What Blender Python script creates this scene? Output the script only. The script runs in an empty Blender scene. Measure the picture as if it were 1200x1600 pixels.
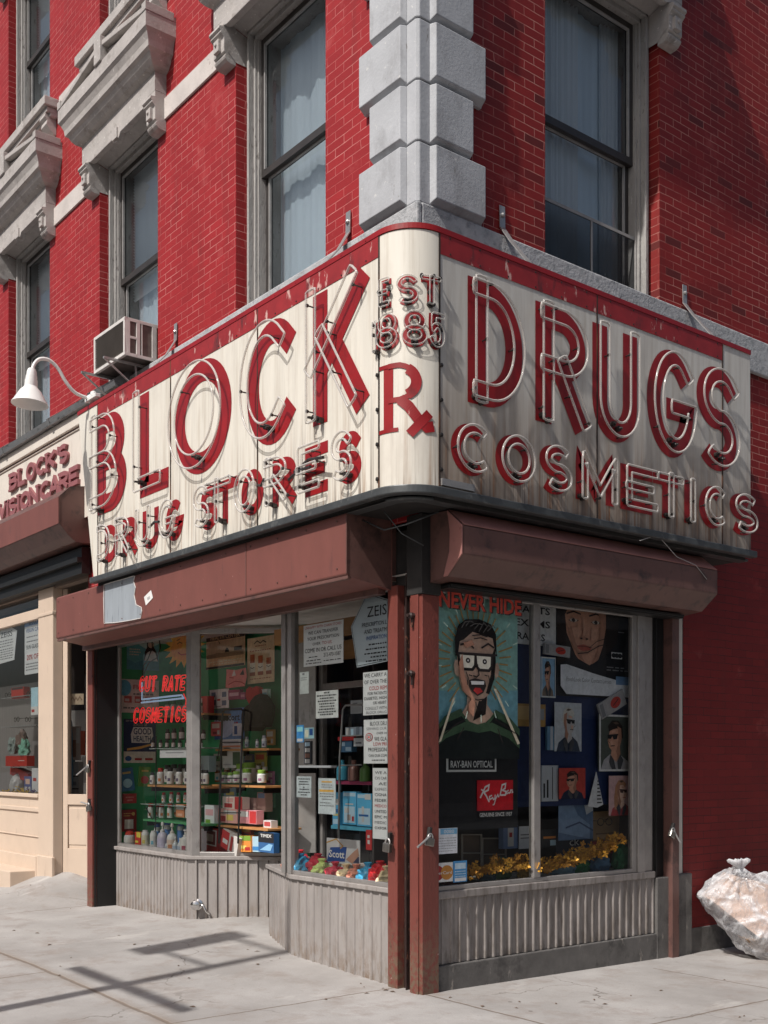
import bpy, bmesh, math, random
from mathutils import Vector, Matrix
random.seed(7)
R = math.radians
S = bpy.context.scene
COL = S.collection
# ---------------------------------------------------------------- camera, sky, sun, exposure
FPX, EYE, HZ = 1742.0, 1.6, 1192.0
CX, CY = 5.897, -4.989
AX = (-0.78275, 0.62234)
RX = (0.62234, 0.78275)
cam_d = bpy.data.cameras.new('camera')
cam = bpy.data.objects.new('camera', cam_d)
COL.objects.link(cam)
cam.location = (CX, CY, EYE)
cam.rotation_euler = (R(90), 0, math.atan2(-AX[0], AX[1]))
cam_d.sensor_width = 36
cam_d.sensor_fit = 'HORIZONTAL'
cam_d.lens = 36 * FPX / 1200
cam_d.shift_y = (HZ - 800) / 1200
cam_d.clip_end = 500
S.camera = cam
SUN = Vector((0.19, -1.0, 1.18)).normalized()
w = bpy.data.worlds.new('World')
S.world = w
w.use_nodes = True
nt = w.node_tree
bg = nt.nodes['Background']
sky = nt.nodes.new('ShaderNodeTexSky')
sky.sky_type = 'NISHITA'
sky.sun_disc = False
sky.sun_elevation = math.asin(SUN.z)
sky.sun_rotation = math.atan2(SUN.x, SUN.y)
sky.air_density = 1.0
sky.dust_density = 4.0
nt.links.new(sky.outputs[0], bg.inputs[0])
bg.inputs[1].default_value = 0.09
sl = bpy.data.lights.new('sun', 'SUN')
sl.energy = 4.5
sl.angle = R(1.0)
sl.color = (1.0, 0.965, 0.92)
so = bpy.data.objects.new('sun', sl)
COL.objects.link(so)
so.location = (3, -20, 25)
so.rotation_euler = SUN.to_track_quat('Z', 'Y').to_euler()
S.view_settings.view_transform = 'Standard'
S.view_settings.look = 'None'
S.view_settings.exposure = 0.0
S.view_settings.gamma = 1.0
S.cycles.max_bounces = 8
S.cycles.transparent_max_bounces = 24
# ---------------------------------------------------------------- helpers
def at(px, py, p0, nrm):
    """pixel of the photograph -> point on a real plane of the place"""
    r = (px - 600) / FPX; u = (HZ - py) / FPX
    d = Vector((AX[0] + r * RX[0], AX[1] + r * RX[1], u))
    o = Vector((CX, CY, EYE))
    n = Vector(nrm)
    t = (Vector(p0) - o).dot(n) / d.dot(n)
    return o + t * d
def atY(px, py, y=0.0): return at(px, py, (0, y, 0), (0, 1, 0))
def atX(px, py, x=0.0): return at(px, py, (x, 0, 0), (1, 0, 0))
def atZ(px, py, z=0.0): return at(px, py, (0, 0, z), (0, 0, 1))

SPLIT = {'tube_support','wire','screw','rivet','seam','shelf_bracket','crossbar','hasp','wooden_beam','roll','cable','window','trim','support_bracket','shutter_track','bottom_bar','plinth','inner_wall','shelf_board','bracket_arm','glass_pane','frame_rail','outlet','casing_part','strap_bolt','door_frame','window_frame','upright','string_course','power_cord','shutter_slot','fascia','lens'}
class MB:
    def __init__(s): s.v = []; s.f = []
    def add(s, vs, fs):
        o = len(s.v); s.v += [tuple(v) for v in vs]; s.f += [tuple(i + o for i in f) for f in fs]; return s
    def box(s, x0, y0, z0, x1, y1, z1):
        x0, x1 = min(x0, x1), max(x0, x1); y0, y1 = min(y0, y1), max(y0, y1); z0, z1 = min(z0, z1), max(z0, z1)
        return s.add([(x0,y0,z0),(x1,y0,z0),(x1,y1,z0),(x0,y1,z0),(x0,y0,z1),(x1,y0,z1),(x1,y1,z1),(x0,y1,z1)],
              [(0,3,2,1),(4,5,6,7),(0,1,5,4),(1,2,6,5),(2,3,7,6),(3,0,4,7)])
    def obox(s, c, ux, uy, uz, hx, hy, hz):
        c = Vector(c); ux = Vector(ux).normalized() * hx; uy = Vector(uy).normalized() * hy; uz = Vector(uz).normalized() * hz
        vs = [c + a*ux + b*uy + d*uz for d in (-1,1) for a, b in ((-1,-1),(1,-1),(1,1),(-1,1))]
        return s.add(vs, [(0,3,2,1),(4,5,6,7),(0,1,5,4),(1,2,6,5),(2,3,7,6),(3,0,4,7)])
    def bar(s, a, b, wd, th, up=(0,0,1)):
        a, b = Vector(a), Vector(b); d = (b - a); L = d.length; d.normalize()
        up = Vector(up); sd = d.cross(up)
        if sd.length < 1e-4: sd = d.cross(Vector((1,0,0)))
        sd.normalize(); u2 = sd.cross(d)
        return s.obox((a+b)/2, d, sd, u2, L/2, wd/2, th/2)
    def prism(s, pts, off):
        """closed planar polygon pts (3-D) pushed by vector off"""
        n = len(pts); off = Vector(off)
        vs = [Vector(p) for p in pts] + [Vector(p) + off for p in pts]
        fs = [tuple(range(n)), tuple(range(2*n-1, n-1, -1))]
        for i in range(n):
            j = (i+1) % n
            fs.append((i, i+n, j+n, j))
        return s.add(vs, fs)
    def poly(s, pts): return s.add(pts, [tuple(range(len(pts)))])
    def tube(s, path, r, n=8, closed=False, caps=True):
        P = [Vector(p) for p in path]
        Q = [P[0]]
        for p in P[1:]:
            if (p - Q[-1]).length > 1e-5: Q.append(p)
        if closed and (Q[0]-Q[-1]).length < 1e-5: Q.pop()
        P = Q; m = len(P)
        if m < 2: return s
        rr = r if isinstance(r, (list, tuple)) else [r]*m
        T = []
        for i in range(m):
            a = P[(i-1) % m] if (closed or i > 0) else P[i]
            b = P[(i+1) % m] if (closed or i < m-1) else P[i]
            t = (b - a)
            if t.length < 1e-6: t = P[i]-P[i-1]
            T.append(t.normalized())
        nrm = T[0].orthogonal().normalized(); vs = []
        for i in range(m):
            if i > 0:
                nrm = nrm - T[i]*nrm.dot(T[i])
                if nrm.length < 1e-5: nrm = T[i].orthogonal()
                nrm.normalize()
            bn = T[i].cross(nrm)
            for k in range(n):
                a = 2*math.pi*k/n
                vs.append(P[i] + (nrm*math.cos(a) + bn*math.sin(a))*rr[min(i, len(rr)-1)])
        fs = []
        rng = m if closed else m-1
        shift = 0
        if closed:
            best = None
            for k in range(n):
                d = (vs[k] - vs[(m-1)*n]).length
                if best is None or d < best[0]: best = (d, k)
            shift = best[1]
        for i in range(rng):
            j = (i+1) % m
            sh = shift if (closed and i == m-1) else 0
            for k in range(n):
                k2 = (k+1) % n
                fs.append((i*n+k, i*n+k2, j*n+(k2+sh) % n, j*n+(k+sh) % n))
        if not closed and caps:
            fs.append(tuple(range(n-1, -1, -1))); fs.append(tuple((m-1)*n+k for k in range(n)))
        return s.add(vs, fs)
    def lathe(s, c, prof, n=16, axis=None):
        c = Vector(c)
        if axis is None: ex, ey, ez = Vector((1,0,0)), Vector((0,1,0)), Vector((0,0,1))
        else:
            ez = Vector(axis).normalized(); ex = ez.orthogonal().normalized(); ey = ez.cross(ex)
        vs = []; fs = []; m = len(prof)
        for r, z in prof:
            for k in range(n):
                a = 2*math.pi*k/n
                vs.append(c + ex*(r*math.cos(a)) + ey*(r*math.sin(a)) + ez*z)
        for i in range(m-1):
            for k in range(n):
                k2 = (k+1) % n
                fs.append((i*n+k, i*n+k2, (i+1)*n+k2, (i+1)*n+k))
        if prof[0][0] > 1e-6: fs.append(tuple(range(n-1, -1, -1)))
        if prof[-1][0] > 1e-6: fs.append(tuple((m-1)*n+k for k in range(n)))
        return s.add(vs, fs)
    def pieces(s):
        """the separate solids of this mesh; solids that touch stay together"""
        par = list(range(len(s.v)))
        def fd(i):
            while par[i] != i: par[i] = par[par[i]]; i = par[i]
            return i
        for f in s.f:
            for k in f[1:]: par[fd(k)] = fd(f[0])
        isl = {}
        for f in s.f: isl.setdefault(fd(f[0]), []).append(f)
        bb = []
        for k, fs in isl.items():
            ids = {i for f in fs for i in f}; c = [s.v[i] for i in ids]
            bb.append([[min(q[a] for q in c)-.001 for a in range(3)], [max(q[a] for q in c)+.001 for a in range(3)], list(fs)])
        done = False
        while not done:
            done = True
            for i in range(len(bb)):
                for j in range(len(bb)-1, i, -1):
                    if all(bb[i][0][a] <= bb[j][1][a] and bb[j][0][a] <= bb[i][1][a] for a in range(3)):
                        bb[i] = [[min(bb[i][0][a], bb[j][0][a]) for a in range(3)], [max(bb[i][1][a], bb[j][1][a]) for a in range(3)], bb[i][2]+bb[j][2]]; del bb[j]; done = False
        out = []
        for _, _, fs in bb:
            mp = {}; mb = MB()
            for f in fs:
                for i in f:
                    if i not in mp: mp[i] = len(mb.v); mb.v.append(s.v[i])
                mb.f.append(tuple(mp[i] for i in f))
            out.append(mb)
        return out
    def build(s, name, m, parent=None, smooth=False, bevel=0.0, recalc=True):
        if name in SPLIT and parent is not None:
            ps = s.pieces()
            if len(ps) > 1:
                for q in ps: o = q.build1(name, m, parent, smooth, bevel, recalc)
                return o
        return s.build1(name, m, parent, smooth, bevel, recalc)
    def build1(s, name, m, parent=None, smooth=False, bevel=0.0, recalc=True):
        o3 = Vector((0,0,0)); q = parent
        while q is not None: o3 = o3 + Vector(q.location); q = q.parent
        me = bpy.data.meshes.new(name)
        me.from_pydata([tuple(Vector(v) - o3) for v in s.v], [], s.f)
        bm = bmesh.new(); bm.from_mesh(me)
        bmesh.ops.remove_doubles(bm, verts=bm.verts, dist=1e-6)
        if recalc: bmesh.ops.recalc_face_normals(bm, faces=bm.faces)
        bm.to_mesh(me); bm.free()
        if smooth:
            for p in me.polygons: p.use_smooth = True
        me.materials.append(m)
        o = bpy.data.objects.new(name, me); COL.objects.link(o)
        if parent is not None: o.parent = parent
        if smooth == 'auto':
            md = o.modifiers.new('edge', 'EDGE_SPLIT'); md.split_angle = R(40)
        if bevel:
            md = o.modifiers.new('bevel', 'BEVEL'); md.width = bevel; md.segments = 2; md.limit_method = 'ANGLE'; md.angle_limit = R(35)
        return o

def tag(o, label=None, cat=None, group=None, kind=None):
    if label: o['label'] = label
    if cat: o['category'] = cat
    if group: o['group'] = group
    if kind: o['kind'] = kind
    return o
def thing(name, label, cat, loc=(0,0,0), group=None):
    o = bpy.data.objects.new(name, None); COL.objects.link(o)
    o.location = loc; o.empty_display_size = 0.1
    return tag(o, label, cat, group)
def struct(name, mb, m, **k):
    o = mb.build(name, m, **k); o['kind'] = 'structure'; return o
def dup(root, loc, label=None, rotz=None, scale=None):
    r = root.copy(); COL.objects.link(r); r.location = loc
    if rotz is not None: r.rotation_euler = (0, 0, rotz)
    if scale is not None: r.scale = (scale,)*3 if not isinstance(scale, (tuple, list)) else scale
    if label: r['label'] = label
    for ch in list(root.children):
        c = ch.copy(); COL.objects.link(c); c.parent = r
        for g in list(ch.children):
            d = g.copy(); COL.objects.link(d); d.parent = c
    return r
def dup_part(o, parent, loc=None, rotz=None):
    r = o.copy(); COL.objects.link(r); r.parent = parent
    if loc is not None: r.location = loc
    if rotz is not None: r.rotation_euler = (0, 0, rotz)
    for g in list(o.children):
        d = g.copy(); COL.objects.link(d); d.parent = r
    return r
# ---------------------------------------------------------------- materials
MATS = {}
def lin(c):
    return tuple(c) + (1.0,)
def node(nt, t, **k):
    n = nt.nodes.new(t)
    for a, b in k.items(): setattr(n, a, b)
    return n
def newmat(name):
    m = bpy.data.materials.new(name); m.use_nodes = True
    nt = m.node_tree; return m, nt, nt.nodes['Principled BSDF']
def coords(nt, stretch=(1,1,1), off=(0,0,0)):
    tc = node(nt, 'ShaderNodeTexCoord'); mp = node(nt, 'ShaderNodeMapping')
    mp.inputs['Scale'].default_value = stretch; mp.inputs['Location'].default_value = off
    nt.links.new(tc.outputs['Object'], mp.inputs['Vector']); return mp.outputs[0]
def noise(nt, vec, scale, detail=4, rough=.6, dist=0):
    n = node(nt, 'ShaderNodeTexNoise'); n.inputs['Scale'].default_value = scale; n.inputs['Detail'].default_value = detail
    n.inputs['Roughness'].default_value = rough; n.inputs['Distortion'].default_value = dist
    nt.links.new(vec, n.inputs['Vector']); return n.outputs['Fac']
def ramp(nt, fac, lo, hi, a=0.0, b=1.0):
    n = node(nt, 'ShaderNodeMapRange'); n.inputs[1].default_value = lo; n.inputs[2].default_value = hi
    n.inputs[3].default_value = a; n.inputs[4].default_value = b; n.clamp = True
    nt.links.new(fac, n.inputs[0]); return n.outputs[0]
def mix(nt, fac, a, b, blend='MIX'):
    n = node(nt, 'ShaderNodeMix', data_type='RGBA', blend_type=blend)
    if isinstance(fac, (int, float)): n.inputs[0].default_value = fac
    else: nt.links.new(fac, n.inputs[0])
    for i, v in ((6, a), (7, b)):
        if isinstance(v, (tuple, list)): n.inputs[i].default_value = lin(v) if len(v) == 3 else v
        else: nt.links.new(v, n.inputs[i])
    return n.outputs[2]
def math_(nt, op, a, b=None):
    n = node(nt, 'ShaderNodeMath', operation=op)
    for i, v in ((0, a), (1, b)):
        if v is None: continue
        if isinstance(v, (int, float)): n.inputs[i].default_value = v
        else: nt.links.new(v, n.inputs[i])
    return n.outputs[0]
def mat(name, col, rough=.6, var=.12, scale=6, bump=0.0, bscale=40, metal=0.0, stretch=(1,1,1), over=(), spec=.5, bdist=.01):
    """principled with mottled tone; over = [(colour, lo, hi, scale, stretch, z0, z1)] stains and worn patches"""
    if name in MATS: return MATS[name]
    m, nt, b = newmat(name)
    v = coords(nt, stretch)
    f = noise(nt, v, scale, 5)
    c = mix(nt, ramp(nt, f, .3, .7), tuple(x*(1-var) for x in col), tuple(min(1, x*(1+var)) for x in col))
    for ov in over:
        oc, lo, hi, sc, st = ov[:5]
        ff = ramp(nt, noise(nt, coords(nt, st, (3.7*len(oc), 1.3, 2.1)), sc, 6, .65), lo, hi)
        if len(ov) > 5:
            tc = node(nt, 'ShaderNodeTexCoord'); sp = node(nt, 'ShaderNodeSeparateXYZ'); nt.links.new(tc.outputs['Object'], sp.inputs[0])
            ff = math_(nt, 'MULTIPLY', ff, ramp(nt, sp.outputs[2], ov[5], ov[6], 1, 0))
        c = mix(nt, ff, c, oc)
    nt.links.new(c, b.inputs['Base Color'])
    b.inputs['Roughness'].default_value = rough; b.inputs['Metallic'].default_value = metal
    b.inputs['Specular IOR Level'].default_value = spec
    if bump:
        bn = node(nt, 'ShaderNodeBump'); bn.inputs['Strength'].default_value = bump; bn.inputs['Distance'].default_value = bdist
        nt.links.new(noise(nt, coords(nt, stretch), bscale, 6, .6), bn.inputs['Height']); nt.links.new(bn.outputs[0], b.inputs['Normal'])
    MATS[name] = m; return m
def flat(name, col, rough=.6, metal=0.0, spec=.4):
    return mat(name, col, rough, .06, 14, metal=metal, spec=spec)
def emit(name, col, st):
    m, nt, b = newmat(name)
    b.inputs['Base Color'].default_value = lin(col); b.inputs['Emission Color'].default_value = lin(col); b.inputs['Emission Strength'].default_value = st
    MATS[name] = m; return m
def brick_mat(name, c1, c2, mortar, chips=.70, mort_lo=.35, mort_hi=.6, dark=None, row=.0675, wid=.212):
    m, nt, b = newmat(name)
    tc = node(nt, 'ShaderNodeTexCoord'); sp = node(nt, 'ShaderNodeSeparateXYZ'); nt.links.new(tc.outputs['Object'], sp.inputs[0])
    ge = node(nt, 'ShaderNodeNewGeometry'); sn = node(nt, 'ShaderNodeSeparateXYZ'); nt.links.new(ge.outputs['True Normal'], sn.inputs[0])
    ax = math_(nt, 'GREATER_THAN', math_(nt, 'ABSOLUTE', sn.outputs[0]), .5)
    wob = noise(nt, coords(nt, (1,1,1)), 3.0, 3)
    wob2 = noise(nt, coords(nt, (1,1,1), (5,5,5)), 5.0, 3)
    u = node(nt, 'ShaderNodeMix', data_type='FLOAT'); nt.links.new(ax, u.inputs[0]); nt.links.new(sp.outputs[0], u.inputs[2]); nt.links.new(sp.outputs[1], u.inputs[3])
    uu = math_(nt, 'ADD', u.outputs[0], math_(nt, 'MULTIPLY', wob2, .03))
    zz = math_(nt, 'ADD', sp.outputs[2], math_(nt, 'MULTIPLY', wob, .018))
    cb = node(nt, 'ShaderNodeCombineXYZ'); nt.links.new(uu, cb.inputs[0]); nt.links.new(zz, cb.inputs[1])
    br = node(nt, 'ShaderNodeTexBrick'); nt.links.new(cb.outputs[0], br.inputs['Vector'])
    br.inputs['Scale'].default_value = 1; br.inputs['Brick Width'].default_value = wid; br.inputs['Row Height'].default_value = row
    br.inputs['Mortar Size'].default_value = .0036; br.inputs['Mortar Smooth'].default_value = .25; br.inputs['Bias'].default_value = 0
    br.inputs['Color1'].default_value = lin(c1); br.inputs['Color2'].default_value = lin(c2); br.inputs['Mortar'].default_value = lin(c1)
    c = br.outputs['Color']
    v = coords(nt, (1,1,1))
    # broad fading of the paint
    c = mix(nt, ramp(nt, noise(nt, coords(nt, (1,1,.5)), 1.3, 5), .35, .75, 0, .5), c, tuple(x*.70 for x in c1), 'MIX')
    c = mix(nt, ramp(nt, noise(nt, coords(nt, (2.2,2.2,.22), (7,1,3)), 2.2, 6, .65), .54, .74, 0, .45), c, (.10,.022,.02))
    c = mix(nt, ramp(nt, noise(nt, coords(nt, (1,1,1), (2,8,3)), 1.7, 7, .7), .60, .72, 0, .35), c, (.50,.13,.12))
    if dark:
        wn = node(nt, 'ShaderNodeTexBrick'); nt.links.new(cb.outputs[0], wn.inputs['Vector'])
        for k, val in (('Scale',1),('Brick Width',wid),('Row Height',row),('Mortar Size',0.0)): wn.inputs[k].default_value = val
        wn.inputs['Color1'].default_value = (0,0,0,1); wn.inputs['Color2'].default_value = (1,1,1,1)
        c = mix(nt, ramp(nt, wn.outputs['Color'], .88, .97, 0, .75), c, dark)
    # mortar lines show where the paint has worn from them
    mk = ramp(nt, noise(nt, v, 2.3, 5, .7), mort_lo, mort_hi, .12, 1)
    fac = math_(nt, 'MULTIPLY', br.outputs['Fac'], mk)
    c = mix(nt, fac, c, mortar)
    # chips
    ch = ramp(nt, noise(nt, v, 9, 8, .72), chips, chips+.03)
    c = mix(nt, ch, c, (.62,.40,.36))
    nt.links.new(c, b.inputs['Base Color']); b.inputs['Roughness'].default_value = .62; b.inputs['Specular IOR Level'].default_value = .3
    h = math_(nt, 'SUBTRACT', math_(nt, 'MULTIPLY', noise(nt, v, 60, 4), .35), math_(nt, 'MULTIPLY', br.outputs['Fac'], 1.0))
    bn = node(nt, 'ShaderNodeBump'); bn.inputs['Strength'].default_value = .5; bn.inputs['Distance'].default_value = .004
    nt.links.new(h, bn.inputs['Height']); nt.links.new(bn.outputs[0], b.inputs['Normal'])
    MATS[name] = m; return m
def glass_mat(name, tint=(.9,.93,.92), refl=1.0, base=0.0, rough=.015, gcol=(1,1,1)):
    m = bpy.data.materials.new(name); m.use_nodes = True; nt = m.node_tree
    nt.nodes.remove(nt.nodes['Principled BSDF']); out = nt.nodes['Material Output']
    tr = node(nt, 'ShaderNodeBsdfTransparent'); tr.inputs[0].default_value = lin(tint)
    gl = node(nt, 'ShaderNodeBsdfGlossy'); gl.inputs[0].default_value = lin(gcol); gl.inputs['Roughness'].default_value = rough
    bn = node(nt, 'ShaderNodeBump'); bn.inputs['Strength'].default_value = .025; bn.inputs['Distance'].default_value = .02
    nt.links.new(noise(nt, coords(nt), 1.6, 2), bn.inputs['Height']); nt.links.new(bn.outputs[0], gl.inputs['Normal'])
    fr = node(nt, 'ShaderNodeFresnel'); fr.inputs[0].default_value = 1.5
    f = math_(nt, 'MINIMUM', math_(nt, 'ADD', math_(nt, 'MULTIPLY', fr.outputs[0], refl), base), 1.0)
    mx = node(nt, 'ShaderNodeMixShader'); nt.links.new(f, mx.inputs[0]); nt.links.new(tr.outputs[0], mx.inputs[1]); nt.links.new(gl.outputs[0], mx.inputs[2])
    nt.links.new(mx.outputs[0], out.inputs[0]); MATS[name] = m; return m
def tube_glass(name):
    m = bpy.data.materials.new(name); m.use_nodes = True; nt = m.node_tree
    b = nt.nodes['Principled BSDF']; out = nt.nodes['Material Output']
    b.inputs['Base Color'].default_value = (.62,.59,.56,1); b.inputs['Roughness'].default_value = .12
    tr = node(nt, 'ShaderNodeBsdfTransparent'); tr.inputs[0].default_value = (.93,.92,.9,1)
    lw = node(nt, 'ShaderNodeLayerWeight'); lw.inputs[0].default_value = .45
    mx = node(nt, 'ShaderNodeMixShader'); nt.links.new(ramp(nt, lw.outputs['Facing'], .05, .8, .30, .85), mx.inputs[0])
    nt.links.new(tr.outputs[0], mx.inputs[1]); nt.links.new(b.outputs[0], mx.inputs[2]); nt.links.new(mx.outputs[0], out.inputs[0])
    MATS[name] = m; return m

M_BRICK = brick_mat('painted brick', (.335,.019,.022), (.275,.015,.018), (.56,.21,.19), .735, .40, .66)
M_BRICK3 = brick_mat('maroon painted brick', (.20,.016,.015), (.16,.013,.013), (.075,.010,.010), .76, .30, .55)
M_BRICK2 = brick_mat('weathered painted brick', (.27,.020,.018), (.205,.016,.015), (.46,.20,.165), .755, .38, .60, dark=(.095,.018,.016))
M_QUOIN = mat('grey painted stone', (.41,.42,.44), .75, .10, 3, .35, 45, over=[((.27,.27,.28), .52, .74, 4, (1,1,.5)), ((.55,.55,.54), .64, .68, 22, (1,1,1)), ((.20,.19,.18), .66, .70, 13, (1,1,.4))], bdist=.006)
M_BAND = mat('pale painted stone', (.55,.50,.47), .75, .12, 4, .3, 50, over=[((.30,.22,.20), .62, .7, 9, (1,1,1))])
M_HOOD = mat('weathered hood paint', (.40,.37,.35), .75, .14, 5, .35, 40, over=[((.24,.21,.19), .55, .72, 6, (1,1,1)), ((.66,.63,.6), .63, .68, 26, (1,1,1))])
M_LEDGE = mat('silvered ledge', (.40,.405,.415), .7, .14, 9, .45, 34, over=[((.26,.27,.28), .52, .66, 14, (1,1,1))], bdist=.02)
M_CASING = mat('peeling window casing', (.33,.315,.30), .8, .14, 8, .6, 60, stretch=(1,1,.35), over=[((.17,.155,.145), .60, .68, 26, (1,1,.35)), ((.46,.45,.43), .62, .68, 22, (1,1,.35))])
M_SASH = mat('dark sash paint', (.035,.030,.028), .5, .2, 10)
M_SASHG = mat('grey sash edge', (.30,.29,.28), .5, .15, 10)
M_CREAM = mat('cream enamel', (.70,.66,.58), .42, .07, 3, .05, 6, stretch=(3,3,.35), over=[
    ((.50,.44,.36), .50, .78, 5, (4,4,.22)), ((.30,.17,.09), .52, .68, 5, (5,5,.16), 3.38, 4.2), ((.20,.16,.13), .56, .68, 4, (6,6,.14), 3.38, 4.6), ((.58,.53,.46), .5, .75, 2.2, (1,1,.6)), ((.16,.13,.11), .64, .78, 5, (7,7,.3), 3.30, 3.75), ((.32,.14,.06), .70, .76, 16, (2,2,.5))])
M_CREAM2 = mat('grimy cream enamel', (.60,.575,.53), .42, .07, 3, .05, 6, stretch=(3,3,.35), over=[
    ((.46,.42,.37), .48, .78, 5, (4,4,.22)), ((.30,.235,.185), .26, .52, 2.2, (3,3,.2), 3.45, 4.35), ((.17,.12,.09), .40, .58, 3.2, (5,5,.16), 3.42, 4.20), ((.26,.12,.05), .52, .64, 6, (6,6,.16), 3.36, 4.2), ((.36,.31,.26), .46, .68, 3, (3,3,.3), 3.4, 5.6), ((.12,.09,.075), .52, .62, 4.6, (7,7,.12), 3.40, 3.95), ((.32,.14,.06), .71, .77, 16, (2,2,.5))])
M_SIGNRED = mat('red sign paint', (.27,.009,.011), .4, .14, 5, over=[((.16,.01,.01), .58, .72, 6, (1,1,.5)), ((.45,.2,.17), .70, .72, 20, (1,1,.5))])
M_BANDRED = mat('faded red band', (.28,.018,.02), .5, .18, 7, over=[((.58,.36,.32), .60, .64, 11, (1,1,.35)), ((.12,.02,.02), .56, .68, 8, (1,1,.4))])
M_TRIM = mat('dark metal trim', (.085,.09,.092), .45, .2, 8, .1, 30, metal=.4, over=[((.19,.19,.185), .58, .7, 8, (1,1,1))])
M_SEAM = mat('rusty seam', (.035,.022,.016), .7, .3, 10, over=[((.16,.06,.025), .52, .66, 9, (1,1,.4))])
M_DARK = mat('near black metal', (.02,.018,.017), .7, .3, 10)
M_TUBE = tube_glass('neon glass tube')
M_TUBEDK = mat('tube electrode', (.035,.03,.028), .4, .3, 20, metal=.3)
M_BROWN = mat('brown shutter metal', (.175,.062,.050), .5, .10, 5, .08, 10, stretch=(1,1,.4), over=[((.10,.045,.04), .60, .78, 5, (2,2,.4)), ((.45,.3,.26), .715, .73, 34, (1,1,1))])
M_LITPAINT = mat('sunlit tint shutter paint', (.33,.145,.125), .6, .12, 6, over=[((.18,.075,.065), .60, .72, 9, (1,1,1))])  # paler shutter brown with sunlight put into the colour
M_BROWN2 = mat('old brown shutter metal', (.125,.062,.052), .5, .14, 4, .15, 9, over=[((.05,.03,.027), .52, .70, 7, (1,1,1)), ((.30,.24,.22), .72, .74, 30, (1,1,1))])
M_POST = mat('chipped brown post paint', (.16,.042,.032), .45, .14, 7, .3, 40, stretch=(1,1,.5), over=[((.04,.015,.012), .60, .70, 9, (1,1,.5)), ((.55,.48,.44), .70, .72, 26, (1,1,.6)), ((.14,.09,.06), .42, .56, 24, (1,1,1), .15, .55)])
M_POSTD = mat('dark rusted track', (.026,.013,.011), .55, .3, 12, .4, 40, over=[((.16,.06,.035), .58, .64, 22, (1,1,.5)), ((.35,.3,.27), .69, .70, 30, (1,1,.2))])
M_ALU = mat('dull aluminium', (.36,.34,.325), .42, .12, 8, .05, 30, metal=.55, over=[((.20,.18,.17), .58, .72, 12, (1,1,.3))])
M_BULK = mat('ribbed grey bulkhead', (.29,.265,.25), .6, .14, 4, .2, 40, stretch=(1,1,.35), over=[((.20,.17,.15), .52, .72, 6, (3,3,.5)), ((.19,.14,.105), .44, .62, 9, (2,2,1), .02, .30), ((.42,.40,.38), .68, .72, 18, (1,1,.3))])
M_BULKD = mat('dirty ribbed bulkhead', (.25,.225,.21), .65, .16, 4, .2, 40, stretch=(1,1,.35), over=[((.12,.10,.085), .46, .68, 6, (3,3,.5)), ((.10,.08,.065), .44, .62, 9, (2,2,1), .1, .4), ((.45,.42,.4), .68, .72, 18, (1,1,.3))])
M_PLINTH = mat('dark granite', (.115,.108,.102), .7, .22, 7, .25, 50, over=[((.30,.27,.24), .62, .70, 14, (1,1,.35)), ((.05,.047,.045), .55, .7, 5, (1,1,1))])
M_TAN = mat('tan storefront paint', (.58,.46,.36), .55, .05, 3, .06, 12, over=[((.42,.32,.25), .62, .78, 5, (2,2,.6))])
M_VCSIGN = mat('vision sign board', (.66,.60,.53), .6, .06, 3, .05, 8, over=[((.48,.42,.36), .58, .78, 6, (2,2,.4))])
M_VCLET = mat('dusty maroon letter', (.27,.095,.10), .55, .08, 10)
M_WHITE = mat('white enamel', (.74,.73,.71), .3, .05, 5)
M_ACW = mat('weathered white metal', (.62,.59,.56), .45, .12, 8, over=[((.35,.3,.26), .64, .74, 14, (1,1,.6))])
M_ACG = mat('condenser grille', (.15,.125,.11), .6, .2, 20)
M_STEEL = mat('galvanised steel', (.42,.41,.40), .4, .15, 12, metal=.6, over=[((.25,.17,.12), .64, .74, 15, (1,1,1))])
M_BRASS = mat('worn padlock steel', (.34,.32,.29), .3, .2, 15, metal=.9)
M_BLACK = flat('black paint', (.012,.012,.012), .5)
M_GLASS = glass_mat('shop glass', (.93,.95,.94), .75, .0)
M_GLASSU = glass_mat('upper window glass', (.90,.94,.96), .75, .02)
M_GLASSD = glass_mat('side window glass', (.80,.85,.88), 1.5, .18)
M_CURT = mat('white curtain', (.74,.76,.77), .8, .06, 3, stretch=(1,1,.1))
M_SHADE = mat('pale blue grey shade', (.72,.80,.85), .8, .06, 2, stretch=(1,1,.3))
M_ROOM = mat('dim plaster room', (.20,.19,.18), .8, .1, 2)
M_PLASTER = mat('shop plaster', (.30,.27,.24), .8, .1, 2)
# ---------------------------------------------------------------- ground
def lerp_tab(x, tab):
    if x <= tab[0][0]: return tab[0][1]
    for (a, b), (c, d) in zip(tab, tab[1:]):
        if x <= c: return b + (d-b)*(x-a)/(c-a)
    return tab[-1][1]
def gz(x, y):
    z = lerp_tab(x, [(-30,.05),(-8,.06),(-5.3,.06),(-2.5,.075),(-1.6,.05),(-.3,0),(0,0)])
    if x > -.3 and y > 0: z -= .014*min(y, 6)
    if y < 0: z *= max(0, 1 + y*.25)
    z += .05*math.exp(-((x+3.3)/.75)**2 - ((y-.75)/.55)**2)
    # ramp up to the neighbour's door
    t = max(0.0, min(1.0, (-5.55 - x)/.9)) * max(0.0, min(1.0, (y + 1.0 + .25*(x+5.6))/1.0))
    return z + .33*t
def grid_mesh(xs, ys, fz):
    mb = MB(); vs = [(x, y, fz(x, y)) for y in ys for x in xs]; n = len(xs)
    fs = [(j*n+i, j*n+i+1, (j+1)*n+i+1, (j+1)*n+i) for j in range(len(ys)-1) for i in range(n-1)]
    mb.add(vs, fs); return mb
def frange(a, b, st):
    n = max(1, int(round((b-a)/st))); return [a + (b-a)*i/n for i in range(n+1)]
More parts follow.
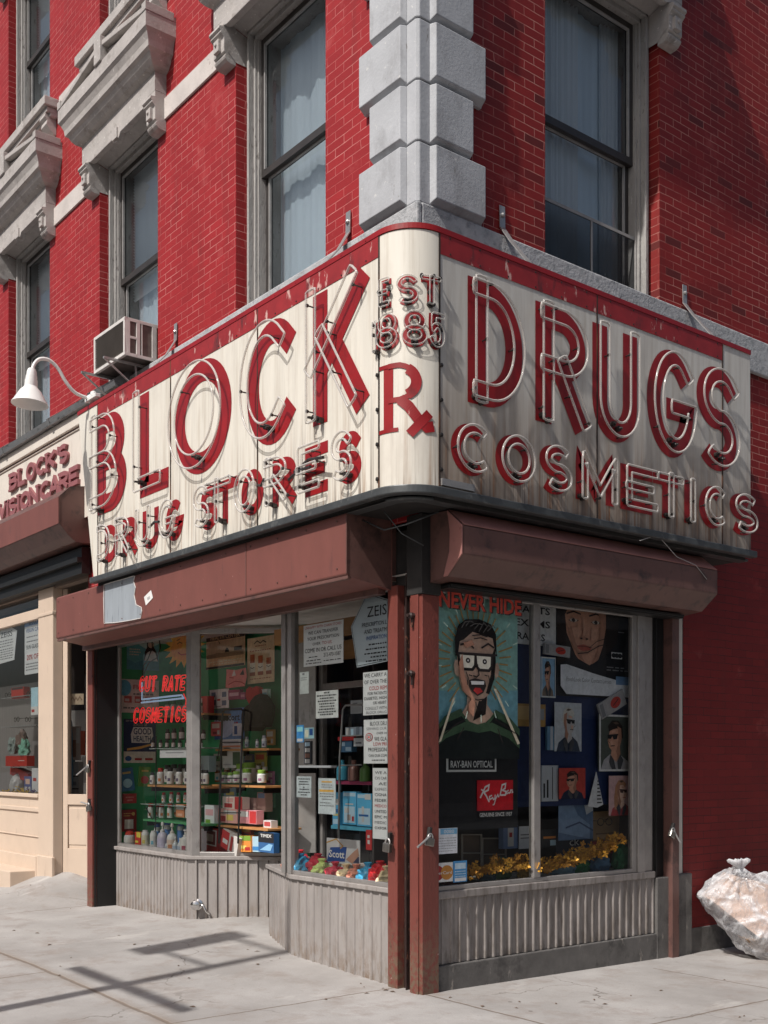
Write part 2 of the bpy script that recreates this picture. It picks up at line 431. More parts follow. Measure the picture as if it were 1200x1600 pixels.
def concrete():
    m, nt, b = newmat('worn concrete')
    v = coords(nt)
    c = mix(nt, ramp(nt, noise(nt, v, .9, 6, .6), .35, .65), (.285,.268,.255), (.415,.395,.38))
    c = mix(nt, ramp(nt, noise(nt, v, 90, 4), .4, .7, 0, .4), c, (.30,.28,.26))
    c = mix(nt, ramp(nt, noise(nt, coords(nt, (1,1,1), (4,2,1)), 3.3, 7, .7), .50, .70, 0, .7), c, (.25,.21,.185))
    c = mix(nt, ramp(nt, noise(nt, coords(nt, (1.4,.5,1), (9,3,1)), 2.2, 6, .7), .60, .72, 0, .5), c, (.54,.51,.48))
    # trodden gum
    vo = node(nt, 'ShaderNodeTexVoronoi'); vo.inputs['Scale'].default_value = 3.4; nt.links.new(v, vo.inputs['Vector'])
    wn = node(nt, 'ShaderNodeSeparateColor'); nt.links.new(vo.outputs['Color'], wn.inputs[0])
    gum = math_(nt, 'MULTIPLY', ramp(nt, vo.outputs['Distance'], .045, .06, 1, 0), math_(nt, 'GREATER_THAN', wn.outputs[0], .62))
    c = mix(nt, math_(nt, 'MULTIPLY', gum, .8), c, (.13,.11,.10))
    vc_ = node(nt, 'ShaderNodeTexVoronoi', feature='DISTANCE_TO_EDGE'); vc_.inputs['Scale'].default_value = .42
    wv = node(nt, 'ShaderNodeVectorMath', operation='ADD'); nz = node(nt, 'ShaderNodeTexNoise'); nz.inputs['Scale'].default_value = 2.2; nz.inputs['Detail'].default_value = 7; nt.links.new(v, nz.inputs['Vector'])
    sc3 = node(nt, 'ShaderNodeVectorMath', operation='SCALE'); sc3.inputs['Scale'].default_value = .55; nt.links.new(nz.outputs['Color'], sc3.inputs[0]); nt.links.new(v, wv.inputs[0]); nt.links.new(sc3.outputs[0], wv.inputs[1]); nt.links.new(wv.outputs[0], vc_.inputs['Vector'])
    crack = math_(nt, 'MULTIPLY', ramp(nt, vc_.outputs['Distance'], .0012, .0035, 1, 0), ramp(nt, noise(nt, coords(nt, (1,1,1), (1,7,2)), .8, 3), .50, .60))
    c = mix(nt, math_(nt, 'MULTIPLY', crack, .75), c, (.13,.11,.095))
    c = mix(nt, ramp(nt, noise(nt, coords(nt, (1,1,1), (11,2,5)), 13, 5, .7), .62, .72, 0, .55), c, (.20,.18,.165))
    # joints and cracks
    sp = node(nt, 'ShaderNodeSeparateXYZ'); nt.links.new(v, sp.inputs[0])
    wb = math_(nt, 'MULTIPLY', math_(nt, 'SUBTRACT', noise(nt, v, 2.5, 6, .7), .5), .06)
    def joint(ax, pos, wdt, lo=None, hi=None, other=None):
        d = math_(nt, 'ABSOLUTE', math_(nt, 'SUBTRACT', math_(nt, 'ADD', sp.outputs[ax], wb), pos))
        f = ramp(nt, d, wdt*.4, wdt, 1, 0)
        if lo is not None:
            f = math_(nt, 'MULTIPLY', f, math_(nt, 'MULTIPLY', math_(nt, 'GREATER_THAN', sp.outputs[1-ax], lo), math_(nt, 'LESS_THAN', sp.outputs[1-ax], hi)))
        return f
    js = [joint(1, -1.76, .022), joint(0, -.27, .012, -1.76, .1), joint(1, .03, .016, -.1, 4.5), joint(0, 1.55, .014, -4.5, 40), joint(1, 2.2, .012, .3, 4.5),
          joint(0, -5.5, .012, -1.76, 0), joint(0, -9.5, .012, -4.5, -1.76), joint(0, -2.2, .012, -4.5, -1.76), joint(1, 4.6, .012, .3, 4.5)]
    f = js[0]
    for j in js[1:]: f = math_(nt, 'MAXIMUM', f, j)
    c = mix(nt, math_(nt, 'MULTIPLY', f, .85), c, (.16,.125,.10))
    halo = joint(1, -1.76, .09)
    c = mix(nt, math_(nt, 'MULTIPLY', halo, .3), c, (.24,.19,.15))
    nt.links.new(c, b.inputs['Base Color']); b.inputs['Roughness'].default_value = .85; b.inputs['Specular IOR Level'].default_value = .2
    h = math_(nt, 'SUBTRACT', math_(nt, 'ADD', noise(nt, v, 70, 5), math_(nt, 'MULTIPLY', noise(nt, v, 6, 4), 2.0)), math_(nt, 'MULTIPLY', f, 2.0))
    bn = node(nt, 'ShaderNodeBump'); bn.inputs['Strength'].default_value = .35; bn.inputs['Distance'].default_value = .006
    nt.links.new(h, bn.inputs['Height']); nt.links.new(bn.outputs[0], b.inputs['Normal'])
    return m
M_CONC = concrete()
xs = [-60,-40,-25,-16,-12] + frange(-10, 2.0, .12) + [3, 4.5]
ys = [-4.6,-4.0,-3.2] + frange(-2.6, 4.0, .12) + [5,7,10,20,40,60]
sw = grid_mesh(xs, ys, gz)
struct('sidewalk', sw, M_CONC, smooth=True, recalc=False)
kb = MB(); kb.box(-60,-4.76,-.30,4.66,-4.60,.012); kb.box(4.502,-4.60,-.30,4.66,60,.012)
struct('kerb', kb, mat('kerb stone', (.33,.31,.29), .8, .15, 5, .3, 50), bevel=.015)
rd = MB(); rd.add([(-200,-200,-.14),(200,-200,-.14),(200,200,-.14),(-200,200,-.14)], [(0,1,2,3)])
struct('road', rd, mat('asphalt', (.055,.055,.057), .85, .25, 2, .4, 120), recalc=False)
rng = random.Random(3)
lf = MB()
for i in range(46):
    px, py = [(rng.uniform(200,600), rng.uniform(1465,1590)), (rng.uniform(700,1180), rng.uniform(1500,1590)), (rng.uniform(20,240), rng.uniform(1400,1580)), (rng.uniform(560,620), rng.uniform(1505,1552))][i % 4]
    p = atZ(px, py, .01); a = rng.uniform(0, 3.1); L = rng.uniform(.010, .03); W = L*rng.uniform(.35,.7)
    z = gz(p.x, p.y) + .002
    if p.y > -.03 and p.x > -6 and p.x < .05: continue
    d = Vector((math.cos(a), math.sin(a), 0)); e = Vector((-d.y, d.x, 0)); c = Vector((p.x, p.y, z))
    lf.add([c - d*L, c + e*W + Vector((0,0,.004)), c + d*L, c - e*W*.8 + Vector((0,0,.003)), c + Vector((0,0,.007))], [(0,1,4),(1,2,4),(2,3,4),(3,0,4)])
tag(lf.build('leaf_litter', mat('dry leaf scraps', (.12,.08,.055), .8, .3, 40)), 'scraps of dry brown leaf scattered over the pavement', 'litter', kind='stuff')
# ---------------------------------------------------------------- the brick building
bld = thing('brick_building', 'red painted brick corner building with grey quoins and hooded sash windows', 'building')
def wall_mesh(u0, u1, z0, z1, holes, dep, fn):
    """wall in (u, z) with openings; fn(u, z, d) -> point, d = depth behind the face; reveals run back to dep"""
    us = sorted({u0, u1} | {h[0] for h in holes} | {h[1] for h in holes})
    zs = sorted({z0, z1} | {h[2] for h in holes} | {h[3] for h in holes})
    mb = MB()
    for a, b in zip(us, us[1:]):
        for c, d in zip(zs, zs[1:]):
            um, zm = (a+b)/2, (c+d)/2
            if any(h[0] < um < h[1] and h[2] < zm < h[3] for h in holes): continue
            mb.add([fn(a,c,0), fn(b,c,0), fn(b,d,0), fn(a,d,0)], [(0,1,2,3)])
    for h in holes:
        a, b, c, d = h
        if c < 3: continue
        for p, q in (((a,c),(a,d)), ((b,c),(b,d)), ((a,c),(b,c)), ((a,d),(b,d))):
            mb.add([fn(*p,0), fn(*q,0), fn(*q,dep), fn(*p,dep)], [(0,1,2,3)])
    return mb
WIN_X = [-1.765, -4.55, -7.24, -9.98, -12.7]
WIN_Y = [1.965, 5.85, 8.7]
WW = .665
Z2, H2, Z3, H3 = 5.42, 7.95, 9.12, 11.5
holesL = [(x-WW, x+WW, a, b) for x in WIN_X for a, b in ((Z2,H2),(Z3,H3))]
holesR = [(y-WW-.03, y+WW+.03, a, b) for y in WIN_Y for a, b in ((Z2,H2),(Z3,H3))]
TOP = 13.2
wl = wall_mesh(-16, 0, 2.86, TOP, holesL + [(-16.1,-5.5,2.8,4.3), (-5.5,0,2.8,3.29)], .42, lambda u,z,d: (u, d, z))
wl.build('front_wall', M_BRICK, bld, recalc=False)
wr = wall_mesh(0, 16, 4.10, TOP, holesR, .42, lambda u,z,d: (-d, u, z))
wr.build('side_wall', M_BRICK2, bld, recalc=False)
wr = MB(); wr.add([(0,2.98,-.2),(0,16,-.2),(0,16,4.10),(0,2.98,4.10)], [(0,1,2,3)]); wr.add([(0,0,3.29),(0,2.98,3.29),(0,2.98,4.10),(0,0,4.10)], [(0,1,2,3)])
wr.build('lower_side_wall', M_BRICK3, bld, recalc=False)
sh = MB(); sh.add([(-16,.42,TOP),(-16,16,TOP),(0,16,TOP),(0,0,TOP),(-16,0,TOP)], [(0,1,2,3,4)])
sh.add([(-16,0,-.2),(-16,16,-.2),(-16,16,TOP),(-16,0,TOP)], [(0,1,2,3)]); sh.add([(-16,16,-.2),(0,16,-.2),(0,16,TOP),(-16,16,TOP)], [(0,1,2,3)])
sh.add([(-16,.43,5.3),(-.43,.43,5.3),(-.43,16,5.3),(-16,16,5.3)], [(0,1,2,3)]); sh.add([(-16,.43,8.6),(-.43,.43,8.6),(-.43,16,8.6),(-16,16,8.6)], [(0,1,2,3)])
sh.add([(-16,4.2,5.3),(-3.2,4.2,5.3),(-3.2,4.2,TOP),(-16,4.2,TOP)], [(0,1,2,3)]); sh.add([(-3.2,4.2,5.3),(-3.2,16,5.3),(-3.2,16,TOP),(-3.2,4.2,TOP)], [(0,1,2,3)])
sh.build('inner_shell', M_ROOM, bld, recalc=False)
cn = MB()
for dz, p in ((0,.12),(.16,.22),(.3,.42),(.48,.55)): cn.box(-16,-p,TOP+dz-.02,p,0,TOP+dz+.16); cn.box(0,-.003,TOP+dz-.021,p-.002,16,TOP+dz+.159)
cn.build('roof_cornice', M_HOOD, bld)
# quoins
PITCH = .4245; z = 5.475
for i in range(18):
    lng = (i % 2 == 0)
    LX, LY = (.575, .575) if lng else (.45, .455)
    a, b = z, z + PITCH - .012
    q = MB()
    pb = .035; ch = .022
    # L-shaped base course with a small chamfer at the arris
    q.prism([(-LX,0,a),(-LX,-pb,a),(pb-ch,-pb,a),(pb,-pb+ch,a),(pb,LY,a),(0,LY,a),(0,0,a)], (0,0,b-a))
    def panel(p0, ud, nd, u0, u1):
        f = .048; s0 = .0
        P = lambda u, zz, o: Vector(p0) + Vector(ud)*u + Vector(nd)*o + Vector((0,0,zz))
        e = .048
        bk = [P(u0+.004,a+.004,pb-.001),P(u1,a+.004,pb-.001),P(u1,b-.004,pb-.001),P(u0+.004,b-.004,pb-.001)]
        fr = [P(u0+.006,a+.038,pb+f),P(u1-.022,a+.038,pb+f),P(u1-.022,b-.006,pb+f),P(u0+.006,b-.006,pb+f)]
        q.add(bk+fr, [(3,2,1,0),(4,5,6,7),(0,1,5,4),(1,2,6,5),(2,3,7,6),(3,0,4,7)])
    panel((-LX,0,0), (1,0,0), (0,-1,0), 0, LX-.075)
    panel((0,LY,0), (0,-1,0), (1,0,0), 0, LY-.075)
    q.build('quoin', M_QUOIN, bld, bevel=.006)
    z += PITCH
# ledge and bands
lg = MB(); lg.box(-5.65,-.045,5.16,.045,0,5.47); lg.box(.0,.0,5.16,.045,16,5.472)
lg.build('string_course', M_LEDGE, bld, bevel=.012)
bd = MB()
cuts = [-16] + sorted([e for x in WIN_X for e in (x-.83, x+.83)]) + [-.63]
for a, b in zip(cuts[0::2], cuts[1::2]): bd = MB(); bd.box(a, -.022, 7.725, b, .0, 7.925); bd.build('band_course', M_BAND, bld, bevel=.004)
cuts = [-16] + sorted([e for x in WIN_X for e in (x-.98, x+.98)]) + [-.6]
for a, b in zip(cuts[0::2], cuts[1::2]): bd = MB(); bd.box(a, -.022, 8.98, b, .0, 9.13); bd.build('band_course', M_BAND, bld, bevel=.004)
# ---- window (local: x along wall, -y outward, z up from the sill)
def window_proto(H, third=False, drop=None):
    root = MB()
    w0 = WW
    y0 = .11
    for s in (-1, 1):
        root.box(s*w0, y0, 0, s*(w0-.045), .40, H)
        root.box(s*(w0-.045), y0-.03, 0, s*(w0-.075), .40, H)
        root.box(s*(w0-.075), y0+.02, 0, s*(w0-.10), .40, H)
        root.box(s*(w0-.10), y0+.045, 0, s*(w0-.115), .40, H)
    root.box(-(w0-.0451), y0-.03, H-.06, w0-.0451, .40, H)
    root.box(-(w0-.0751), y0+.02, H-.10, w0-.0751, .40, H-.0601)
    root.box(-w0+.001, y0-.1, -.06, w0-.001, .40, .03)
    o = root.build('window', M_CASING, bld, bevel=.004)
    iw = w0 - .115; mid = H*.5
    def sash(z0, z1, y, m):
        f = MB()
        f.box(-iw, y, z0, -iw+.05, y+.04, z1); f.box(iw-.05, y, z0, iw, y+.04, z1)
        f.box(-iw+.05, y, z0, iw-.05, y+.04, z0+.06); f.box(-iw+.05, y, z1-.055, iw-.05, y+.04, z1)
        so_ = f.build('sash', m, None); so_.parent = o
        g = MB(); g.add([(-iw+.05,y+.02,z0+.06),(iw-.05,y+.02,z0+.06),(iw-.05,y+.02,z1-.055),(-iw+.05,y+.02,z1-.055)], [(0,1,2,3)])
        go = g.build('pane', M_GLASSU, None, recalc=False); go.parent = o
        e = MB()
        for s in (-1,1): e.box(s*(iw-.05), y-.006, z0+.06, s*(iw-.064), y+.015, z1-.055)
        e.box(-iw+.064, y-.006, z1-.069, iw-.064, y+.015, z1-.055)
        eo = e.build('sash_bead', M_SASHG, None); eo.parent = o
    sash(mid-.03, H-.10, .185, M_SASH)
    sash(.03, mid+.03, .232, M_SASH)
    return o
def drape(o, kind, seed):
    rg = random.Random(seed); iw = WW-.13; H = o['h']
    m = MB()
    if kind == 'shade':
        n = 40; vs = []
        for zz in (.02, H-.06):
            for i in range(n+1): vs.append((-iw*1.03 + 2.06*iw*i/n, .385 + .010*math.sin(i*.55+seed) + .006*math.sin(i*1.7), zz))
        m.add(vs, [(i, i+1, n+2+i, n+1+i) for i in range(n)])
        c = m.build('window_shade', M_SHADE, None, recalc=False, smooth=True)
    elif kind == 'blind':
        z1 = H-.1; z0 = H*.42
        k = int((z1-z0)/.032)
        for i in range(k):
            zz = z1 - i*.032
            m.add([(-iw,.325,zz),(iw,.325,zz),(iw,.343,zz-.021),(-iw,.343,zz-.021)], [(0,1,2,3)])
        c = m.build('venetian_blind', M_CURT, None, recalc=False)
    else:
        n = 60; a, b = kind; vs = []
        for zz in (.02, H-.08):
            for i in range(n+1):
                u = a + (b-a)*i/n
                vs.append((u*iw, .345 + .018*math.sin(i*1.05+seed) + .012*math.sin(i*.43), zz))
        m.add(vs, [(i, i+1, n+2+i, n+1+i) for i in range(n)])
        c = m.build('curtain', M_CURT, None, recalc=False, smooth=True)
    c.parent = o
pw2 = window_proto(H2-Z2); pw2['h'] = H2-Z2
pw3 = window_proto(H3-Z3); pw3['h'] = H3-Z3
wins = []
for i, x in enumerate(WIN_X):
    for p, zz in ((pw2, Z2), (pw3, Z3)):
        if i == 0: o = p; o.location = (x, 0, zz)
        else: o = dup_part(p, bld, (x, 0, zz))
        wins.append(o)
for i, y in enumerate(WIN_Y):
    for p, zz in ((pw2, Z2), (pw3, Z3)):
        o = dup_part(p, bld, (0, y, zz), R(90)); o.scale = (1.045,1,1); wins.append(o)
def curt(i, kinds):
    for k, s in kinds: drape(wins[i], k, s + i)
for i_ in range(len(wins)): drape(wins[i_], 'shade', i_)
curt(0, [((.45,1.0),1)]); curt(2, [('blind',1)]); curt(4, [('blind',2)]); curt(6, [('blind',2)]); curt(5, [('blind',5)]); curt(3, [((-1,.1),3)])
curt(1, [((-1,-.3),3)]); curt(10, [((-.6,.1),4), ((.62,1),2)]); curt(7, [('blind',2)])
sc_ = MB()
iw = WW-.10
sc_.box(-iw, .165, .02, iw, .172, .04); sc_.box(-iw,.165,.60,iw,.176,.625); sc_.box(.02,.165,.02,.04,.176,.60)
o = sc_.build('insect_screen_frame', M_SASHG, None); o.parent = wins[10]
sc_ = MB(); sc_.add([(-iw,.168,.03),(iw,.168,.03),(iw,.168,.60),(-iw,.168,.60)], [(0,1,2,3)])
o = sc_.build('insect_screen', glass_mat('screen mesh', (.35,.36,.37), .2, .02, .5), None, recalc=False); o.parent = wins[10]
# roller blind in the front corner window
# ---- hood (local: x along wall, -y outward, absolute z)
def hood_proto():
    m = MB()
    prof = [(.31,8.55),(.31,8.415),(.285,8.385),(.262,8.33),(.255,8.275),(.225,8.255),(.205,8.215),(.17,8.175),(.12,8.15),(.12,7.97)]
    rings = []
    for p, zz in prof: rings += [(-.72-p, 0, zz), (-.72-p, -p, zz), (.72+p, -p, zz), (.72+p, 0, zz)]
    k = len(prof); fs = []
    for i in range(k-1):
        for j in range(3): fs.append((i*4+j, i*4+j+1, (i+1)*4+j+1, (i+1)*4+j))
    fs.append((0,3,2,1))
    m.add(rings, fs)
    # soffit back to the window
    m.add([(-.84,-.12,7.97),(.84,-.12,7.97),(.84,.12,7.90),(-.84,.12,7.90)], [(0,1,2,3)])
    o = m.build('window_hood', M_HOOD, bld, recalc=True)
    g = MB()
    # low pediment: two raking bars, sunk panel, end blocks
    for s in (-1,1):
        g.prism([(s*1.03,-.31,8.551),(s*.0,-.31,8.715),(s*.0,-.31,8.765),(s*1.03,-.31,8.60)], (0,.31,0))
        g.box(s*1.036, -.318, 8.5525, s*.955, -.02, 8.635)
    g.prism([(-.86,-.25,8.552),(.86,-.25,8.552),(0,-.25,8.70)], (0,.25,0))
    g.box(-.075,-.33,8.552,.075,-.02,8.80)
    po = g.build('pediment', M_HOOD, None, bevel=.006); po.parent = o
    t = MB()
    t.prism([(-.70,-.125,7.975),(-.70,-.125,7.93),(-.62,-.125,7.90),(-.10,-.125,7.90),(-.06,-.125,7.86),(0,-.125,7.84),(.06,-.125,7.86),(.10,-.125,7.90),(.62,-.125,7.90),(.70,-.125,7.93),(.70,-.125,7.975)], (0,.06,0))
    t.box(-.05,-.145,7.86,.05,-.12,7.97)
    to = t.build('hood_apron', M_HOOD, None, bevel=.005); to.parent = o
    for s in (-1,1):
        b = MB()
        x0, x1 = s*.84, s*.665
        pr = [(0,7.969),(.12,7.969),(.12,7.915),(.165,7.905),(.17,7.88),(.15,7.865),(.155,7.85),(.135,7.835),(.12,7.82),(.12,7.70),(.10,7.685),(.115,7.665),(.105,7.645),(.085,7.625),(.05,7.615),(0,7.615)]
        b.prism([(x0,-p,zz) for p, zz in pr], (x1-x0,0,0))
        b.obox(((x0+x1)/2,-.128,7.765), (1,0,0), (0,1,0), (0,0,1), .042, .022, .052)
        b.lathe(((x0+x1)/2,-.15,7.775), [(.016,0),(.014,.012),(0,.015)], 10, (0,-1,0))
        # jamb cheek between bracket and casing
        xc = x1 - s*.004; b.add([(xc,0,7.64),(xc,-.10,7.72),(xc,-.116,7.962),(xc,.11,7.895),(xc,.11,7.64)], [(0,1,2,3,4)])
        bo = b.build('bracket', M_HOOD, None, bevel=.004); bo.parent = o
    return o
def sill_proto():
    m = MB(); m.box(-.93,-.17,9.03,.93,.1,9.13); m.box(-.90,-.13,8.97,.90,0,9.03); m.box(-.9,-.09,8.93,.9,0,8.97)
    o = m.build('window_sill', M_HOOD, bld, bevel=.008)
    for s in (-1,1):
        b = MB(); x0, x1 = s*.86, s*.70
        b.prism([(x0,-p,zz) for p, zz in [(0,8.969),(.13,8.969),(.14,8.93),(.11,8.90),(.12,8.85),(.07,8.79),(.03,8.76),(0,8.76)]], (x1-x0,0,0))
        bo = b.build('bracket', M_HOOD, None, bevel=.004); bo.parent = o
    return o
hd = hood_proto(); sl_ = sill_proto()
for i, x in enumerate(WIN_X):
    if i == 0: hd.location = (x,0,0); sl_.location = (x,0,0)
    else: dup_part(hd, bld, (x,0,0)); dup_part(sl_, bld, (x,0,0))
    dup_part(hd, bld, (x,0,H3-H2))
for y in WIN_Y:
    dup_part(hd, bld, (0,y,0), R(90)); dup_part(sl_, bld, (0,y,0), R(90)); dup_part(hd, bld, (0,y,H3-H2), R(90))
# ---------------------------------------------------------------- buildings across the two streets
def far_block(name, label, x0, y0, x1, y1, H, face, m, nwin, seed):
    t = thing(name, label, 'building', ((x0+x1)/2, (y0+y1)/2, -.14))
    b = MB(); b.box(x0, y0, -.14, x1, y1, H); b.build('wall', m, t)
    c = MB(); c.box(x0-.4, y0-.4, H, x1+.4, y1+.4, H+.5); c.build('cornice', M_HOOD, t)
    ax = 0 if face in ('N','S') else 1
    L = (x1-x0) if ax == 0 else (y1-y0)
    fr = MB(); shp = MB()
    for k in range(nwin):
        u = (x0 if ax == 0 else y0) + L*(k+.5)/nwin
        for zz in frange(4.6, H-3.0, 3.3):
            g = MB()
            if face == 'N': g.box(u-.55, y1+.01, zz, u+.55, y1+.04, zz+1.9); fr.box(u-.75, y1+.005, zz+1.9, u+.75, y1+.2, zz+2.15); fr.box(u-.7, y1+.005, zz-.15, u+.7, y1+.15, zz-.002)
            else: g.box(x0-.04, u-.55, zz, x0-.01, u+.55, zz+1.9); fr.box(x0-.2, u-.75, zz+1.9, x0-.005, u+.75, zz+2.15); fr.box(x0-.15, u-.7, zz-.15, x0-.005, u+.7, zz-.002)
            g.build('window', M_SASH, t)
    if face == 'N': shp.box(x0+.5, y1+.01, .3, x1-.5, y1+.05, 3.2); fr.box(x0, y1+.005, 3.3, x1, y1+.5, 3.9)
    else: shp.box(x0-.05, y0+.5, .3, x0-.01, y1-.5, 3.2); fr.box(x0-.5, y0, 3.3, x0-.005, y1, 3.9)
    fr.build('trim', M_HOOD, t); shp.build('shopfront', M_DARK, t)
far_block('apartment_block', 'long brown brick apartment block across the street from the sunny shop side', -45, -34, 0, -24, 13.5, 'N', mat('far brown brick', (.20,.11,.085), .8, .2, 4), 14, 1)
far_block('apartment_block', 'pale stone apartment block facing the shaded side of the shop', 21, 0, 33, 45, 15, 'W', mat('far pale stone', (.34,.31,.28), .8, .2, 4), 14, 2)
# ---------------------------------------------------------------- lettering by strokes
def earc(cx, cy, rx, ry, a0, a1, n=None):
    n = n or max(6, int(abs(a1-a0)/9))
    return [(cx + rx*math.cos(R(a0+(a1-a0)*i/n)), cy + ry*math.sin(R(a0+(a1-a0)*i/n))) for i in range(n+1)]
GL = {
 'A': [[(0,0),(.5,1),(1,0)], [(.2,.33),(.8,.33)]],
 'B': [[(0,0),(0,1)], [(0,1),(.42,1)] + earc(.42,.765,.48,.235,85,-85) + [(.42,.53),(0,.53)], [(.0,.53),(.45,.53)] + earc(.45,.265,.55,.265,85,-85) + [(.45,0),(0,0)]],
 'C': [earc(.52,.5,.52,.5,48,312)],
 'D': [[(0,0),(0,1)], [(0,1),(.25,1)] + earc(.25,.5,.75,.5,88,-88) + [(.25,0),(0,0)]],
 'E': [[(1,1),(0,1),(0,0),(1,0)], [(0,.5),(.82,.5)]],
 'F': [[(1,1),(0,1),(0,0)], [(0,.5),(.8,.5)]],
 'G': [earc(.5,.5,.5,.5,48,350) + [(1,.44),(.56,.44)]],
 'H': [[(0,0),(0,1)], [(1,0),(1,1)], [(0,.5),(1,.5)]],
 'I': [[(.5,0),(.5,1)]],
 'K': [[(0,0),(0,1)], [(1,1),(.06,.42)], [(.34,.60),(1,0)]],
 'L': [[(0,1),(0,0),(1,0)]],
 'M': [[(0,0),(0,1),(.5,.12),(1,1),(1,0)]],
 'N': [[(0,0),(0,1),(1,0),(1,1)]],
 'O': [earc(.5,.5,.5,.5,90,450,44)],
 'R': [[(0,0),(0,1)], [(0,1),(.45,1)] + earc(.45,.735,.55,.265,85,-85) + [(.45,.47),(0,.47)], [(.46,.47),(1,0)]],
 'S': [earc(.5,.745,.48,.255,35,262) + earc(.5,.245,.5,.255,84,-142)],
 'T': [[(0,1),(1,1)], [(.5,1),(.5,0)]],
 'U': [[(0,1),(0,.32)] + earc(.5,.32,.5,.32,184,356) + [(1,.32),(1,1)]],
 'V': [[(0,1),(.5,0),(1,1)]],
 'Y': [[(0,1),(.5,.5),(1,1)], [(.5,.5),(.5,0)]],
 'P': [[(0,0),(0,1)], [(0,1),(.45,1)] + earc(.45,.735,.55,.265,85,-85) + [(.45,.47),(0,.47)]],
 "'": [[(.6,1),(.4,.75)]],
 '1': [[(.2,.85),(.55,1),(.55,0)]],
 '8': [earc(.5,.75,.42,.25,90,450,30), earc(.5,.25,.5,.25,90,450,30)],
 '5': [[(.92,1),(.12,1),(.06,.54)] + earc(.46,.33,.52,.33,140,-150)],
}
def dense(pts, st):
    o = [pts[0]]
    for a, b in zip(pts, pts[1:]):
        L = math.hypot(b[0]-a[0], b[1]-a[1]); n = max(1, int(math.ceil(L/st)))
        for i in range(1, n+1): o.append((a[0]+(b[0]-a[0])*i/n, a[1]+(b[1]-a[1])*i/n))
    return o
def offset(pts, d, closed=False):
    n = len(pts); o = []
    for i in range(n):
        a = pts[i-1] if (i > 0 or closed) else None
        b = pts[(i+1) % n] if (i < n-1 or closed) else None
        p = pts[i]
        def nr(q, r):
            x, y = r[0]-q[0], r[1]-q[1]; L = math.hypot(x, y) or 1
            return (-y/L, x/L)
        if a is None: nx, ny = nr(p, b); k = 1
        elif b is None: nx, ny = nr(a, p); k = 1
        else:
            n1 = nr(a, p); n2 = nr(p, b); nx, ny = n1[0]+n2[0], n1[1]+n2[1]; L = math.hypot(nx, ny)
            if L < .2: nx, ny = n1; k = 1
            else:
                nx /= L; ny /= L; k = min(2.2, 1/max(.3, nx*n1[0]+ny*n1[1]))
        o.append((p[0]+nx*d*k, p[1]+ny*d*k))
    return o
def glyph(ch, u0, u1, z0, z1, hw, st=.03):
    out = []
    for s in GL[ch]:
        p = [(u0+hw + x*(u1-u0-2*hw), z0+hw + y*(z1-z0-2*hw)) for x, y in s]
        # stroke ends reach the full height and width
        cl = ch in 'O8' and math.hypot(p[0][0]-p[-1][0], p[0][1]-p[-1][1]) < 1e-6
        if not cl:
            p = list(p)
            for e, q in ((0,1), (-1,-2)):
                dx, dz = p[e][0]-p[q][0], p[e][1]-p[q][1]; L = math.hypot(dx, dz) or 1
                if abs(dz)/L > .7 or abs(dx)/L > .95: p[e] = (p[e][0]+dx/L*hw*.98, p[e][1]+dz/L*hw*.98)
        else: p = p[:-1]
        out.append((dense(p, st) if not cl else p, cl))
    return out
def chaikin(p, closed):
    o = []
    n = len(p)
    for i in range(n if closed else n-1):
        a, b = p[i], p[(i+1) % n]
        o += [(a[0]*.75+b[0]*.25, a[1]*.75+b[1]*.25), (a[0]*.25+b[0]*.75, a[1]*.25+b[1]*.75)]
    return o
def ribbon(mb, pts, cl, hw, fn, off, thick=0.0):
    l = offset(pts, hw, cl); r = offset(pts, -hw, cl); n = len(pts)
    if thick <= 0:
        vs = [fn(a[0], a[1], off) for a in l] + [fn(a[0], a[1], off) for a in r]
        fs = [(i, (i+1) % n, n+(i+1) % n, n+i) for i in range(n if cl else n-1)]
        mb.add(vs, fs)
    else:
        vs = [fn(a[0], a[1], off+thick) for a in l] + [fn(a[0], a[1], off+thick) for a in r] + [fn(a[0], a[1], off) for a in l] + [fn(a[0], a[1], off) for a in r]
        fs = []
        for i in range(n if cl else n-1):
            j = (i+1) % n
            fs += [(i, j, n+j, n+i), (i, 2*n+i, 2*n+j, j), (n+i, n+j, 3*n+j, 3*n+i), (2*n+i, 3*n+i, 3*n+j, 2*n+j)]
        if not cl: fs += [(0, n, 3*n, 2*n), (n-1, 3*n-1, 4*n-1, 2*n-1)]
        mb.add(vs, fs)
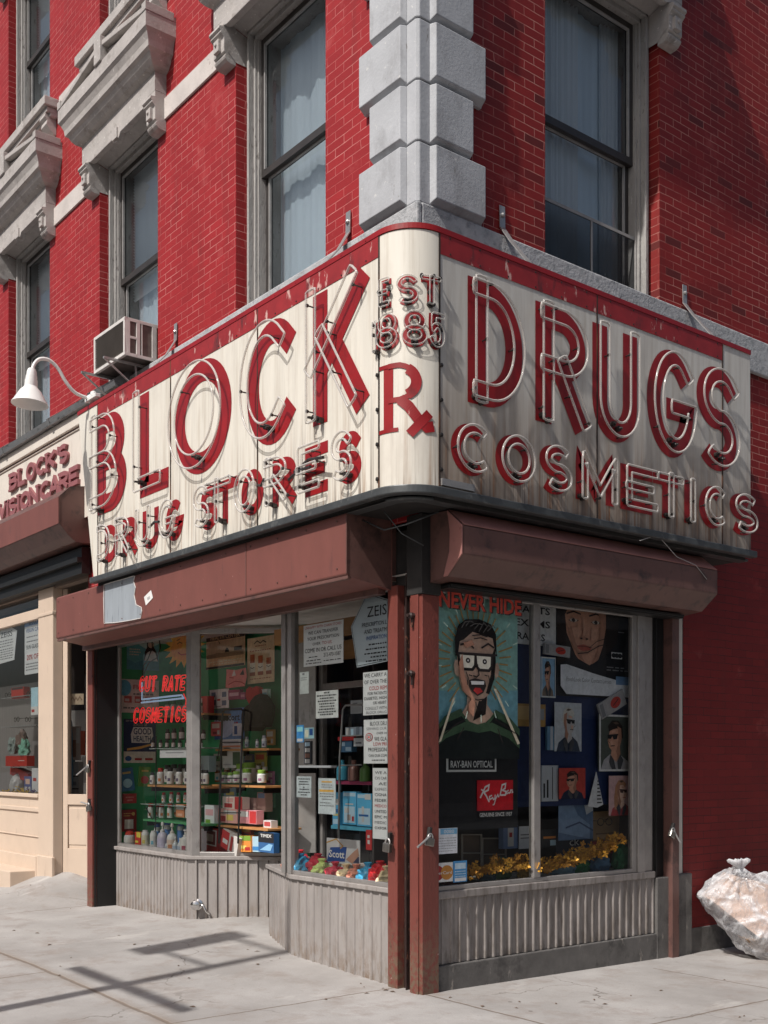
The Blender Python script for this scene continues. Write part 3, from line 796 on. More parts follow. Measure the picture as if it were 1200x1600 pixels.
def neon_letter(ch, u0, u1, z0, z1, hw, fn, root, off=.095, k=.62, r=.0088, slant=0, paint=True, kp=1.0):
    mb = MB(); tb = MB(); sp = MB(); sh = .0
    strokes = glyph(ch, u0, u1, z0, z1, hw)
    for i, (p, cl) in enumerate(strokes):
        if paint: ribbon(mb, p, cl, hw*kp, fn, .003 + .0012*i)
        l = offset(p, hw*k, cl); q = offset(p, -hw*k, cl)
        o2 = off + .004*i
        if cl:
            for c in (l, q): tb.tube([fn(a[0], a[1], o2) for a in chaikin(c, True)], r, 7, True)
        else:
            lp = l + q[::-1]
            tb.tube([fn(a[0], a[1], o2) for a in chaikin(lp, True)], r, 7, True)
        n = len(p)
        for f in (.12, .5, .9):
            j = min(n-1, int(n*f)); s = l if f != .5 else q
            a = s[min(j, len(s)-1)]
            sp.tube([fn(a[0], a[1], .0), fn(a[0], a[1], o2-.006)], .0055, 6)
            sp.tube([fn(a[0], a[1], o2-.016), fn(a[0], a[1], o2-.001)], .0125, 7)
    # electrode housings near the foot of the letter
    pts = min((p for p, c in strokes), key=lambda p: min(a[1] for a in p))
    a = min(pts, key=lambda a: a[1])
    big = (z1-z0) > .5
    for s in (-1, 1):
        uu = a[0] + s*hw*.35; zz = a[1] + hw*(.5 if s < 0 else .2)
        sp.tube([fn(uu, zz, .0), fn(uu, zz, off*.55)], .022 if big else .017, 9)
        sp.tube([fn(uu, zz, off*.55), fn(uu+.01*s, zz, off*.95)], .010, 7)
    if paint: po = mb.build('painted_letter', M_SIGNRED, root, recalc=False)
    to = tb.build('neon_tube', M_TUBE, root, smooth=True)
    sp.build('tube_support', M_TUBEDK, to)
    return to
# ---------------------------------------------------------------- the big wrap-round sign
SL, SR = .450, .417; RC = .280; KX, KY = SR - RC, SL - RC      # standing off the two walls; rounded corner
fL = lambda u, z, o: Vector((u, -SL - o, z))
fR = lambda u, z, o: Vector((SR + o, u, z))
def fC(u, z, o):
    a = u/RC
    return Vector((KX + (RC+o)*math.sin(a), -KY - (RC+o)*math.cos(a), z))
sign = thing('shop_sign', 'big cream wrap-round sign with red neon lettering above the corner shop', 'shop sign')
ZB, ZT = 3.362, 5.091
def panel(pts_u, zb, zt, fn, m, th=.02):
    mb = MB(); n = len(pts_u)
    vs = [fn(u, z, o) for o in (0, -th) for z in (zb, zt) for u in pts_u]
    fs = []
    for i in range(n-1):
        fs += [(i, i+1, n+i+1, n+i), (2*n+i, 3*n+i, 3*n+i+1, 2*n+i+1), (n+i, n+i+1, 3*n+i+1, 3*n+i), (i, 2*n+i, 2*n+i+1, i+1)]
    fs += [(0, n, 3*n, 2*n), (n-1, 3*n-1, 4*n-1, 2*n-1)]
    return mb.add(vs, fs)
for a, b in ((-4.248,-2.764), (-2.758,-1.36), (-1.354,KX-.004)):
    panel([a, b], ZB, ZT, fL, M_CREAM).build('sign_panel', M_CREAM, sign, bevel=.003)
e = MB(); e.prism([(-4.724,-SL,ZT),(-4.254,-SL,ZT),(-4.254,-SL,ZB),(-4.346,-SL,ZB)], (0,.02,0))
e.build('sign_panel', M_CREAM, sign, bevel=.003)
AR = RC*math.pi/2
panel([AR*i/24 for i in range(25)], ZB, ZT-.028, fC, M_CREAM).build('corner_panel', M_CREAM, sign, smooth='auto')
for a, b in ((-KY+.004,1.382), (1.388,2.944)):
    panel([a, b], ZB, ZT, fR, M_CREAM2).build('sign_panel', M_CREAM2, sign, bevel=.003)
e = MB(); e.prism([(SR,2.95,ZT),(SR,3.344,ZT),(SR,3.356,ZB),(SR,2.95,ZB)], (-.02,0,0)); e.build('sign_panel', M_CREAM2, sign, bevel=.003)
# body behind the panels
bk = MB()
out = [(-4.362,-SL+.03),(KX,-SL+.03)] + [(KX+.25*math.sin(R(a)), -KY-.25*math.cos(R(a))) for a in range(15, 91, 15)] + [(SR-.03,3.323)]
inn = [(0,3.323),(0,0),(-4.362,0)]
ring = out + inn
bk.prism([(x, y, ZB+.004) for x, y in ring], (0,0,ZT-ZB-.03))
bk.prism([(-4.714,-SL+.025,ZT-.03),(-4.362,-SL+.025,ZT-.03),(-4.362,-SL+.025,ZB+.01)], (0,.42,0))
bk.build('sign_body', M_TRIM, sign)
for fn_, uu in ((fL, -2.764), (fL, -1.360), (fL, -4.253), (fL, KX), (fR, -KY), (fR, 1.381), (fR, 2.945)):
    q_ = MB(); q_.add([fn_(uu-.0065, ZB+.04, .0045), fn_(uu+.0065, ZB+.04, .0045), fn_(uu+.0065, ZT-.03, .0045), fn_(uu-.0065, ZT-.03, .0045)] + [fn_(uu-.0065, ZB+.04, -.001), fn_(uu+.0065, ZB+.04, -.001), fn_(uu+.0065, ZT-.03, -.001), fn_(uu-.0065, ZT-.03, -.001)], [(0,1,2,3),(4,7,6,5),(0,4,5,1),(1,5,6,2),(2,6,7,3),(3,7,4,0)]); q_.build('panel_joint', M_SEAM, sign)
# red band and thin rim
BZ = 4.929
for a, b in ((-4.246,-2.765), (-2.757,-1.361), (-1.353,KX-.006)):
    panel([a, b], BZ, ZT+.004, lambda u,z,o: fL(u,z,o+.004), None, .003).build('red_band', M_BANDRED, sign)
for a, b in ((-KY+.006,1.381), (1.389,2.943)):
    panel([a, b], BZ, ZT-.026, lambda u,z,o: fR(u,z,o+.004), None, .003).build('red_band', M_BANDRED, sign)
rim = MB()
path = [fL(u, 0, .008) for u in (-4.724, KX)] + [fC(AR*i/16, 0, .008) for i in range(1, 17)] + [fR(3.344, 0, .008)]
n = len(path)
def along(mb, pth, z0, z1, dep):
    vs = []
    for i, p in enumerate(pth):
        a = pth[max(0, i-1)]; b = pth[min(len(pth)-1, i+1)]; t = (b-a).normalized(); nn = Vector((t.y, -t.x, 0))
        vs += [(p.x, p.y, z0), (p.x, p.y, z1), (p.x-nn.x*dep, p.y-nn.y*dep, z1), (p.x-nn.x*dep, p.y-nn.y*dep, z0)]
    fs = [(0,1,2,3), tuple(len(vs)-4+k for k in (3,2,1,0))]
    for i in range(len(pth)-1):
        for k in range(4): fs.append((i*4+k, i*4+(k+1) % 4, i*4+4+(k+1) % 4, i*4+4+k))
    return mb.add(vs, fs)
along(rim, [p for p in path], ZT-.024, ZT+.012, .06).build('sign_rim', M_SIGNRED, sign)
tr = MB(); pth = [fL(u, 0, .032) for u in (-4.382, -3.0, -1.2, KX)] + [fC(AR*i/16, 0, .032) for i in range(1, 17)] + [fR(u, 0, .032) for u in (1.2, 3.406)]
along(tr, pth, 3.346, 3.402, .07)
along(tr, [p + Vector((0,0,0)) for p in [fL(u, 0, -.05) for u in (-4.362, KX)] + [fC(AR*i/16, 0, -.05) for i in range(1, 17)] + [fR(3.396, 0, -.05)]], 3.323, 3.345, .10)
tr.build('bottom_trim', M_TRIM, sign, bevel=.008)
un = MB(); un.prism([(x, y, 3.325) for x, y in [(-4.362,-.40),(KX,-.40),(.37,-KY),(.37,3.344),(0.02,3.344),(.02,-.02),(-4.362,-.02)]], (0,0,.03)); un.build('sign_soffit', M_DARK, sign)
# words
def word(items, z0, z1, hw, fn, **k):
    for it in items:
        ch, a, b = it[:3]; q0, q1 = (it[3], it[4]) if len(it) > 3 else (z0, z1)
        neon_letter(ch, a, b, q0, q1, hw, fn, sign, **k)
word([('B',-4.242,-3.622), ('L',-3.346,-2.796), ('O',-2.682,-1.744), ('C',-1.516,-0.796), ('K',-0.62,0.007)], 3.984, 4.912, 0.0881, fL, off=.085)
word([('D',-4.087,-3.798), ('R',-3.698,-3.403), ('U',-3.294,-2.983), ('G',-2.848,-2.532), ('S',-2.237,-1.962), ('T',-2.04,-1.638), ('O',-1.594,-1.273), ('R',-1.148,-0.837), ('E',-0.718,-0.438), ('S',-0.309,-0.053)], 3.502, 3.854, 0.0415, fL, off=.078, r=.0085)
word([('D',0.079,0.597), ('R',0.726,1.25), ('U',1.328,1.841), ('G',1.96,2.551), ('S',2.582,3.142)], 4.01, 4.855, 0.0829, fR, off=.055)
word([('C',-0.072,0.27), ('O',0.336,0.688), ('S',0.763,1.063), ('M',1.146,1.566), ('E',1.644,2.027), ('T',2.033,2.349), ('I',2.411,2.535), ('C',2.623,2.96), ('S',3.038,3.385)], 3.52, 3.865, 0.0446, fR, off=.055, r=.0085)
d = lambda a: RC*R(a)
word([('E',d(6),d(22)), ('S',d(31),d(58)), ('T',d(62),d(87))], 4.57, 4.756, .017, fC, off=.035, r=.005, k=.8, kp=1.15)
word([('1',d(-6),d(2)), ('8',d(3),d(33)), ('8',d(38),d(69)), ('5',d(72),d(94))], 4.295, 4.523, .0195, fC, off=.035, r=.005, k=.8, kp=1.15)
rx = MB()
def rib(pts, hw, o): ribbon(rx, dense(pts, .015), False, hw, fC, o)
rib([(d(17), 3.766), (d(17), 4.181)], .037, .003)
rib([(d(1), 3.766), (d(32), 3.766)], .013, .0042); rib([(d(1), 4.186), (d(25), 4.186)], .013, .0042)
rib([(d(17),4.184),(d(34),4.184)] + [(d(34)+x*RC*R(21), 4.072+y*.108) for x, y in earc(0,0,1,1,80,-80)] + [(d(34),3.96),(d(17),3.96)], .017, .0054)
rib([(d(34)+x*RC*R(22), 4.072+y*.095) for x, y in earc(0,0,1,1,62,-62)], .034, .0066)
rib([(d(34),3.963),(d(46),3.911),(d(60),3.818),(d(70),3.777),(d(80),3.789)], .034, .0078)
rib([(d(47),3.73),(d(60),3.797),(d(74),3.87)], .030, .009)
rx.build('painted_letter', M_SIGNRED, sign, recalc=False)
# wiring clutter under the corner and between letters
wi = MB()
for a, b, c in (((-0.786,3.694),(-0.578,3.735),(-0.371,3.704)), ((-0.858,3.652),(-0.713,3.683),(-0.526,3.673)), ((-3.066,3.673),(-2.931,3.694),(-2.807,3.673)), ((-1.273,3.694),(-1.2,3.673),(-1.128,3.704))):
    wi.tube([fL(p[0], p[1], .05+.02*i) for i, p in enumerate((a, b, c))], .011, 7)
wi.build('wire', M_TUBEDK, sign)
wi = MB()
for k in range(5):
    zz = 4.73 - .228*k
    wi.lathe(fL(KX-.012, zz-.35, .0), [(.014,0),(.014,.012),(0,.016)], 8, (0,-1,0)); wi.lathe(fR(-KY+.012, zz-.3, .0), [(.014,0),(.014,.012),(0,.016)], 8, (1,0,0))
wi.build('rivet', M_TUBEDK, sign)
wi = MB(); wi.box(SR-.002,-0.16,3.416,SR+.018,0.13,3.461); wi.build('maker_plate', M_STEEL, sign)
# screws along band
sc_ = MB()
for i in range(16):
    x = -4.154 + i*.277
    for zz in (5.078, 4.948): sc_.lathe(fL(x, zz, .004), [(.007,0),(.005,.004)], 6, (0,-1,0))
for i in range(12):
    y = -0.077 + i*.268
    for zz in (5.052, 4.948): sc_.lathe(fR(y, zz, .004), [(.007,0),(.005,.004)], 6, (1,0,0))
sc_.build('screw', M_TUBEDK, sign)
def strap(pts, up, bolt, ax):
    m = MB()
    for a, b in zip(pts, pts[1:]): m.bar(a, b, .055, .007, up)
    m.lathe(bolt, [(.017,0),(.017,.012),(.008,.02),(0,.02)], 8, ax)
    m.build('strap', M_STEEL, sign)
for x in (-.79, -3.50):
    strap([(x,-.012,5.72),(x,-.016,5.56),(x+.02,-.12,5.40),(x+.05,-.40,5.09)], (0,-1,.3), (x,-.016,5.64), (0,-1,0))
for y in (.80, 2.985):
    strap([(.012,y,5.70),(.016,y,5.54),(.12,y-.01,5.40),(.38,y-.03,5.09)], (1,0,.3), (.016,y,5.63), (1,0,0))
# cable drooping below the corner
cb = MB()
cb.tube([(-.30,-.26,3.30),(-.10,-.22,3.20),(.06,-.16,3.22),(.22,.0,3.30)], .006, 6)
cb.tube([(.0,-.3,3.30),(.04,-.18,3.16),(.12,-.05,3.08)], .004, 6)
cb.build('cable', M_TRIM, sign, smooth=True)
cb = MB()
cb.tube([(.44,1.85,3.30),(.43,2.0,3.35),(.42,2.12,3.36),(.405,2.35,3.24),(.405,2.6,3.20),(.405,2.75,3.10)], .003, 6)
cb.build('cable', M_STEEL, sign, smooth=True)
# ---------------------------------------------------------------- neighbour's sign
vs_ = thing('shop_sign', 'cream signboard with raised maroon slab letters left of the neon sign', 'shop sign', (-9.6, -.1, 4.4))
b = MB(); b.box(-16, -.12, 4.2, -4.4, 0, 5.165); b.build('sign_board', M_VCSIGN, vs_)
b = MB(); b.box(-16,-.15,5.205,-4.4,-.001,5.335); b.box(-16,-.135,5.165,-4.4,-.001,5.175); b.build('fascia', M_VCSIGN, vs_, bevel=.006)
b = MB(); b.box(-16,-.122,5.1751,-4.4,-.001,5.2049); b.build('groove', M_BROWN2, vs_)
b = MB()
b.prism([(-16,-.20,5.34),(-16,-.22,5.40),(-16,0,5.56),(-16,0,5.34)], (11.6,0,0))
for x in (-9.3,-8.2,-7.55,-6.1,-5.0): b.prism([(x,-.215,5.335),(x,-.235,5.405),(x,-.004,5.57),(x,-.004,5.335)], (.05,0,0))
b.build('flashing', mat('grey sheet flashing', (.26,.265,.27), .5, .15, 6, .15, 20, metal=.5, over=[((.06,.06,.06), .55, .68, 7, (.6,3,3))]), vs_)
VP = -.12
def raised(ch, px0, px1, z0, z1, hw, serif):
    u0 = atY(px0, 770, VP).x; u1 = atY(px1, 770, VP).x
    fn = lambda u, z, o: Vector((u, VP - o, z))
    mb = MB(); k = 0
    for p, cl in glyph(ch, u0, u1, z0, z1, hw, .05):
        ribbon(mb, p, cl, hw, fn, 0, .035 + .0008*k); k += 1
        if serif and not cl:
            for e, q in ((0,1), (-1,-2)):
                dx, dz = p[e][0]-p[q][0], p[e][1]-p[q][1]; L = math.hypot(dx, dz) or 1
                if abs(dz)/L > .6:
                    zz = max(z0+hw*.45, min(z1-hw*.45, p[e][1]))
                    ribbon(mb, [(p[e][0]-hw*2.0, zz), (p[e][0]+hw*2.0, zz)], False, hw*.5, fn, 0, .035 + .0008*k); k += 1
    mb.build('raised_letter', M_VCLET, vs_)
for ch, a, c in (('B',18.5,31), ('L',32,43), ('O',45,58.5), ('C',60.5,74.5), ('K',75.5,90.5), ("'",92.5,97.5), ('S',95.5,109.5)): raised(ch, a, c, 4.875, 5.085, .0255, ch not in "O'")
for ch, a, c in (('V',1,13.5), ('I',12.5,18.5), ('S',18,29), ('I',29,36), ('O',36,50), ('N',49.5,63.5), ('C',67,82), ('A',80.5,96), ('R',96.5,111), ('E',112,126)): raised(ch, a, c, 4.575, 4.785, .0255, ch not in "O")
# ---------------------------------------------------------------- corner shopfront
shop = thing('shopfront', 'corner shopfront of ribbed grey bulkheads, aluminium windows and a brown corner post', 'shopfront')
def ribbed(path, pitch, z1, name, m, zlow=None, swell=.011):
    mb = MB(); vs = []
    for a, b in zip(path, path[1:]):
        a, b = Vector((a[0], a[1], 0)), Vector((b[0], b[1], 0)); L = (b-a).length; d = (b-a)/L; nn = Vector((d.y, -d.x, 0))
        k = max(1, int(round(L/pitch))); p = L/k
        for i in range(k):
            for t, o in ((0,0), (.70,0), (.76,swell), (.93,swell), (.99,0)): 
                q = a + d*(p*(i+t)) + nn*o; vs.append(q)
        vs.append(b.copy())
    n = len(vs)
    pts = [Vector((q.x, q.y, (zlow if zlow is not None else gz(q.x, q.y)-.03))) for q in vs] + [Vector((q.x, q.y, z1)) for q in vs]
    mb.add(pts, [(i, i+1, n+i+1, n+i) for i in range(n-1)])
    mb.build(name, m, shop, recalc=False)
def cap(path, z0, z1, over, back, name, m, b=.006):
    mb = MB(); pts = []; bks = []
    P = [Vector((p[0], p[1], 0)) for p in path]
    for i, p in enumerate(P):
        a = P[max(0,i-1)]; c = P[min(len(P)-1,i+1)]
        n1 = (p-a).normalized() if i > 0 else (c-p).normalized(); n2 = (c-p).normalized() if i < len(P)-1 else n1
        m1 = Vector((n1.y,-n1.x,0)); m2 = Vector((n2.y,-n2.x,0)); nn = (m1+m2).normalized(); k = 1/max(.4, nn.dot(m1))
        pts.append(p + nn*over*k); bks.append(p - nn*back*k)
    n = len(P); vs = []
    for i in range(n):
        for q, zz in ((pts[i],z0),(pts[i],z1),(bks[i],z1),(bks[i],z0)): vs.append((q.x,q.y,zz))
    fs = [(0,1,2,3), tuple(4*n-4+k for k in (3,2,1,0))]
    for i in range(n-1):
        for k in range(4): fs.append((4*i+k, 4*i+(k+1)%4, 4*i+4+(k+1)%4, 4*i+4+k))
    mb.add(vs, fs); mb.build(name, m, shop, bevel=b)
# paths run so that the street side is on the right hand
W1P = [(-1.95,1.25), (-2.48,.37), (-1.60,.03), (-.33,.03)]
BAYP = [(-5.345,.25), (-3.75,.25), (-2.90,1.10)]
W2P = [(.0,.15), (.0,2.58)]
ribbed(W1P, .105, .665, 'bulkhead', M_BULK)
cap(W1P, .665, .702, .028, .06, 'sill', M_BULK)
ribbed(BAYP[:2], .068, .665, 'bulkhead', M_BULK)
ribbed(BAYP[1:], .10, .665, 'bulkhead', M_BULK, swell=.02)
cap(BAYP, .665, .702, .03, .06, 'sill', M_BULK)
ribbed(W2P, .085, .64, 'bulkhead', M_BULKD, zlow=.18)
cap(W2P, .64, .695, .022, .08, 'sill', M_BULKD)
g = MB(); g.prism([(-.02,.13,-.3),(-.02,2.83,-.3),(.03,2.83,-.3),(.03,.13,-.3)], (0,0,.475)); g.box(-.05,2.585,-.3,.035,2.83,.64)
g.build('plinth', M_PLINTH, shop, bevel=.008)
g = MB(); g.box(-.05,2.832,-.3,.05,3.045,.655); g.build('plinth', M_PLINTH, shop, bevel=.012)
g = MB(); g.box(-.03,3.046,-.3,.012,16,.17); g.build('plinth', M_PLINTH, shop, bevel=.006)
g = MB(); g.box(-.06,2.832,.656,.012,2.955,3.0); g.build('cream_jamb', mat('cream jamb', (.52,.49,.44), .5, .06, 4), shop)
# corner post with shutter tracks
g = MB(); g.box(-.085,-.004,-.06,.052,.148,2.765); g.box(-.062,-.016,-.02,.018,-.004,2.765); g.build('corner_post', M_POST, shop, bevel=.004)
g = MB(); g.box(-5.5,.0,2.905,-.301,.05,3.34); g.build('fascia_panel', M_BROWN2, shop)
g = MB(); g.box(-.05,.16,3.0,-.002,2.83,3.34); g.build('fascia_panel', M_BROWN2, shop)
g = MB(); g.box(-.10,-.02,2.766,.062,.16,3.32); g.build('shaded_post_top', M_DARK, shop, bevel=.004)  # near-black colour paints the shade of the recess above the post
g = MB(); g.box(-.33,-.004,-.06,-.222,.10,2.86); g.build('shutter_rail', M_POST, shop, bevel=.004)
g = MB(); g.box(-.222,.06,-.06,-.085,.12,2.95); g.box(-.16,.02,-.06,-.15,.06,2.95); g.build('shutter_track', M_POSTD, shop)
g = MB(); g.box(-.30,.05,2.86,.02,.25,3.25); g.build('post_backing', M_DARK, shop)
g = MB()
for y in (.0,): 
    for zz in (2.62, 2.22):
        g.lathe((-.03,-.016,zz), [(.022,0),(.022,.03),(.012,.04),(.012,.055),(0,.055)], 8, (0,-1,0)); g.bar((-.03,-.03,zz+.02),(-.028,-.03,zz-.08),.02,.012,(0,1,0))
g.build('hasp', M_POSTD, shop)
# left end of the front
g = MB(); g.box(-5.49,-.02,-.06,-5.36,.13,2.92); g.build('shutter_rail', M_POST, shop, bevel=.004)
g = MB(); g.box(-5.359,.03,-.06,-5.346,.26,2.92); g.box(-5.352,-.0,.0,-5.344,.02,2.92); g.build('shutter_track', M_BLACK, shop)
# right end
g = MB(); g.box(-.12,2.585,.641,-.02,2.83,3.0); g.box(-.01,2.60,.641,.012,2.61,3.0); g.build('shutter_track', M_BLACK, shop)
g = MB(); g.box(-.02,2.735,-.06,.075,2.828,2.86); g.build('shutter_rail', M_BROWN2, shop, bevel=.004)
# window frames
def frame_bar(a, b, w_, d_, m=None, name='window_frame'):
    g = MB(); g.bar(a, b, w_, d_, (0,1,0) if abs(Vector(a).z-Vector(b).z) > .1 else (0,0,1)); return g
g = MB()
g.box(-1.755,.02,.702,-1.70,.09,2.90); g.box(-1.69,.035,.702,-1.655,.10,2.90); g.box(-1.645,.012,.702,-1.60,.09,2.90)
g.box(-1.60,.03,.702,-.33,.075,.735); g.box(-1.60,.03,2.84,-.33,.08,2.90)
g.build('window_frame', M_ALU, shop, bevel=.004)
def dirbar(mb, p, q, z0, z1, th, dep=.045):
    p, q = Vector((p[0],p[1],0)), Vector((q[0],q[1],0)); d = (q-p).normalized(); n = Vector((d.y,-d.x,0))
    mb.prism([p+n*.0+Vector((0,0,z0)), q+Vector((0,0,z0)), q+Vector((0,0,z1)), p+Vector((0,0,z1))], -n*dep)
g = MB()
g.prism([(-3.80,.262,.702),(-3.70,.262,.702),(-3.665,.335,.702),(-3.71,.375,.702),(-3.80,.325,.702)], (0,0,2.198))
dirbar(g, (-5.345,.262), (-3.80,.262), .702, .738, 0); dirbar(g, (-3.70,.30), (-2.92,1.08), .702, .738, 0)
dirbar(g, (-5.345,.262), (-3.80,.262), 2.85, 2.90, 0); dirbar(g, (-3.70,.30), (-2.92,1.08), 2.85, 2.90, 0)
g.box(-5.345,.262,.738,-5.315,.30,2.85)
dirbar(g, (-2.98,1.02), (-2.86,1.14), .738, 2.85, 0, .06)
g.build('window_frame', M_ALU, shop, bevel=.004)
g = MB()
g.box(-.05,.149,.695,-.005,.175,2.82); g.box(-.055,1.15,.73,.0,1.222,2.80); g.box(-.05,2.315,.695,-.005,2.37,2.82); g.box(-.04,2.372,.695,.01,2.46,2.82); g.box(-.06,2.462,.695,-.01,2.58,2.85)
g.box(-.05,.175,.695,-.004,2.315,.73); g.box(-.05,.175,2.80,-.004,2.315,2.86)
g.build('window_frame', M_ALU, shop, bevel=.004)
def pane(a, b, z0, z1):
    g = MB(); g.add([(a[0],a[1],z0),(b[0],b[1],z0),(b[0],b[1],z1),(a[0],a[1],z1)], [(0,1,2,3)]); g.build('glass_pane', M_GLASS, shop, recalc=False)
pane((-1.60,.05), (-.33,.05), .735, 2.84)
pane((-5.315,.28), (-3.80,.28), .738, 2.85); pane((-3.69,.325), (-2.97,1.045), .738, 2.85)
pane((-.028,.175), (-.028,1.15), .73, 2.80); pane((-.028,1.222), (-.028,2.315), .73, 2.80)
# inside of the shop
g = MB()
g.add([(-5.5,.25,.70),(-3.78,.28,.70),(-2.95,1.08,.70),(-2.95,1.4,.70),(-5.5,1.4,.70)], [(0,1,2,3,4)])
g.add([(-1.62,.06,.70),(-.12,.06,.70),(-.12,.9,.70),(-1.9,.9,.70)], [(0,1,2,3)])
g.add([(-.03,.15,.70),(-.03,2.5,.70),(-.62,2.5,.70),(-.62,.15,.70)], [(0,1,2,3)])
g.build('display_floor', mat('display shelf boards', (.55,.52,.47), .6, .12, 5), shop, recalc=False)
M_GREEN = mat('green pegboard', (.055,.37,.155), .6, .10, 4, over=[((.03,.20,.085), .6, .75, 3, (1,1,1))])
g = MB(); g.box(-5.44,.30,.70,-5.40,1.12,2.95); g.box(-5.44,1.08,.70,-2.93,1.12,2.95)
g.build('green_backboard', M_GREEN, shop)
g = MB(); g.add([(-5.5,.0,2.93),(0,0,2.93),(0,3,2.93),(-.2,8,2.93),(-5.5,8,2.93)], [(0,1,2,3,4)]); g.build('shop_ceiling', mat('white shop ceiling', (.62,.60,.57), .8), shop, recalc=False)
g = MB(); g.box(-5.6,6.2,-.2,0,6.3,3.0); g.box(-5.62,1.13,-.2,-5.5,6.2,3.0); g.box(-.72,.16,.70,-.70,2.55,2.93); g.box(-.70,2.50,.70,-.02,2.56,2.93)
g.box(-.72,.16,-.2,-.70,6.2,.70)
g.build('inner_wall', mat('dark shop interior', (.055,.048,.044), .8, .2, 2), shop)
g = MB(); g.add([(-5.5,1.3,.17),(-.75,1.3,.17),(-.75,6.2,.17),(-5.5,6.2,.17)], [(0,1,2,3)]); 
g.build('shop_floor', mat('shop floor tile', (.16,.14,.12), .5, .2, 3), shop, recalc=False)
g = MB(); g.box(-2.9,1.2,.08,-2.84,1.26,2.93); g.box(-2.0,1.2,.08,-1.94,1.26,2.93); g.box(-2.84,1.21,2.3,-2.0,1.25,2.36); g.box(-2.84,1.21,.08,-2.0,1.25,.25)
g.build('door_frame', M_ALU, shop, bevel=.004)
g = MB(); g.add([(-2.84,1.23,.25),(-2.0,1.23,.25),(-2.0,1.23,2.3),(-2.84,1.23,2.3)], [(0,1,2,3)]); g.build('door_glass', M_GLASS, shop, recalc=False)
g = MB(); g.box(-5.3,1.4,2.60,-.6,1.46,2.78); g.box(-2.6,.5,2.66,-.15,.56,2.80); g.build('wooden_beam', mat('varnished pine', (.30,.155,.055), .5, .15, 5, stretch=(.3,3,3)), shop)
# interior pier seen through the corner window
pr = at(560, 1100, (0,2.2,0), (0,1,0)); g = MB(); g.box(pr.x-.09, 2.2, .08, pr.x+.05, 2.3, 2.93); g.build('inner_pier', mat('grey pier paint', (.22,.21,.20), .6), shop)
# ---------------------------------------------------------------- roller shutter boxes
def profile_box(name, label, prof, e0, e1, axis, m, top=None, group=None):
    """prof = [(out, z)] closed outline; extruded from e0 to e1 along the wall"""
    mid = (e0+e1)/2
    loc = (mid, 0, prof[0][1]) if axis == 'x' else (0, mid, prof[0][1])
    t = thing(name, label, 'shutter box', loc)
    n = len(prof)
    P = (lambda o, e, z: (e, -o, z)) if axis == 'x' else (lambda o, e, z: (o, e, z))
    mb = MB(); vs = [P(o, e0, z) for o, z in prof] + [P(o, e1, z) for o, z in prof]
    mb.add(vs, [(i, (i+1)%n, n+(i+1)%n, n+i) for i in range(n)])
    mb.build('housing', m, t, bevel=.008)
    for e, d in ((e0, .006), (e1, -.006)):
        c = MB(); a = [P(o*1.0, e+d, z) for o, z in prof]; c.prism(a, (d*.5,0,0) if axis == 'x' else (0,d*.5,0)); c.build('end_plate', m if e == e0 else M_BROWN2, t)
    return t
LB = profile_box('roller_shutter_box', 'long brown shutter box with a bare grey patch, below the left sign face',
    [(-.0,2.83),(.38,2.892),(.40,2.908),(.40,3.325),(.38,3.338),(-.0,3.34)], -5.40, -.285, 'x', M_BROWN)
g = MB(); g.box(-5.395,-.393,2.872,-.29,-.36,2.896); g.box(-5.46,-.09,2.80,-.335,-.02,2.86); g.build('bottom_bar', M_BROWN2, LB, bevel=.004)
def onbox(px, py): return at(px, py, (0,-.403,0), (0,1,0))
gp = [onbox(*p) for p in [(163,974),(162,935),(163,912),(166,902),(173,899),(208,896),(211,900),(209,908),(212,918),(210,930),(213,945),(217,947),(221,949),(222,955),(220,966),(200,970),(180,973)]]
for p in gp: p.z = max(2.912, min(3.322, p.z))
g = MB(); g.prism(gp, (0,.002,0)); g.build('bare_patch', mat('bare grey zinc', (.30,.33,.36), .5, .12, 6, .05, 20, stretch=(2,2,.3), over=[((.16,.18,.20), .60, .68, 8, (4,4,.25))]), LB, recalc=True)
g = MB(); rim_ = [p + Vector((0,-.0015,0)) for p in gp]; g.tube(rim_, .004, 5, True); g.build('peeled_edge', mat('peeled paint edge', (.62,.58,.55), .7), LB)
g = MB()
for px in (163.5, 384, 541):
    x = onbox(px, 900).x; g.box(x-.004,-.404,2.911,x+.004,-.399,3.322)
g.build('seam', M_BROWN2, LB)
g = MB()
for i in range(14):
    for zz in (2.955, 3.285):
        x = -5.34 + i*.38; g.lathe((x,-.401,zz), [(.008,0),(.006,.006),(0,.006)], 6, (0,-1,0))
g.build('rivet', M_BROWN2, LB)
st = MB(); st.prism([onbox(*p) for p in [(225,933),(236,922),(239,934),(228,946)]], (0,-.001,0)); o = st.build('sticker', mat('white sticker', (.74,.73,.71), .6), None)
tag(o, 'small white diamond sticker on the brown shutter box beside the grey patch', 'sticker')
st = MB(); q = [onbox(*p) for p in [(230,934),(234,931),(235,935),(231,938)]]; st.prism([p+Vector((0,-.0015,0)) for p in q], (0,-.0005,0)); oo = st.build('emblem', mat('grey print', (.4,.4,.4), .6), None); oo.parent = o
RB = profile_box('roller_shutter_box', 'brown six sided shutter box above the shaded poster window',
    [(.0,2.84),(.25,2.866),(.40,2.995),(.40,3.188),(.25,3.312),(.0,3.318)], .055, 2.90, 'y', M_BROWN2)
g = MB(); g.box(.0,.16,2.812,.14,2.80,2.838); g.box(.14,.17,2.822,.155,2.79,2.842); g.build('bottom_bar', M_BLACK, RB, bevel=.003)
g = MB(); g.prism([(.252,.06,3.3155),(.403,.06,3.1915),(.403,2.895,3.1915),(.252,2.895,3.3155)], (.002,0,.002)); g.build('top_flap', M_LITPAINT, RB)  # flap lies under the sign; its paler colour paints it as lit
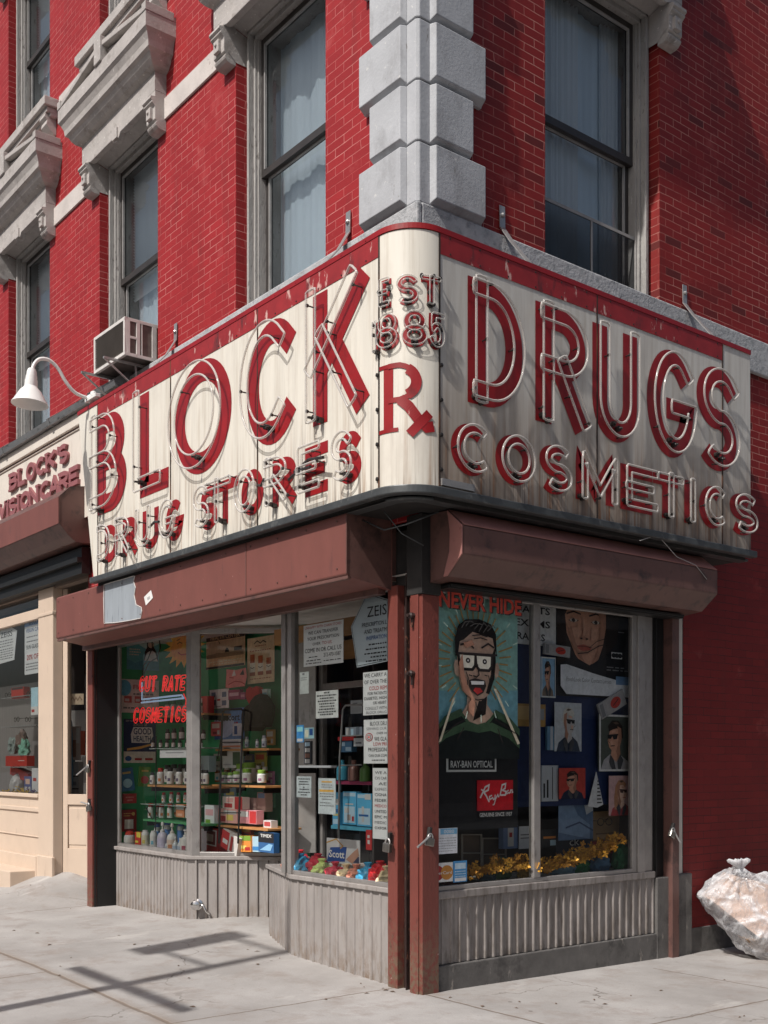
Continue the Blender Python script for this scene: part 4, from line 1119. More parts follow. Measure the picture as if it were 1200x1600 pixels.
g = MB(); g.prism([(.401,.054,2.995),(.401,.054,3.188),(.252,.054,3.313),(.28,.054,3.17),(.275,.054,3.03),(.215,.054,2.866),(.25,.054,2.866)], (0,-.012,0)); g.build('end_lit_crescent', M_LITPAINT, RB, bevel=.003)  # crescent of paler colour painted as the sunlit edge of the end plate
VB = profile_box('roller_shutter_box', 'brown shutter box with an octagonal end under the maroon slab letters',
    [(.0,3.93),(.22,3.93),(.30,3.99),(.40,4.10),(.40,4.385),(.28,4.505),(.0,4.55)], -16, -5.32, 'x', M_BROWN2)
g = MB(); g.prism([(-16,-.402,4.102),(-16,-.402,4.382),(-16,-.405,4.382),(-16,-.405,4.102)], (10.67,0,0)); g.build('front_sheet', M_BROWN, VB)
g = MB(); g.box(-16,-.12,3.62,-5.4,-.02,3.90); g.box(-16,-.17,3.74,-5.4,-.12,3.79); g.build('shutter_slot', M_BLACK, VB)
# padlocks
def padlock(px, py, plane, label, tilt=0.3, s=1.0, bolt=None):
    p = at(px, py, *plane); n = Vector(plane[1]); 
    if n.dot(Vector((CX, CY, EYE)) - p) < 0: n = -n
    u = Vector((0,0,1)).cross(n)
    t = thing('padlock', label, 'padlock', p)
    up = (Vector((0,0,1)) + u*tilt).normalized(); sd = up.cross(n)
    b = MB(); b.obox(p + n*.03 - up*.03*s, sd, n, up, .030*s, .014*s, .026*s); b.build('lock_body', M_BRASS, t, bevel=.006)
    b = MB(); c = p + n*.03 - up*.006*s
    b.tube([c + sd*(.020*s*math.cos(a)) + up*(.028*s*math.sin(a)) for a in [math.pi*i/10 for i in range(11)]], .0055*s, 7); b.build('shackle', M_STEEL, t, smooth=True)
    b = MB(); b.obox(p + n*.012 + up*.02, sd, n, up, .012, .014, .05); b.build('hasp_plate', M_DARK, t, bevel=.003)
    if bolt:
        b = MB(); b.tube([p + n*.03 + up*.01, p + n*.06 + u*bolt[0] + Vector((0,0,bolt[1]))], .008, 7); b.build('pin', M_STEEL, t)
PF = ((0,-.02,0), (0,1,0)); PS = ((.06,0,0), (1,0,0))
padlock(611, 1316, PF, 'steel padlock hanging on the dark side of the corner post beside sweet bags', .1, 1.25)
padlock(668, 1308, PS, 'steel padlock with a long bare pin on the sunlit corner post', .2, 1.1, (-.14,-.06))
padlock(1047, 1298, ((.08,0,0),(1,0,0)), 'open padlock on the brown rail beside the bin bag wall', .5, 1.1, (.06,-.10))
padlock(141, 1198, PF, 'padlock with a slanting pin on the far left shutter rail, upper of two', .2, 1.1, (-.22,-.09))
padlock(142, 1258, PF, 'padlock on the far left shutter rail, lower of two', -.3, 1.2, (-.12,.03))
# hose tap on the bulkhead
p = at(309, 1413, (-3.75,.25,0), (.7071,-.7071,0)); n = Vector((.7071,-.7071,0)); u = Vector((.7071,.7071,0))
t = thing('standpipe', 'small chrome standpipe outlet at the foot of the ribbed bulkhead', 'pipe outlet', p)
b = MB(); b.lathe(p+n*.0, [(.055,0),(.055,.012),(.035,.02),(.032,.07),(.045,.075),(.045,.10),(.02,.11),(0,.11)], 14, n); b.build('outlet', mat('chrome', (.62,.61,.6), .18, .1, 20, metal=1.0), t, smooth='auto')
b = MB(); b.tube([p+n*.05+u*.03, p+n*.07+u*.075, p+n*.06+u*.1-Vector((0,0,.06)), p+n*.05+u*.13-Vector((0,0,.09))], .012, 7); b.build('lever', MATS['chrome'], t, smooth=True)
# ---------------------------------------------------------------- gooseneck lamp on the sign
A = at(140, 628, (0,-.45,0), (0,1,0))
x0 = A.x
t = thing('gooseneck_lamp', 'white gooseneck lamp with a cone shade reaching out over the sign', 'lamp', A)
pth = [(0,.0),(.10,.01),(.18,.03),(.27,.12),(.33,.22),(.40,.28),(.47,.295),(.54,.27),(.585,.20),(.60,.12)]
pts = [Vector((x0, -.43-a, A.z+.03+b_)) for a, b_ in pth]
sm = pts
for _ in range(2): sm = [sm[0]] + [v for p_, q_ in zip(sm, sm[1:]) for v in (p_*.75+q_*.25, p_*.25+q_*.75)] + [sm[-1]]
b = MB(); b.tube(sm, .017, 10); b.build('arm', M_WHITE, t, smooth=True)
b = MB(); b.lathe((x0,-.42,A.z+.03), [(.045,-.02),(.045,.03),(.03,.05),(.02,.06)], 12, (0,-1,0)); b.box(x0-.05,-.48,A.z-.0,x0+.20,-.425,A.z+.035); b.lathe((x0+.07,-.44,A.z+.02),[(.028,0),(.034,.03),(.028,.06),(0,.075)],12,(0,0,1)); b.build('mount', M_WHITE, t, bevel=.004)
hc = Vector((x0, -1.03, A.z+.03+.12)); dn = Vector((0,-.06,-1)).normalized()
b = MB(); b.lathe(hc, [(.0,-.05),(.035,-.045),(.045,-.02),(.048,.02),(.052,.022),(.054,.06),(.058,.062),(.060,.12),(.060,.13)], 20, dn); b.build('lamp_neck', M_WHITE, t, smooth='auto')
b = MB(); b.lathe(hc, [(.060,.125),(.075,.145),(.10,.17),(.150,.26),(.168,.285),(.172,.295),(.164,.292),(.145,.262),(.09,.175),(.05,.15)], 32, dn); b.build('lamp_shade', M_WHITE, t, smooth='auto')
# ---------------------------------------------------------------- air conditioner in the second window
X0, X1 = -4.665, -3.965; Zb, Zt = 5.495, 5.86; YF = -.31
t = thing('air_conditioner', 'white window air conditioner in the second upstairs window, propped on a steel bracket', 'air conditioner', ((X0+X1)/2, 0, Zb))
b = MB(); b.box(X0+.012,YF+.02,Zb+.012,X1-.012,.24,Zt-.012); b.build('casing', M_ACG, t)
b = MB()
for z0, z1 in ((Zb,Zb+.03),(Zt-.03,Zt)): b.box(X0,YF,z0,X1,YF+.03,z1)
for x_, x2 in ((X0,X0+.03),(X1-.03,X1)): b.box(x_,YF,Zb+.03,x2,YF+.03,Zt-.03)
for s_, xx in ((-1,X0),(1,X1)):
    xi = xx - s_*.012
    for y0_, y1_ in ((YF+.03,YF+.06),(YF+.125,YF+.165),(YF+.18,YF+.19),(-.02,.03),(.14,.24)): b.box(xx, y0_, Zb+.03, xi, y1_, Zt-.03)
    b.box(xx,YF+.03,Zb,xi,.24,Zb+.03); b.box(xx,YF+.03,Zt-.03,xi,.24,Zt); b.box(xx,YF+.06,(Zb+Zt)/2-.012,xi,YF+.125,(Zb+Zt)/2+.012)
b.box(X0+.03,YF+.031,Zt-.011,X1-.03,.24,Zt-.001)
b.build('frame', M_ACW, t, bevel=.003)
b = MB()
for i in range(17): b.add([(X0+.035,YF+.016,Zb+.035+i*.0178),(X1-.035,YF+.016,Zb+.035+i*.0178),(X1-.035,YF+.003,Zb+.045+i*.0178),(X0+.035,YF+.003,Zb+.045+i*.0178)], [(0,1,2,3)])
b.build('grille', mat('louvre grey', (.24,.22,.20), .5), t, recalc=False)
b = MB()
for xx in (X0+.02, X1-.16):
    b.bar((xx,.0,Zb-.012),(xx,YF-.14,Zb-.012),.025,.02); b.bar((xx,YF-.13,Zb-.02),(xx,-.02,Zb-.30),.02,.012); b.bar((xx,-.02,Zb-.01),(xx,-.02,Zb-.32),.03,.012,(0,1,0)); b.bar((xx,-.12,Zb-.02),(xx,-.10,Zb-.22),.02,.012)
b.build('support_bracket', M_STEEL, t)
# ---------------------------------------------------------------- neighbour's shopfront
vc = thing('shopfront', 'tan painted shopfront with a recessed side panel left of the corner shop', 'shopfront')
GZ = .30
g = MB(); g.box(-6.88,-.02,.1,-6.44,.10,3.62); g.box(-6.90,-.04,.1,-6.42,.0,.52); g.box(-6.89,-.03,3.30,-6.43,.02,3.34); g.build('pier', M_TAN, vc, bevel=.008)
g = MB(); g.box(-16,-.0,.2,-6.881,.08,1.235); g.box(-16,-.03,1.19,-6.881,.05,1.235); g.box(-16,-.018,1.02,-6.881,.0,1.07); g.box(-16,-.012,.72,-6.881,.0,.735); g.box(-16,-.05,.2,-6.881,.0,.50); g.box(-16,-.008,3.30,-6.881,.08,3.42); g.build('bulkhead', M_TAN, vc, bevel=.006)
g = MB(); g.box(-16,.0,.1,-6.9,-.35,.34); g.build('step', M_TAN, vc, bevel=.01)
g = MB(); g.add([(-16,.04,1.235),(-6.88,.04,1.235),(-6.88,.04,3.30),(-16,.04,3.30)], [(0,1,2,3)]); g.build('glass_pane', M_GLASS, vc, recalc=False)
g = MB(); g.add([(-16,.05,3.42),(-6.88,.05,3.42),(-6.88,.05,3.9),(-16,.05,3.9)], [(0,1,2,3)]); g.build('glass_pane', M_GLASS, vc, recalc=False)
# splayed side of the entrance
a0 = Vector((-6.44,.10,0)); a1 = at(141, 1300, (-6.44,.10,0), (.55,-.835,0)); a1.z = 0; dd = (a1-a0).normalized(); nn = Vector((dd.y,-dd.x,0)); LL = (a1-a0).length
def sp_box(mb, u0, u1, z0, z1, o0, o1):
    q = [a0+dd*u0+nn*o0, a0+dd*u1+nn*o0, a0+dd*u1+nn*o1, a0+dd*u0+nn*o1]
    mb.prism([Vector((v.x,v.y,z0)) for v in q], (0,0,z1-z0))
g = MB()
sp_box(g,0,LL*.17,.1,3.6,-.08,0); sp_box(g,LL*.86,LL*1.15,.1,3.6,-.08,0); sp_box(g,LL*.17,LL*.86,.1,.62,-.08,0); sp_box(g,LL*.17,LL*.86,1.12,1.24,-.08,0); sp_box(g,LL*.17,LL*.86,3.0,3.12,-.08,0)
sp_box(g,LL*.17,LL*.86,.62,1.12,-.08,-.02); sp_box(g,LL*.2,LL*.83,.66,1.08,-.02,-.012)
g.build('side_panel', M_TAN, vc, bevel=.005)
g = MB(); q = [a0+dd*LL*.17-nn*.04, a0+dd*LL*.86-nn*.04]; g.add([(q[0].x,q[0].y,1.24),(q[1].x,q[1].y,1.24),(q[1].x,q[1].y,3.0),(q[0].x,q[0].y,3.0)], [(0,1,2,3)]); g.build('glass_pane', M_GLASS, vc, recalc=False)
g = MB(); g.add([(q[0].x,q[0].y,3.12),(q[1].x,q[1].y,3.12),(q[1].x,q[1].y,3.6),(q[0].x,q[0].y,3.6)], [(0,1,2,3)]); g.build('glass_pane', M_GLASS, vc, recalc=False)
g = MB(); g.box(-16,.0,3.9,-5.5,1.2,3.95); g.box(-16,1.8,.2,-5.55,1.9,3.95); g.box(-5.64,.14,.1,-5.50,1.9,3.95); g.box(-16,-.0,3.6,-5.5,.1,3.9)
g.build('inner_wall', mat('brown room wall', (.20,.15,.12), .8, .1, 2), vc)
g = MB(); g.add([(-16,.1,1.2),(-6.9,.1,1.2),(-6.9,.75,1.2),(-16,.75,1.2)], [(0,1,2,3)]); g.build('display_floor', mat('pale display floor', (.42,.37,.33), .6), vc, recalc=False)
g = MB(); g.box(-16,.75,.2,-6.9,.8,2.7); g.build('display_back', mat('grey display curtain', (.27,.25,.24), .8, .1, 4, stretch=(6,1,.2)), vc)
# ---------------------------------------------------------------- printed things: posters, signs, labels
def text_mesh(s, bold=0.0, _c={}):
    key = (s, bold)
    if key in _c: return _c[key]
    cu = bpy.data.curves.new('lettering', 'FONT'); cu.body = s; cu.fill_mode = 'FRONT'; cu.resolution_u = 2; cu.offset = bold
    ob = bpy.data.objects.new('lettering', cu); COL.objects.link(ob)
    dg = bpy.context.evaluated_depsgraph_get(); dg.update()
    me = bpy.data.meshes.new_from_object(ob.evaluated_get(dg))
    vs = [(v.co.x, v.co.y) for v in me.vertices]; fs = [tuple(p.vertices) for p in me.polygons]
    bpy.data.objects.remove(ob); bpy.data.curves.remove(cu); bpy.data.meshes.remove(me)
    x0 = min(v[0] for v in vs); x1 = max(v[0] for v in vs); y0 = min(v[1] for v in vs); y1 = max(v[1] for v in vs)
    _c[key] = ([((v[0]-x0)/max(1e-6, x1-x0), (v[1]-y0)/max(1e-6, y1-y0)) for v in vs], fs)
    return _c[key]
INK = flat('printing ink', (.02,.02,.024), .6); INKR = flat('red ink', (.45,.03,.03), .6); INKB = flat('blue ink', (.03,.10,.30), .6); INKG = flat('grey ink', (.22,.22,.23), .6)
INKW = flat('white ink', (.72,.72,.70), .6)
PAPER = mat('white paper', (.76,.77,.77), .6, .04, 6)
def P_(n, c, r=.45): return mat(n, tuple(min(.8, x*1.5) for x in c), r, .16, 22, spec=.4)
class Board:
    """a flat printed board standing on a vertical plane; (0..1, 0..1) across its face"""
    def __init__(s, name, label, cat, plane, x0, x1, y0, y1, m, group=None, shape=None, th=.004, tilt=0):
        p0, n = Vector(plane[0]), Vector(plane[1]).normalized()
        if n.dot(Vector((CX,CY,EYE)) - p0) < 0: n = -n
        s.n = n; s.u = Vector((0,0,1)).cross(n).normalized()
        ym = (y0+y1)/2
        a = at(x0, ym, p0, n); b = at(x1, ym, p0, n); xm = (x0+x1)/2
        s.W = (b-a).dot(s.u); s.z0 = at(xm, y1, p0, n).z; s.z1 = at(xm, y0, p0, n).z; s.H = s.z1 - s.z0
        s.o = Vector((a.x, a.y, s.z0)); s.tilt = tilt
        s.root = bpy.data.objects.new(name, None)
        mb = MB(); pts = shape or [(0,0),(1,0),(1,1),(0,1)]
        mb.prism([s.P(x, y, 0) for x, y in pts], n*th)
        s.root = MB.build(mb, name, m)
        # put the origin at the foot of the board
        c = s.o + s.u*s.W/2
        s.root.location = c
        for v in s.root.data.vertices: v.co -= c
        tag(s.root, label, cat, group); s.parts = {}; s.th = th; s.k = 0
    def P(s, x, y, o):
        q = s.o + s.u*(x*s.W) + Vector((0,0,y*s.H)) + s.n*o
        if s.tilt:
            c = s.o + s.u*(.5*s.W) + Vector((0,0,.5*s.H)); d = q - c; du = d.dot(s.u); dz = d.z; a = s.tilt
            q = c + s.u*(du*math.cos(a) - dz*math.sin(a)) + Vector((0,0,du*math.sin(a)+dz*math.cos(a))) + s.n*d.dot(s.n)
        return q
    def poly(s, pts, m, name='picture', o=None):
        s.k += 1; o = s.th + .0006*s.k + .0006 if o is None else o
        s.parts.setdefault((name, m.name), (MB(), m))[0].add([s.P(x, y, o) for x, y in pts], [tuple(range(len(pts)))])
        return s
    def rect(s, x0, y0, x1, y1, m, name='picture'): return s.poly([(x0,y0),(x1,y0),(x1,y1),(x0,y1)], m, name)
    def disc(s, cx, cy, rx, ry, m, name='picture', n=22, a0=0, a1=360):
        return s.poly([(cx+rx*math.cos(R(a0+(a1-a0)*i/n)), cy+ry*math.sin(R(a0+(a1-a0)*i/n))) for i in range(n)], m, name)
    def line(s, pts, wd, m, name='picture'):
        """stroke; wd in board heights"""
        A = s.W/s.H; q = [(x*A, y) for x, y in pts]
        l = offset(q, wd/2); r = offset(q, -wd/2); n = len(q); s.k += 1; o = s.th + .0006*s.k + .0006
        s.parts.setdefault((name, m.name), (MB(), m))[0].add([s.P(x/A, y, o) for x, y in l + r], [(i, i+1, n+i+1, n+i) for i in range(n-1)])
        return s
    def text(s, t, x0, y0, x1, y1, m=None, bold=0.0, shear=0):
        m = m or INK; vs, fs = text_mesh(t, bold); s.k += .2; o = s.th + .0006*s.k + .0008
        s.parts.setdefault(('lettering', m.name), (MB(), m))[0].add([s.P(x0 + (x+shear*(y-.5))*(x1-x0), y0 + y*(y1-y0), o) for x, y in vs], fs)
        return s
    def bars(s, rows, m=None, h=.02):
        for y, x0, x1 in rows:
            x = x0; rg = random.Random(int(y*999)); 
            while x < x1:
                L = rg.uniform(.03,.10); s.parts.setdefault(('fine_print', (m or INKG).name), (MB(), m or INKG))[0].add([s.P(a, b, s.th+.001) for a, b in ((x,y),(min(x+L,x1),y),(min(x+L,x1),y+h),(x,y+h))], [(0,1,2,3)]); x += L + .022
        return s
    def done(s):
        for (nm, _), (mb, m) in s.parts.items(): mb.build(nm, m, s.root, recalc=False)
        return s.root
GLW1 = ((0,.058,0), (0,1,0))          # inside the corner window's glass
SKIN = P_('printed skin', (.42,.22,.15)); SKINL = P_('pale printed skin', (.52,.36,.28)); HAIR = P_('printed dark hair', (.018,.013,.012)); NAVY = P_('navy card', (.012,.022,.07))
# --- papers on the corner window, left of the post
b = Board('paper_sign', 'white paper sign about transferring prescriptions, tilted, high in the corner window', 'sign', GLW1, 475, 537, 973, 1039, PAPER, tilt=.0)
b.text('UNHAPPY WITH CHAIN STORES', .04,.90,.96,.96, INKR).text('WE CAN TRANSFER', .12,.76,.88,.84).text('YOUR PRESCRIPTION', .10,.62,.90,.70).text('OVER', .24,.49,.44,.56).text('TO US', .48,.49,.72,.56, INKR)
b.text('COME IN OR CALL US', .04,.33,.96,.43).text('212-473-1587', .52,.19,.94,.28).bars([(.21,.14,.36),(.13,.08,.44),(.06,.06,.46),(.09,.52,.94)], INK).done()
pent = [(0,.57),(.46,1),(1,.86),(1,.04),(.17,.0)]
b = Board('lens_sign', 'large pale pentagon lens sign high in the corner window beside the post', 'sign', GLW1, 549, 606, 925, 1041, mat('pale blue-white card', (.50,.56,.60), .5, .05, 3), shape=pent)
b.line([(.03,.57),(.46,.975),(.99,.845)], .008, INK).line([(.03,.57),(.19,.02),(.99,.055)], .008, INK)
b.text('ZEIS', .46,.66,.985,.80).text('PRESCRIPTION L', .32,.535,1.0-.01,.59, INK).text('AND TREATM', .38,.44,.985,.495, INK).text('INSPIRATION', .44,.35,.985,.405, INKB).bars([(.28,.5,.98),(.22,.42,.98),(.16,.38,.98),(.11,.55,.98),(.06,.42,.98)], INK, .018).done()
b = Board('paper_sign', 'white paper sign listing cold remedies, under the pentagon sign', 'sign', GLW1, 568, 606, 1049, 1117, PAPER)
b.text('WE CARRY A', .06,.87,.97,.96).text('OF OVER THE', .06,.72,.97,.81).text('COLD REM', .26,.57,.98,.66, INKR).text('FOR PATIENTS', .2,.46,.97,.53).text('DIABETES, HIGH', .06,.34,.97,.42).text('OR HEART', .42,.24,.97,.31).text('CONSULT WITH', .1,.12,.97,.19, INKG).text('BLOCK DRUG', .14,.03,.97,.09, INKG).done()
b = Board('paper_sign', 'white paper sign with a red ring target, third down beside the post', 'sign', GLW1, 569, 606, 1124, 1193, PAPER)
b.text('BLOCK DRU', .28,.86,.97,.95).text('SERVING OUR', .12,.76,.97,.82, INKG).text('OVER 10', .55,.66,.97,.71).text('WE GLA', .46,.51,.97,.60).text('LOW PRI', .42,.40,.97,.48, INKR).text('PROFESSION', .2,.27,.97,.36).text('CAN OUR COM', .22,.15,.97,.21).bars([(.06,.35,.9)], INKG, .03)
for r_, m_ in ((.155,INKR),(.125,PAPER),(.095,INK),(.07,PAPER),(.04,INKR)): b.disc(.24,.60,r_,r_*.62,m_,'target')
b.done()
b = Board('paper_sign', 'tall narrow white list of card names, lowest sign beside the post', 'sign', GLW1, 583, 606, 1200, 1311, PAPER)
for i, (s_, m_) in enumerate([('WE A',INK),('CVS CAR',INK),('AE',INK),('EXPRES',INKG),('CIGNA',INK),('FEDER',INK),('MEDCO',INKR),('UNITED',INK),('EPIC M',INK),('MEDIC',INKG),('OXFOR',INK)]): b.text(s_, .16 if len(s_) > 3 else .4, .915-i*.078, .95, .955-i*.078, m_)
b.done()
b = Board('notice', 'small pale notice in the middle of the corner window', 'notice', GLW1, 494, 529, 1079, 1122, P_('greyish paper', (.45,.46,.45)))
b.bars([(.90,.38,.62),(.80,.06,.94),(.70,.2,.8),(.60,.1,.92),(.50,.16,.84),(.40,.18,.86),(.30,.16,.84),(.20,.1,.9),(.11,.2,.8)], INK, .05).done()
b = Board('notice', 'plain pale note left of the middle notice in the corner window', 'notice', GLW1, 469, 483, 1050, 1084, P_('dull paper', (.36,.38,.37)))
b.rect(.3,.86,.55,.95,INKG).bars([(.72,.15,.85),(.62,.15,.8)], INKG, .03).done()
b = Board('sticker', 'bright blue sticker in the corner window, left of a pair', 'sticker', GLW1, 464, 475, 1133, 1160, P_('sky blue card', (.06,.25,.50)))
b.rect(.1,.05,.9,.22,INKW).rect(.1,.62,.9,.9,P_('light blue', (.25,.50,.68))).done()
b = Board('sticker', 'pale teal sticker in the corner window, right of a pair', 'sticker', GLW1, 476, 491, 1137, 1154, P_('pale teal card', (.28,.42,.45)))
b.rect(.1,.1,.45,.8,P_('card detail', (.5,.5,.42))).rect(.55,.3,.9,.9,INKB).done()
b = Board('notice', 'small white notice low in the corner window near the frame', 'notice', GLW1, 464, 487, 1213, 1246, P_('cool paper', (.44,.48,.49)))
b.bars([(.85,.1,.9),(.72,.2,.8),(.60,.15,.85),(.46,.45,.55),(.36,.2,.85),(.22,.1,.92),(.10,.3,.72)], INK, .05).done()
b = Board('notice', 'tall pale notice with an orange stripe low in the corner window', 'notice', GLW1, 498, 525, 1216, 1272, P_('cool paper', (.44,.48,.49)))
b.rect(.06,.62,.9,.68,P_('orange stripe', (.55,.33,.08))).rect(.2,.88,.8,.92,P_('orange stripe', (.55,.33,.08))).bars([(.80,.2,.8),(.74,.2,.8),(.55,.1,.9),(.48,.1,.9),(.40,.2,.8),(.3,.1,.7),(.22,.1,.9)], INKG, .025).done()
# --- posters of the left display (on the side board and the back board)
SB = ((-5.395,.5,0), (1,0,0)); BB = ((0,1.075,0), (0,1,0))
b = Board('poster', 'teal and white poster with a small woman portrait, top left on the green board', 'poster', SB, 198, 248, 988, 1047, P_('teal poster', (.10,.30,.33)))
b.poly([(0,.62),(.3,.7),(.62,.55),(1,.72),(1,1),(0,1)], P_('pale teal', (.36,.48,.46))).poly([(.0,0),(1,0),(1,.22),(.6,.30),(.25,.18),(0,.28)], P_('mid teal', (.07,.22,.28)))
b.poly([(.52,.25),(.98,.25),(.92,.5),(.84,.62),(.84,.78),(.72,.84),(.62,.78),(.62,.60),(.55,.48)], HAIR).disc(.74,.68,.09,.085,SKINL).poly([(.54,.25),(.96,.25),(.88,.48),(.76,.54),(.62,.46)], P_('pale blouse', (.5,.5,.5))).bars([(.86,.18,.8),(.52,.08,.4),(.45,.08,.42),(.38,.08,.36)], P_('poster print', (.55,.40,.30)), .03).done()
b = Board('poster', 'pale pink card with a round blue badge, behind the red neon words', 'poster', SB, 183, 248, 1062, 1114, P_('pale pink card', (.55,.46,.44)))
b.disc(.17,.74,.16,.24,P_('badge blue', (.10,.33,.48))).text('Florajen', .38,.66,.92,.84,INKR,.01).bars([(.54,.38,.86)], INKG, .05)
for i in range(3): b.rect(.16+.25*i,.30,.34+.25*i,.50,P_('packet red', (.40,.10,.09))).rect(.18+.25*i,.34,.28+.25*i,.42,INKW)
b.bars([(.12,.14,.8)], INKG, .05).done()
b = Board('poster', 'navy poster with a white lettered shield and pale foot panel on the green board', 'poster', SB, 193, 243, 1124, 1192, NAVY)
b.rect(.0,.0,1,.26,P_('pale foot panel', (.52,.48,.42))).text('SCHOOL OF', .3,.84,.72,.91,P_('dull gold', (.42,.36,.22))).poly([(.24,.46),(.8,.46),(.92,.62),(.88,.82),(.3,.82),(.22,.66)], INKW).text('GOOD', .30,.65,.86,.80,NAVY,.02).text('HEALTH', .30,.49,.84,.62,NAVY,.02)
b.poly([(.10,.33),(.5,.38),(.95,.46),(.95,.42),(.5,.32),(.1,.28)], P_('ribbon orange', (.50,.26,.07))).bars([(.2,.08,.5)], INKG, .03).disc(.14,.10,.10,.06,INKB).rect(.34,.06,.56,.11,INKR).rect(.66,.06,.9,.11,INKR).text('NEW YORK', .06,.94,.3,.98,INKW).done()
# smiling sun
sp = [(.5+.5*(1 if i % 2 == 0 else .66)*math.cos(R(90+i*11.25)), .5+.5*(1 if i % 2 == 0 else .66)*math.sin(R(90+i*11.25))) for i in range(32)]
b = Board('sun_decoration', 'orange cardboard sun with a sleepy face at the top of the green display', 'decoration', ((0,.50,0),(0,1,0)), 256, 322, 979, 1043, P_('sun orange', (.58,.31,.05)), shape=sp)
b.disc(.5,.5,.31,.31,P_('sun face', (.52,.24,.06)),n=28).line([(.34,.6),(.4,.64),(.46,.6)],.02,HAIR).line([(.55,.6),(.62,.64),(.68,.6)],.02,HAIR).poly([(.5,.62),(.57,.47),(.44,.47)],P_('sun nose',(.62,.36,.09))).line([(.36,.40),(.44,.32),(.56,.32),(.66,.40)],.03,INKR).line([(.33,.68),(.42,.72)],.018,HAIR).line([(.58,.72),(.68,.68)],.018,HAIR).done()
b = Board('poster', 'tan poster with a dusky landscape and dark title strip, upper middle of the green display', 'poster', ((0,.95,0),(0,1,0)), 323, 383, 967, 1043, P_('tan poster', (.50,.36,.20)))
b.rect(.0,.58,1,.70,P_('dark strip',(.03,.022,.02))).text('HEALTH CENTER',.12,.60,.88,.68,P_('tan poster',(.5,.36,.2))).text('WINDMILL',.27,.77,.73,.84).line([(.42,.98),(.58,.87)],.018,INK).line([(.58,.98),(.42,.87)],.018,INK).line([(.5,.99),(.5,.86)],.014,INK).bars([(.72,.3,.7)],INK,.02)
b.rect(.02,.22,.98,.56,P_('dusk sky',(.36,.27,.17))).poly([(.02,.30),(.3,.32),(.6,.3),(.98,.33),(.98,.22),(.02,.22)],P_('dusk field',(.20,.14,.08))).poly([(.5,.31),(.62,.31),(.60,.37),(.56,.41),(.52,.37)],HAIR).rect(.74,.32,.94,.40,HAIR).line([(.38,.5),(.34,.56)],.02,HAIR).bars([(.13,.08,.94),(.08,.2,.8)],P_('cream print',(.6,.5,.35)),.025).rect(0,0,1,.045,P_('dark strip',(.03,.022,.02))).done()
b = Board('poster', 'bright blue seascape poster at the top right corner of the green display', 'poster', BB, 383, 433, 956, 988, P_('sea blue', (.03,.16,.30)))
b.poly([(0,.5),(.2,.72),(.4,.6),(.7,.85),(1,.7),(1,1),(0,1)],P_('foam',(.42,.46,.5))).line([(0,.35),(.3,.45),(.6,.32),(1,.5)],.1,P_('sea light',(.08,.32,.45))).line([(.2,.8),(.3,.95),(.4,.78),(.5,.95),(.62,.8)],.08,HAIR).done()
b = Board('poster', 'tan poster with three brown capped bottles at the right of the green display', 'poster', ((0,.96,0),(0,1,0)), 387, 429, 995, 1067, P_('tan card', (.54,.42,.27)))
for i, h_ in enumerate((.40,.36,.30)):
    x = .20+.31*i
    b.rect(x-.10,.19,x+.10,.19+h_*.8,P_('printed bottle',(.56,.50,.42))).rect(x-.10,.17,x+.10,.25,P_('bottle brown',(.22,.06,.03))).rect(x-.085,.19+h_*.66,x+.085,.19+h_*1.12,P_('bottle rust',(.34,.09,.035))).line([(x-.08,.36),(x,.33),(x+.08,.36)],.014,HAIR)
b.line([(.28,.86),(.4,.92),(.52,.86),(.62,.91),(.74,.86)],.02,HAIR).bars([(.80,.3,.7),(.70,.1,.9),(.09,.1,.9)],P_('rust print',(.30,.10,.05)),.02).done()
b = Board('paper_bag', 'pink card with a cross face drawn on it, right of the orange sun', 'decoration', ((0,.90,0),(0,1,0)), 353, 386, 1044, 1074, P_('dusty pink', (.50,.16,.15)), shape=[(0,.05),(.12,0),(.9,.02),(1,.5),(.95,.96),(.5,.9),(.05,1)])
b.poly([(.3,.6),(.42,.95),(.5,.62)],INKW).poly([(.68,.62),(.84,.9),(.9,.6)],HAIR).line([(.15,.18),(.45,.32),(.75,.25),(.92,.12)],.05,INKR).line([(.2,.55),(.4,.5)],.05,INKR).done()
b = Board('heart_decoration', 'dark red glossy heart hanging at the right of the green display', 'decoration', ((0,.92,0),(0,1,0)), 390, 413, 1072, 1105, flat('heart red',(.42,.012,.012),.35), shape=[(.5,0),(.8,.22),(1,.6),(.92,.88),(.72,.98),(.5,.88),(.28,.98),(.06,.86),(0,.55),(.2,.22)], th=.05)
b.done()
b = Board('leaflet', 'pale leaflet with four dark pictures beside the heart', 'leaflet', ((0,.93,0),(0,1,0)), 328, 358, 1077, 1107, P_('pale grey leaflet', (.46,.48,.47)))
for x, y in ((.1,.6),(.66,.58),(.12,.2),(.66,.14)): b.rect(x,y,x+.22,y+.26,P_('leaflet blue',(.08,.12,.18)))
b.rect(.42,.4,.58,.5,INKR).rect(.36,.08,.6,.12,INKG).done()
for (x0,x1,y0,y1,c1,c2,lb) in [(381,388,1082,1093,(.22,.05,.12),(.4,.2,.25),'small magenta carton left of the dark red heart'),(412,423,1077,1095,(.45,.55,.52),(.2,.4,.45),'small pale aqua carton right of the dark red heart'),(362,380,1078,1093,(.20,.03,.08),(.45,.3,.35),'small purple carton between leaflet and heart')]:
    b = Board('carton', lb, 'carton', ((0,.94,0),(0,1,0)), x0, x1, y0, y1, P_('carton '+lb[6:12], c1), th=.04); b.rect(.1,.35,.9,.7,P_('carton face '+lb[6:12], c2)).done()
b = Board('medicine_box', 'blue and white nose spray card behind the black wire frame', 'display card', ((0,1.02,0),(0,1,0)), 336, 382, 1107, 1155, P_('spray card blue', (.10,.20,.38)))
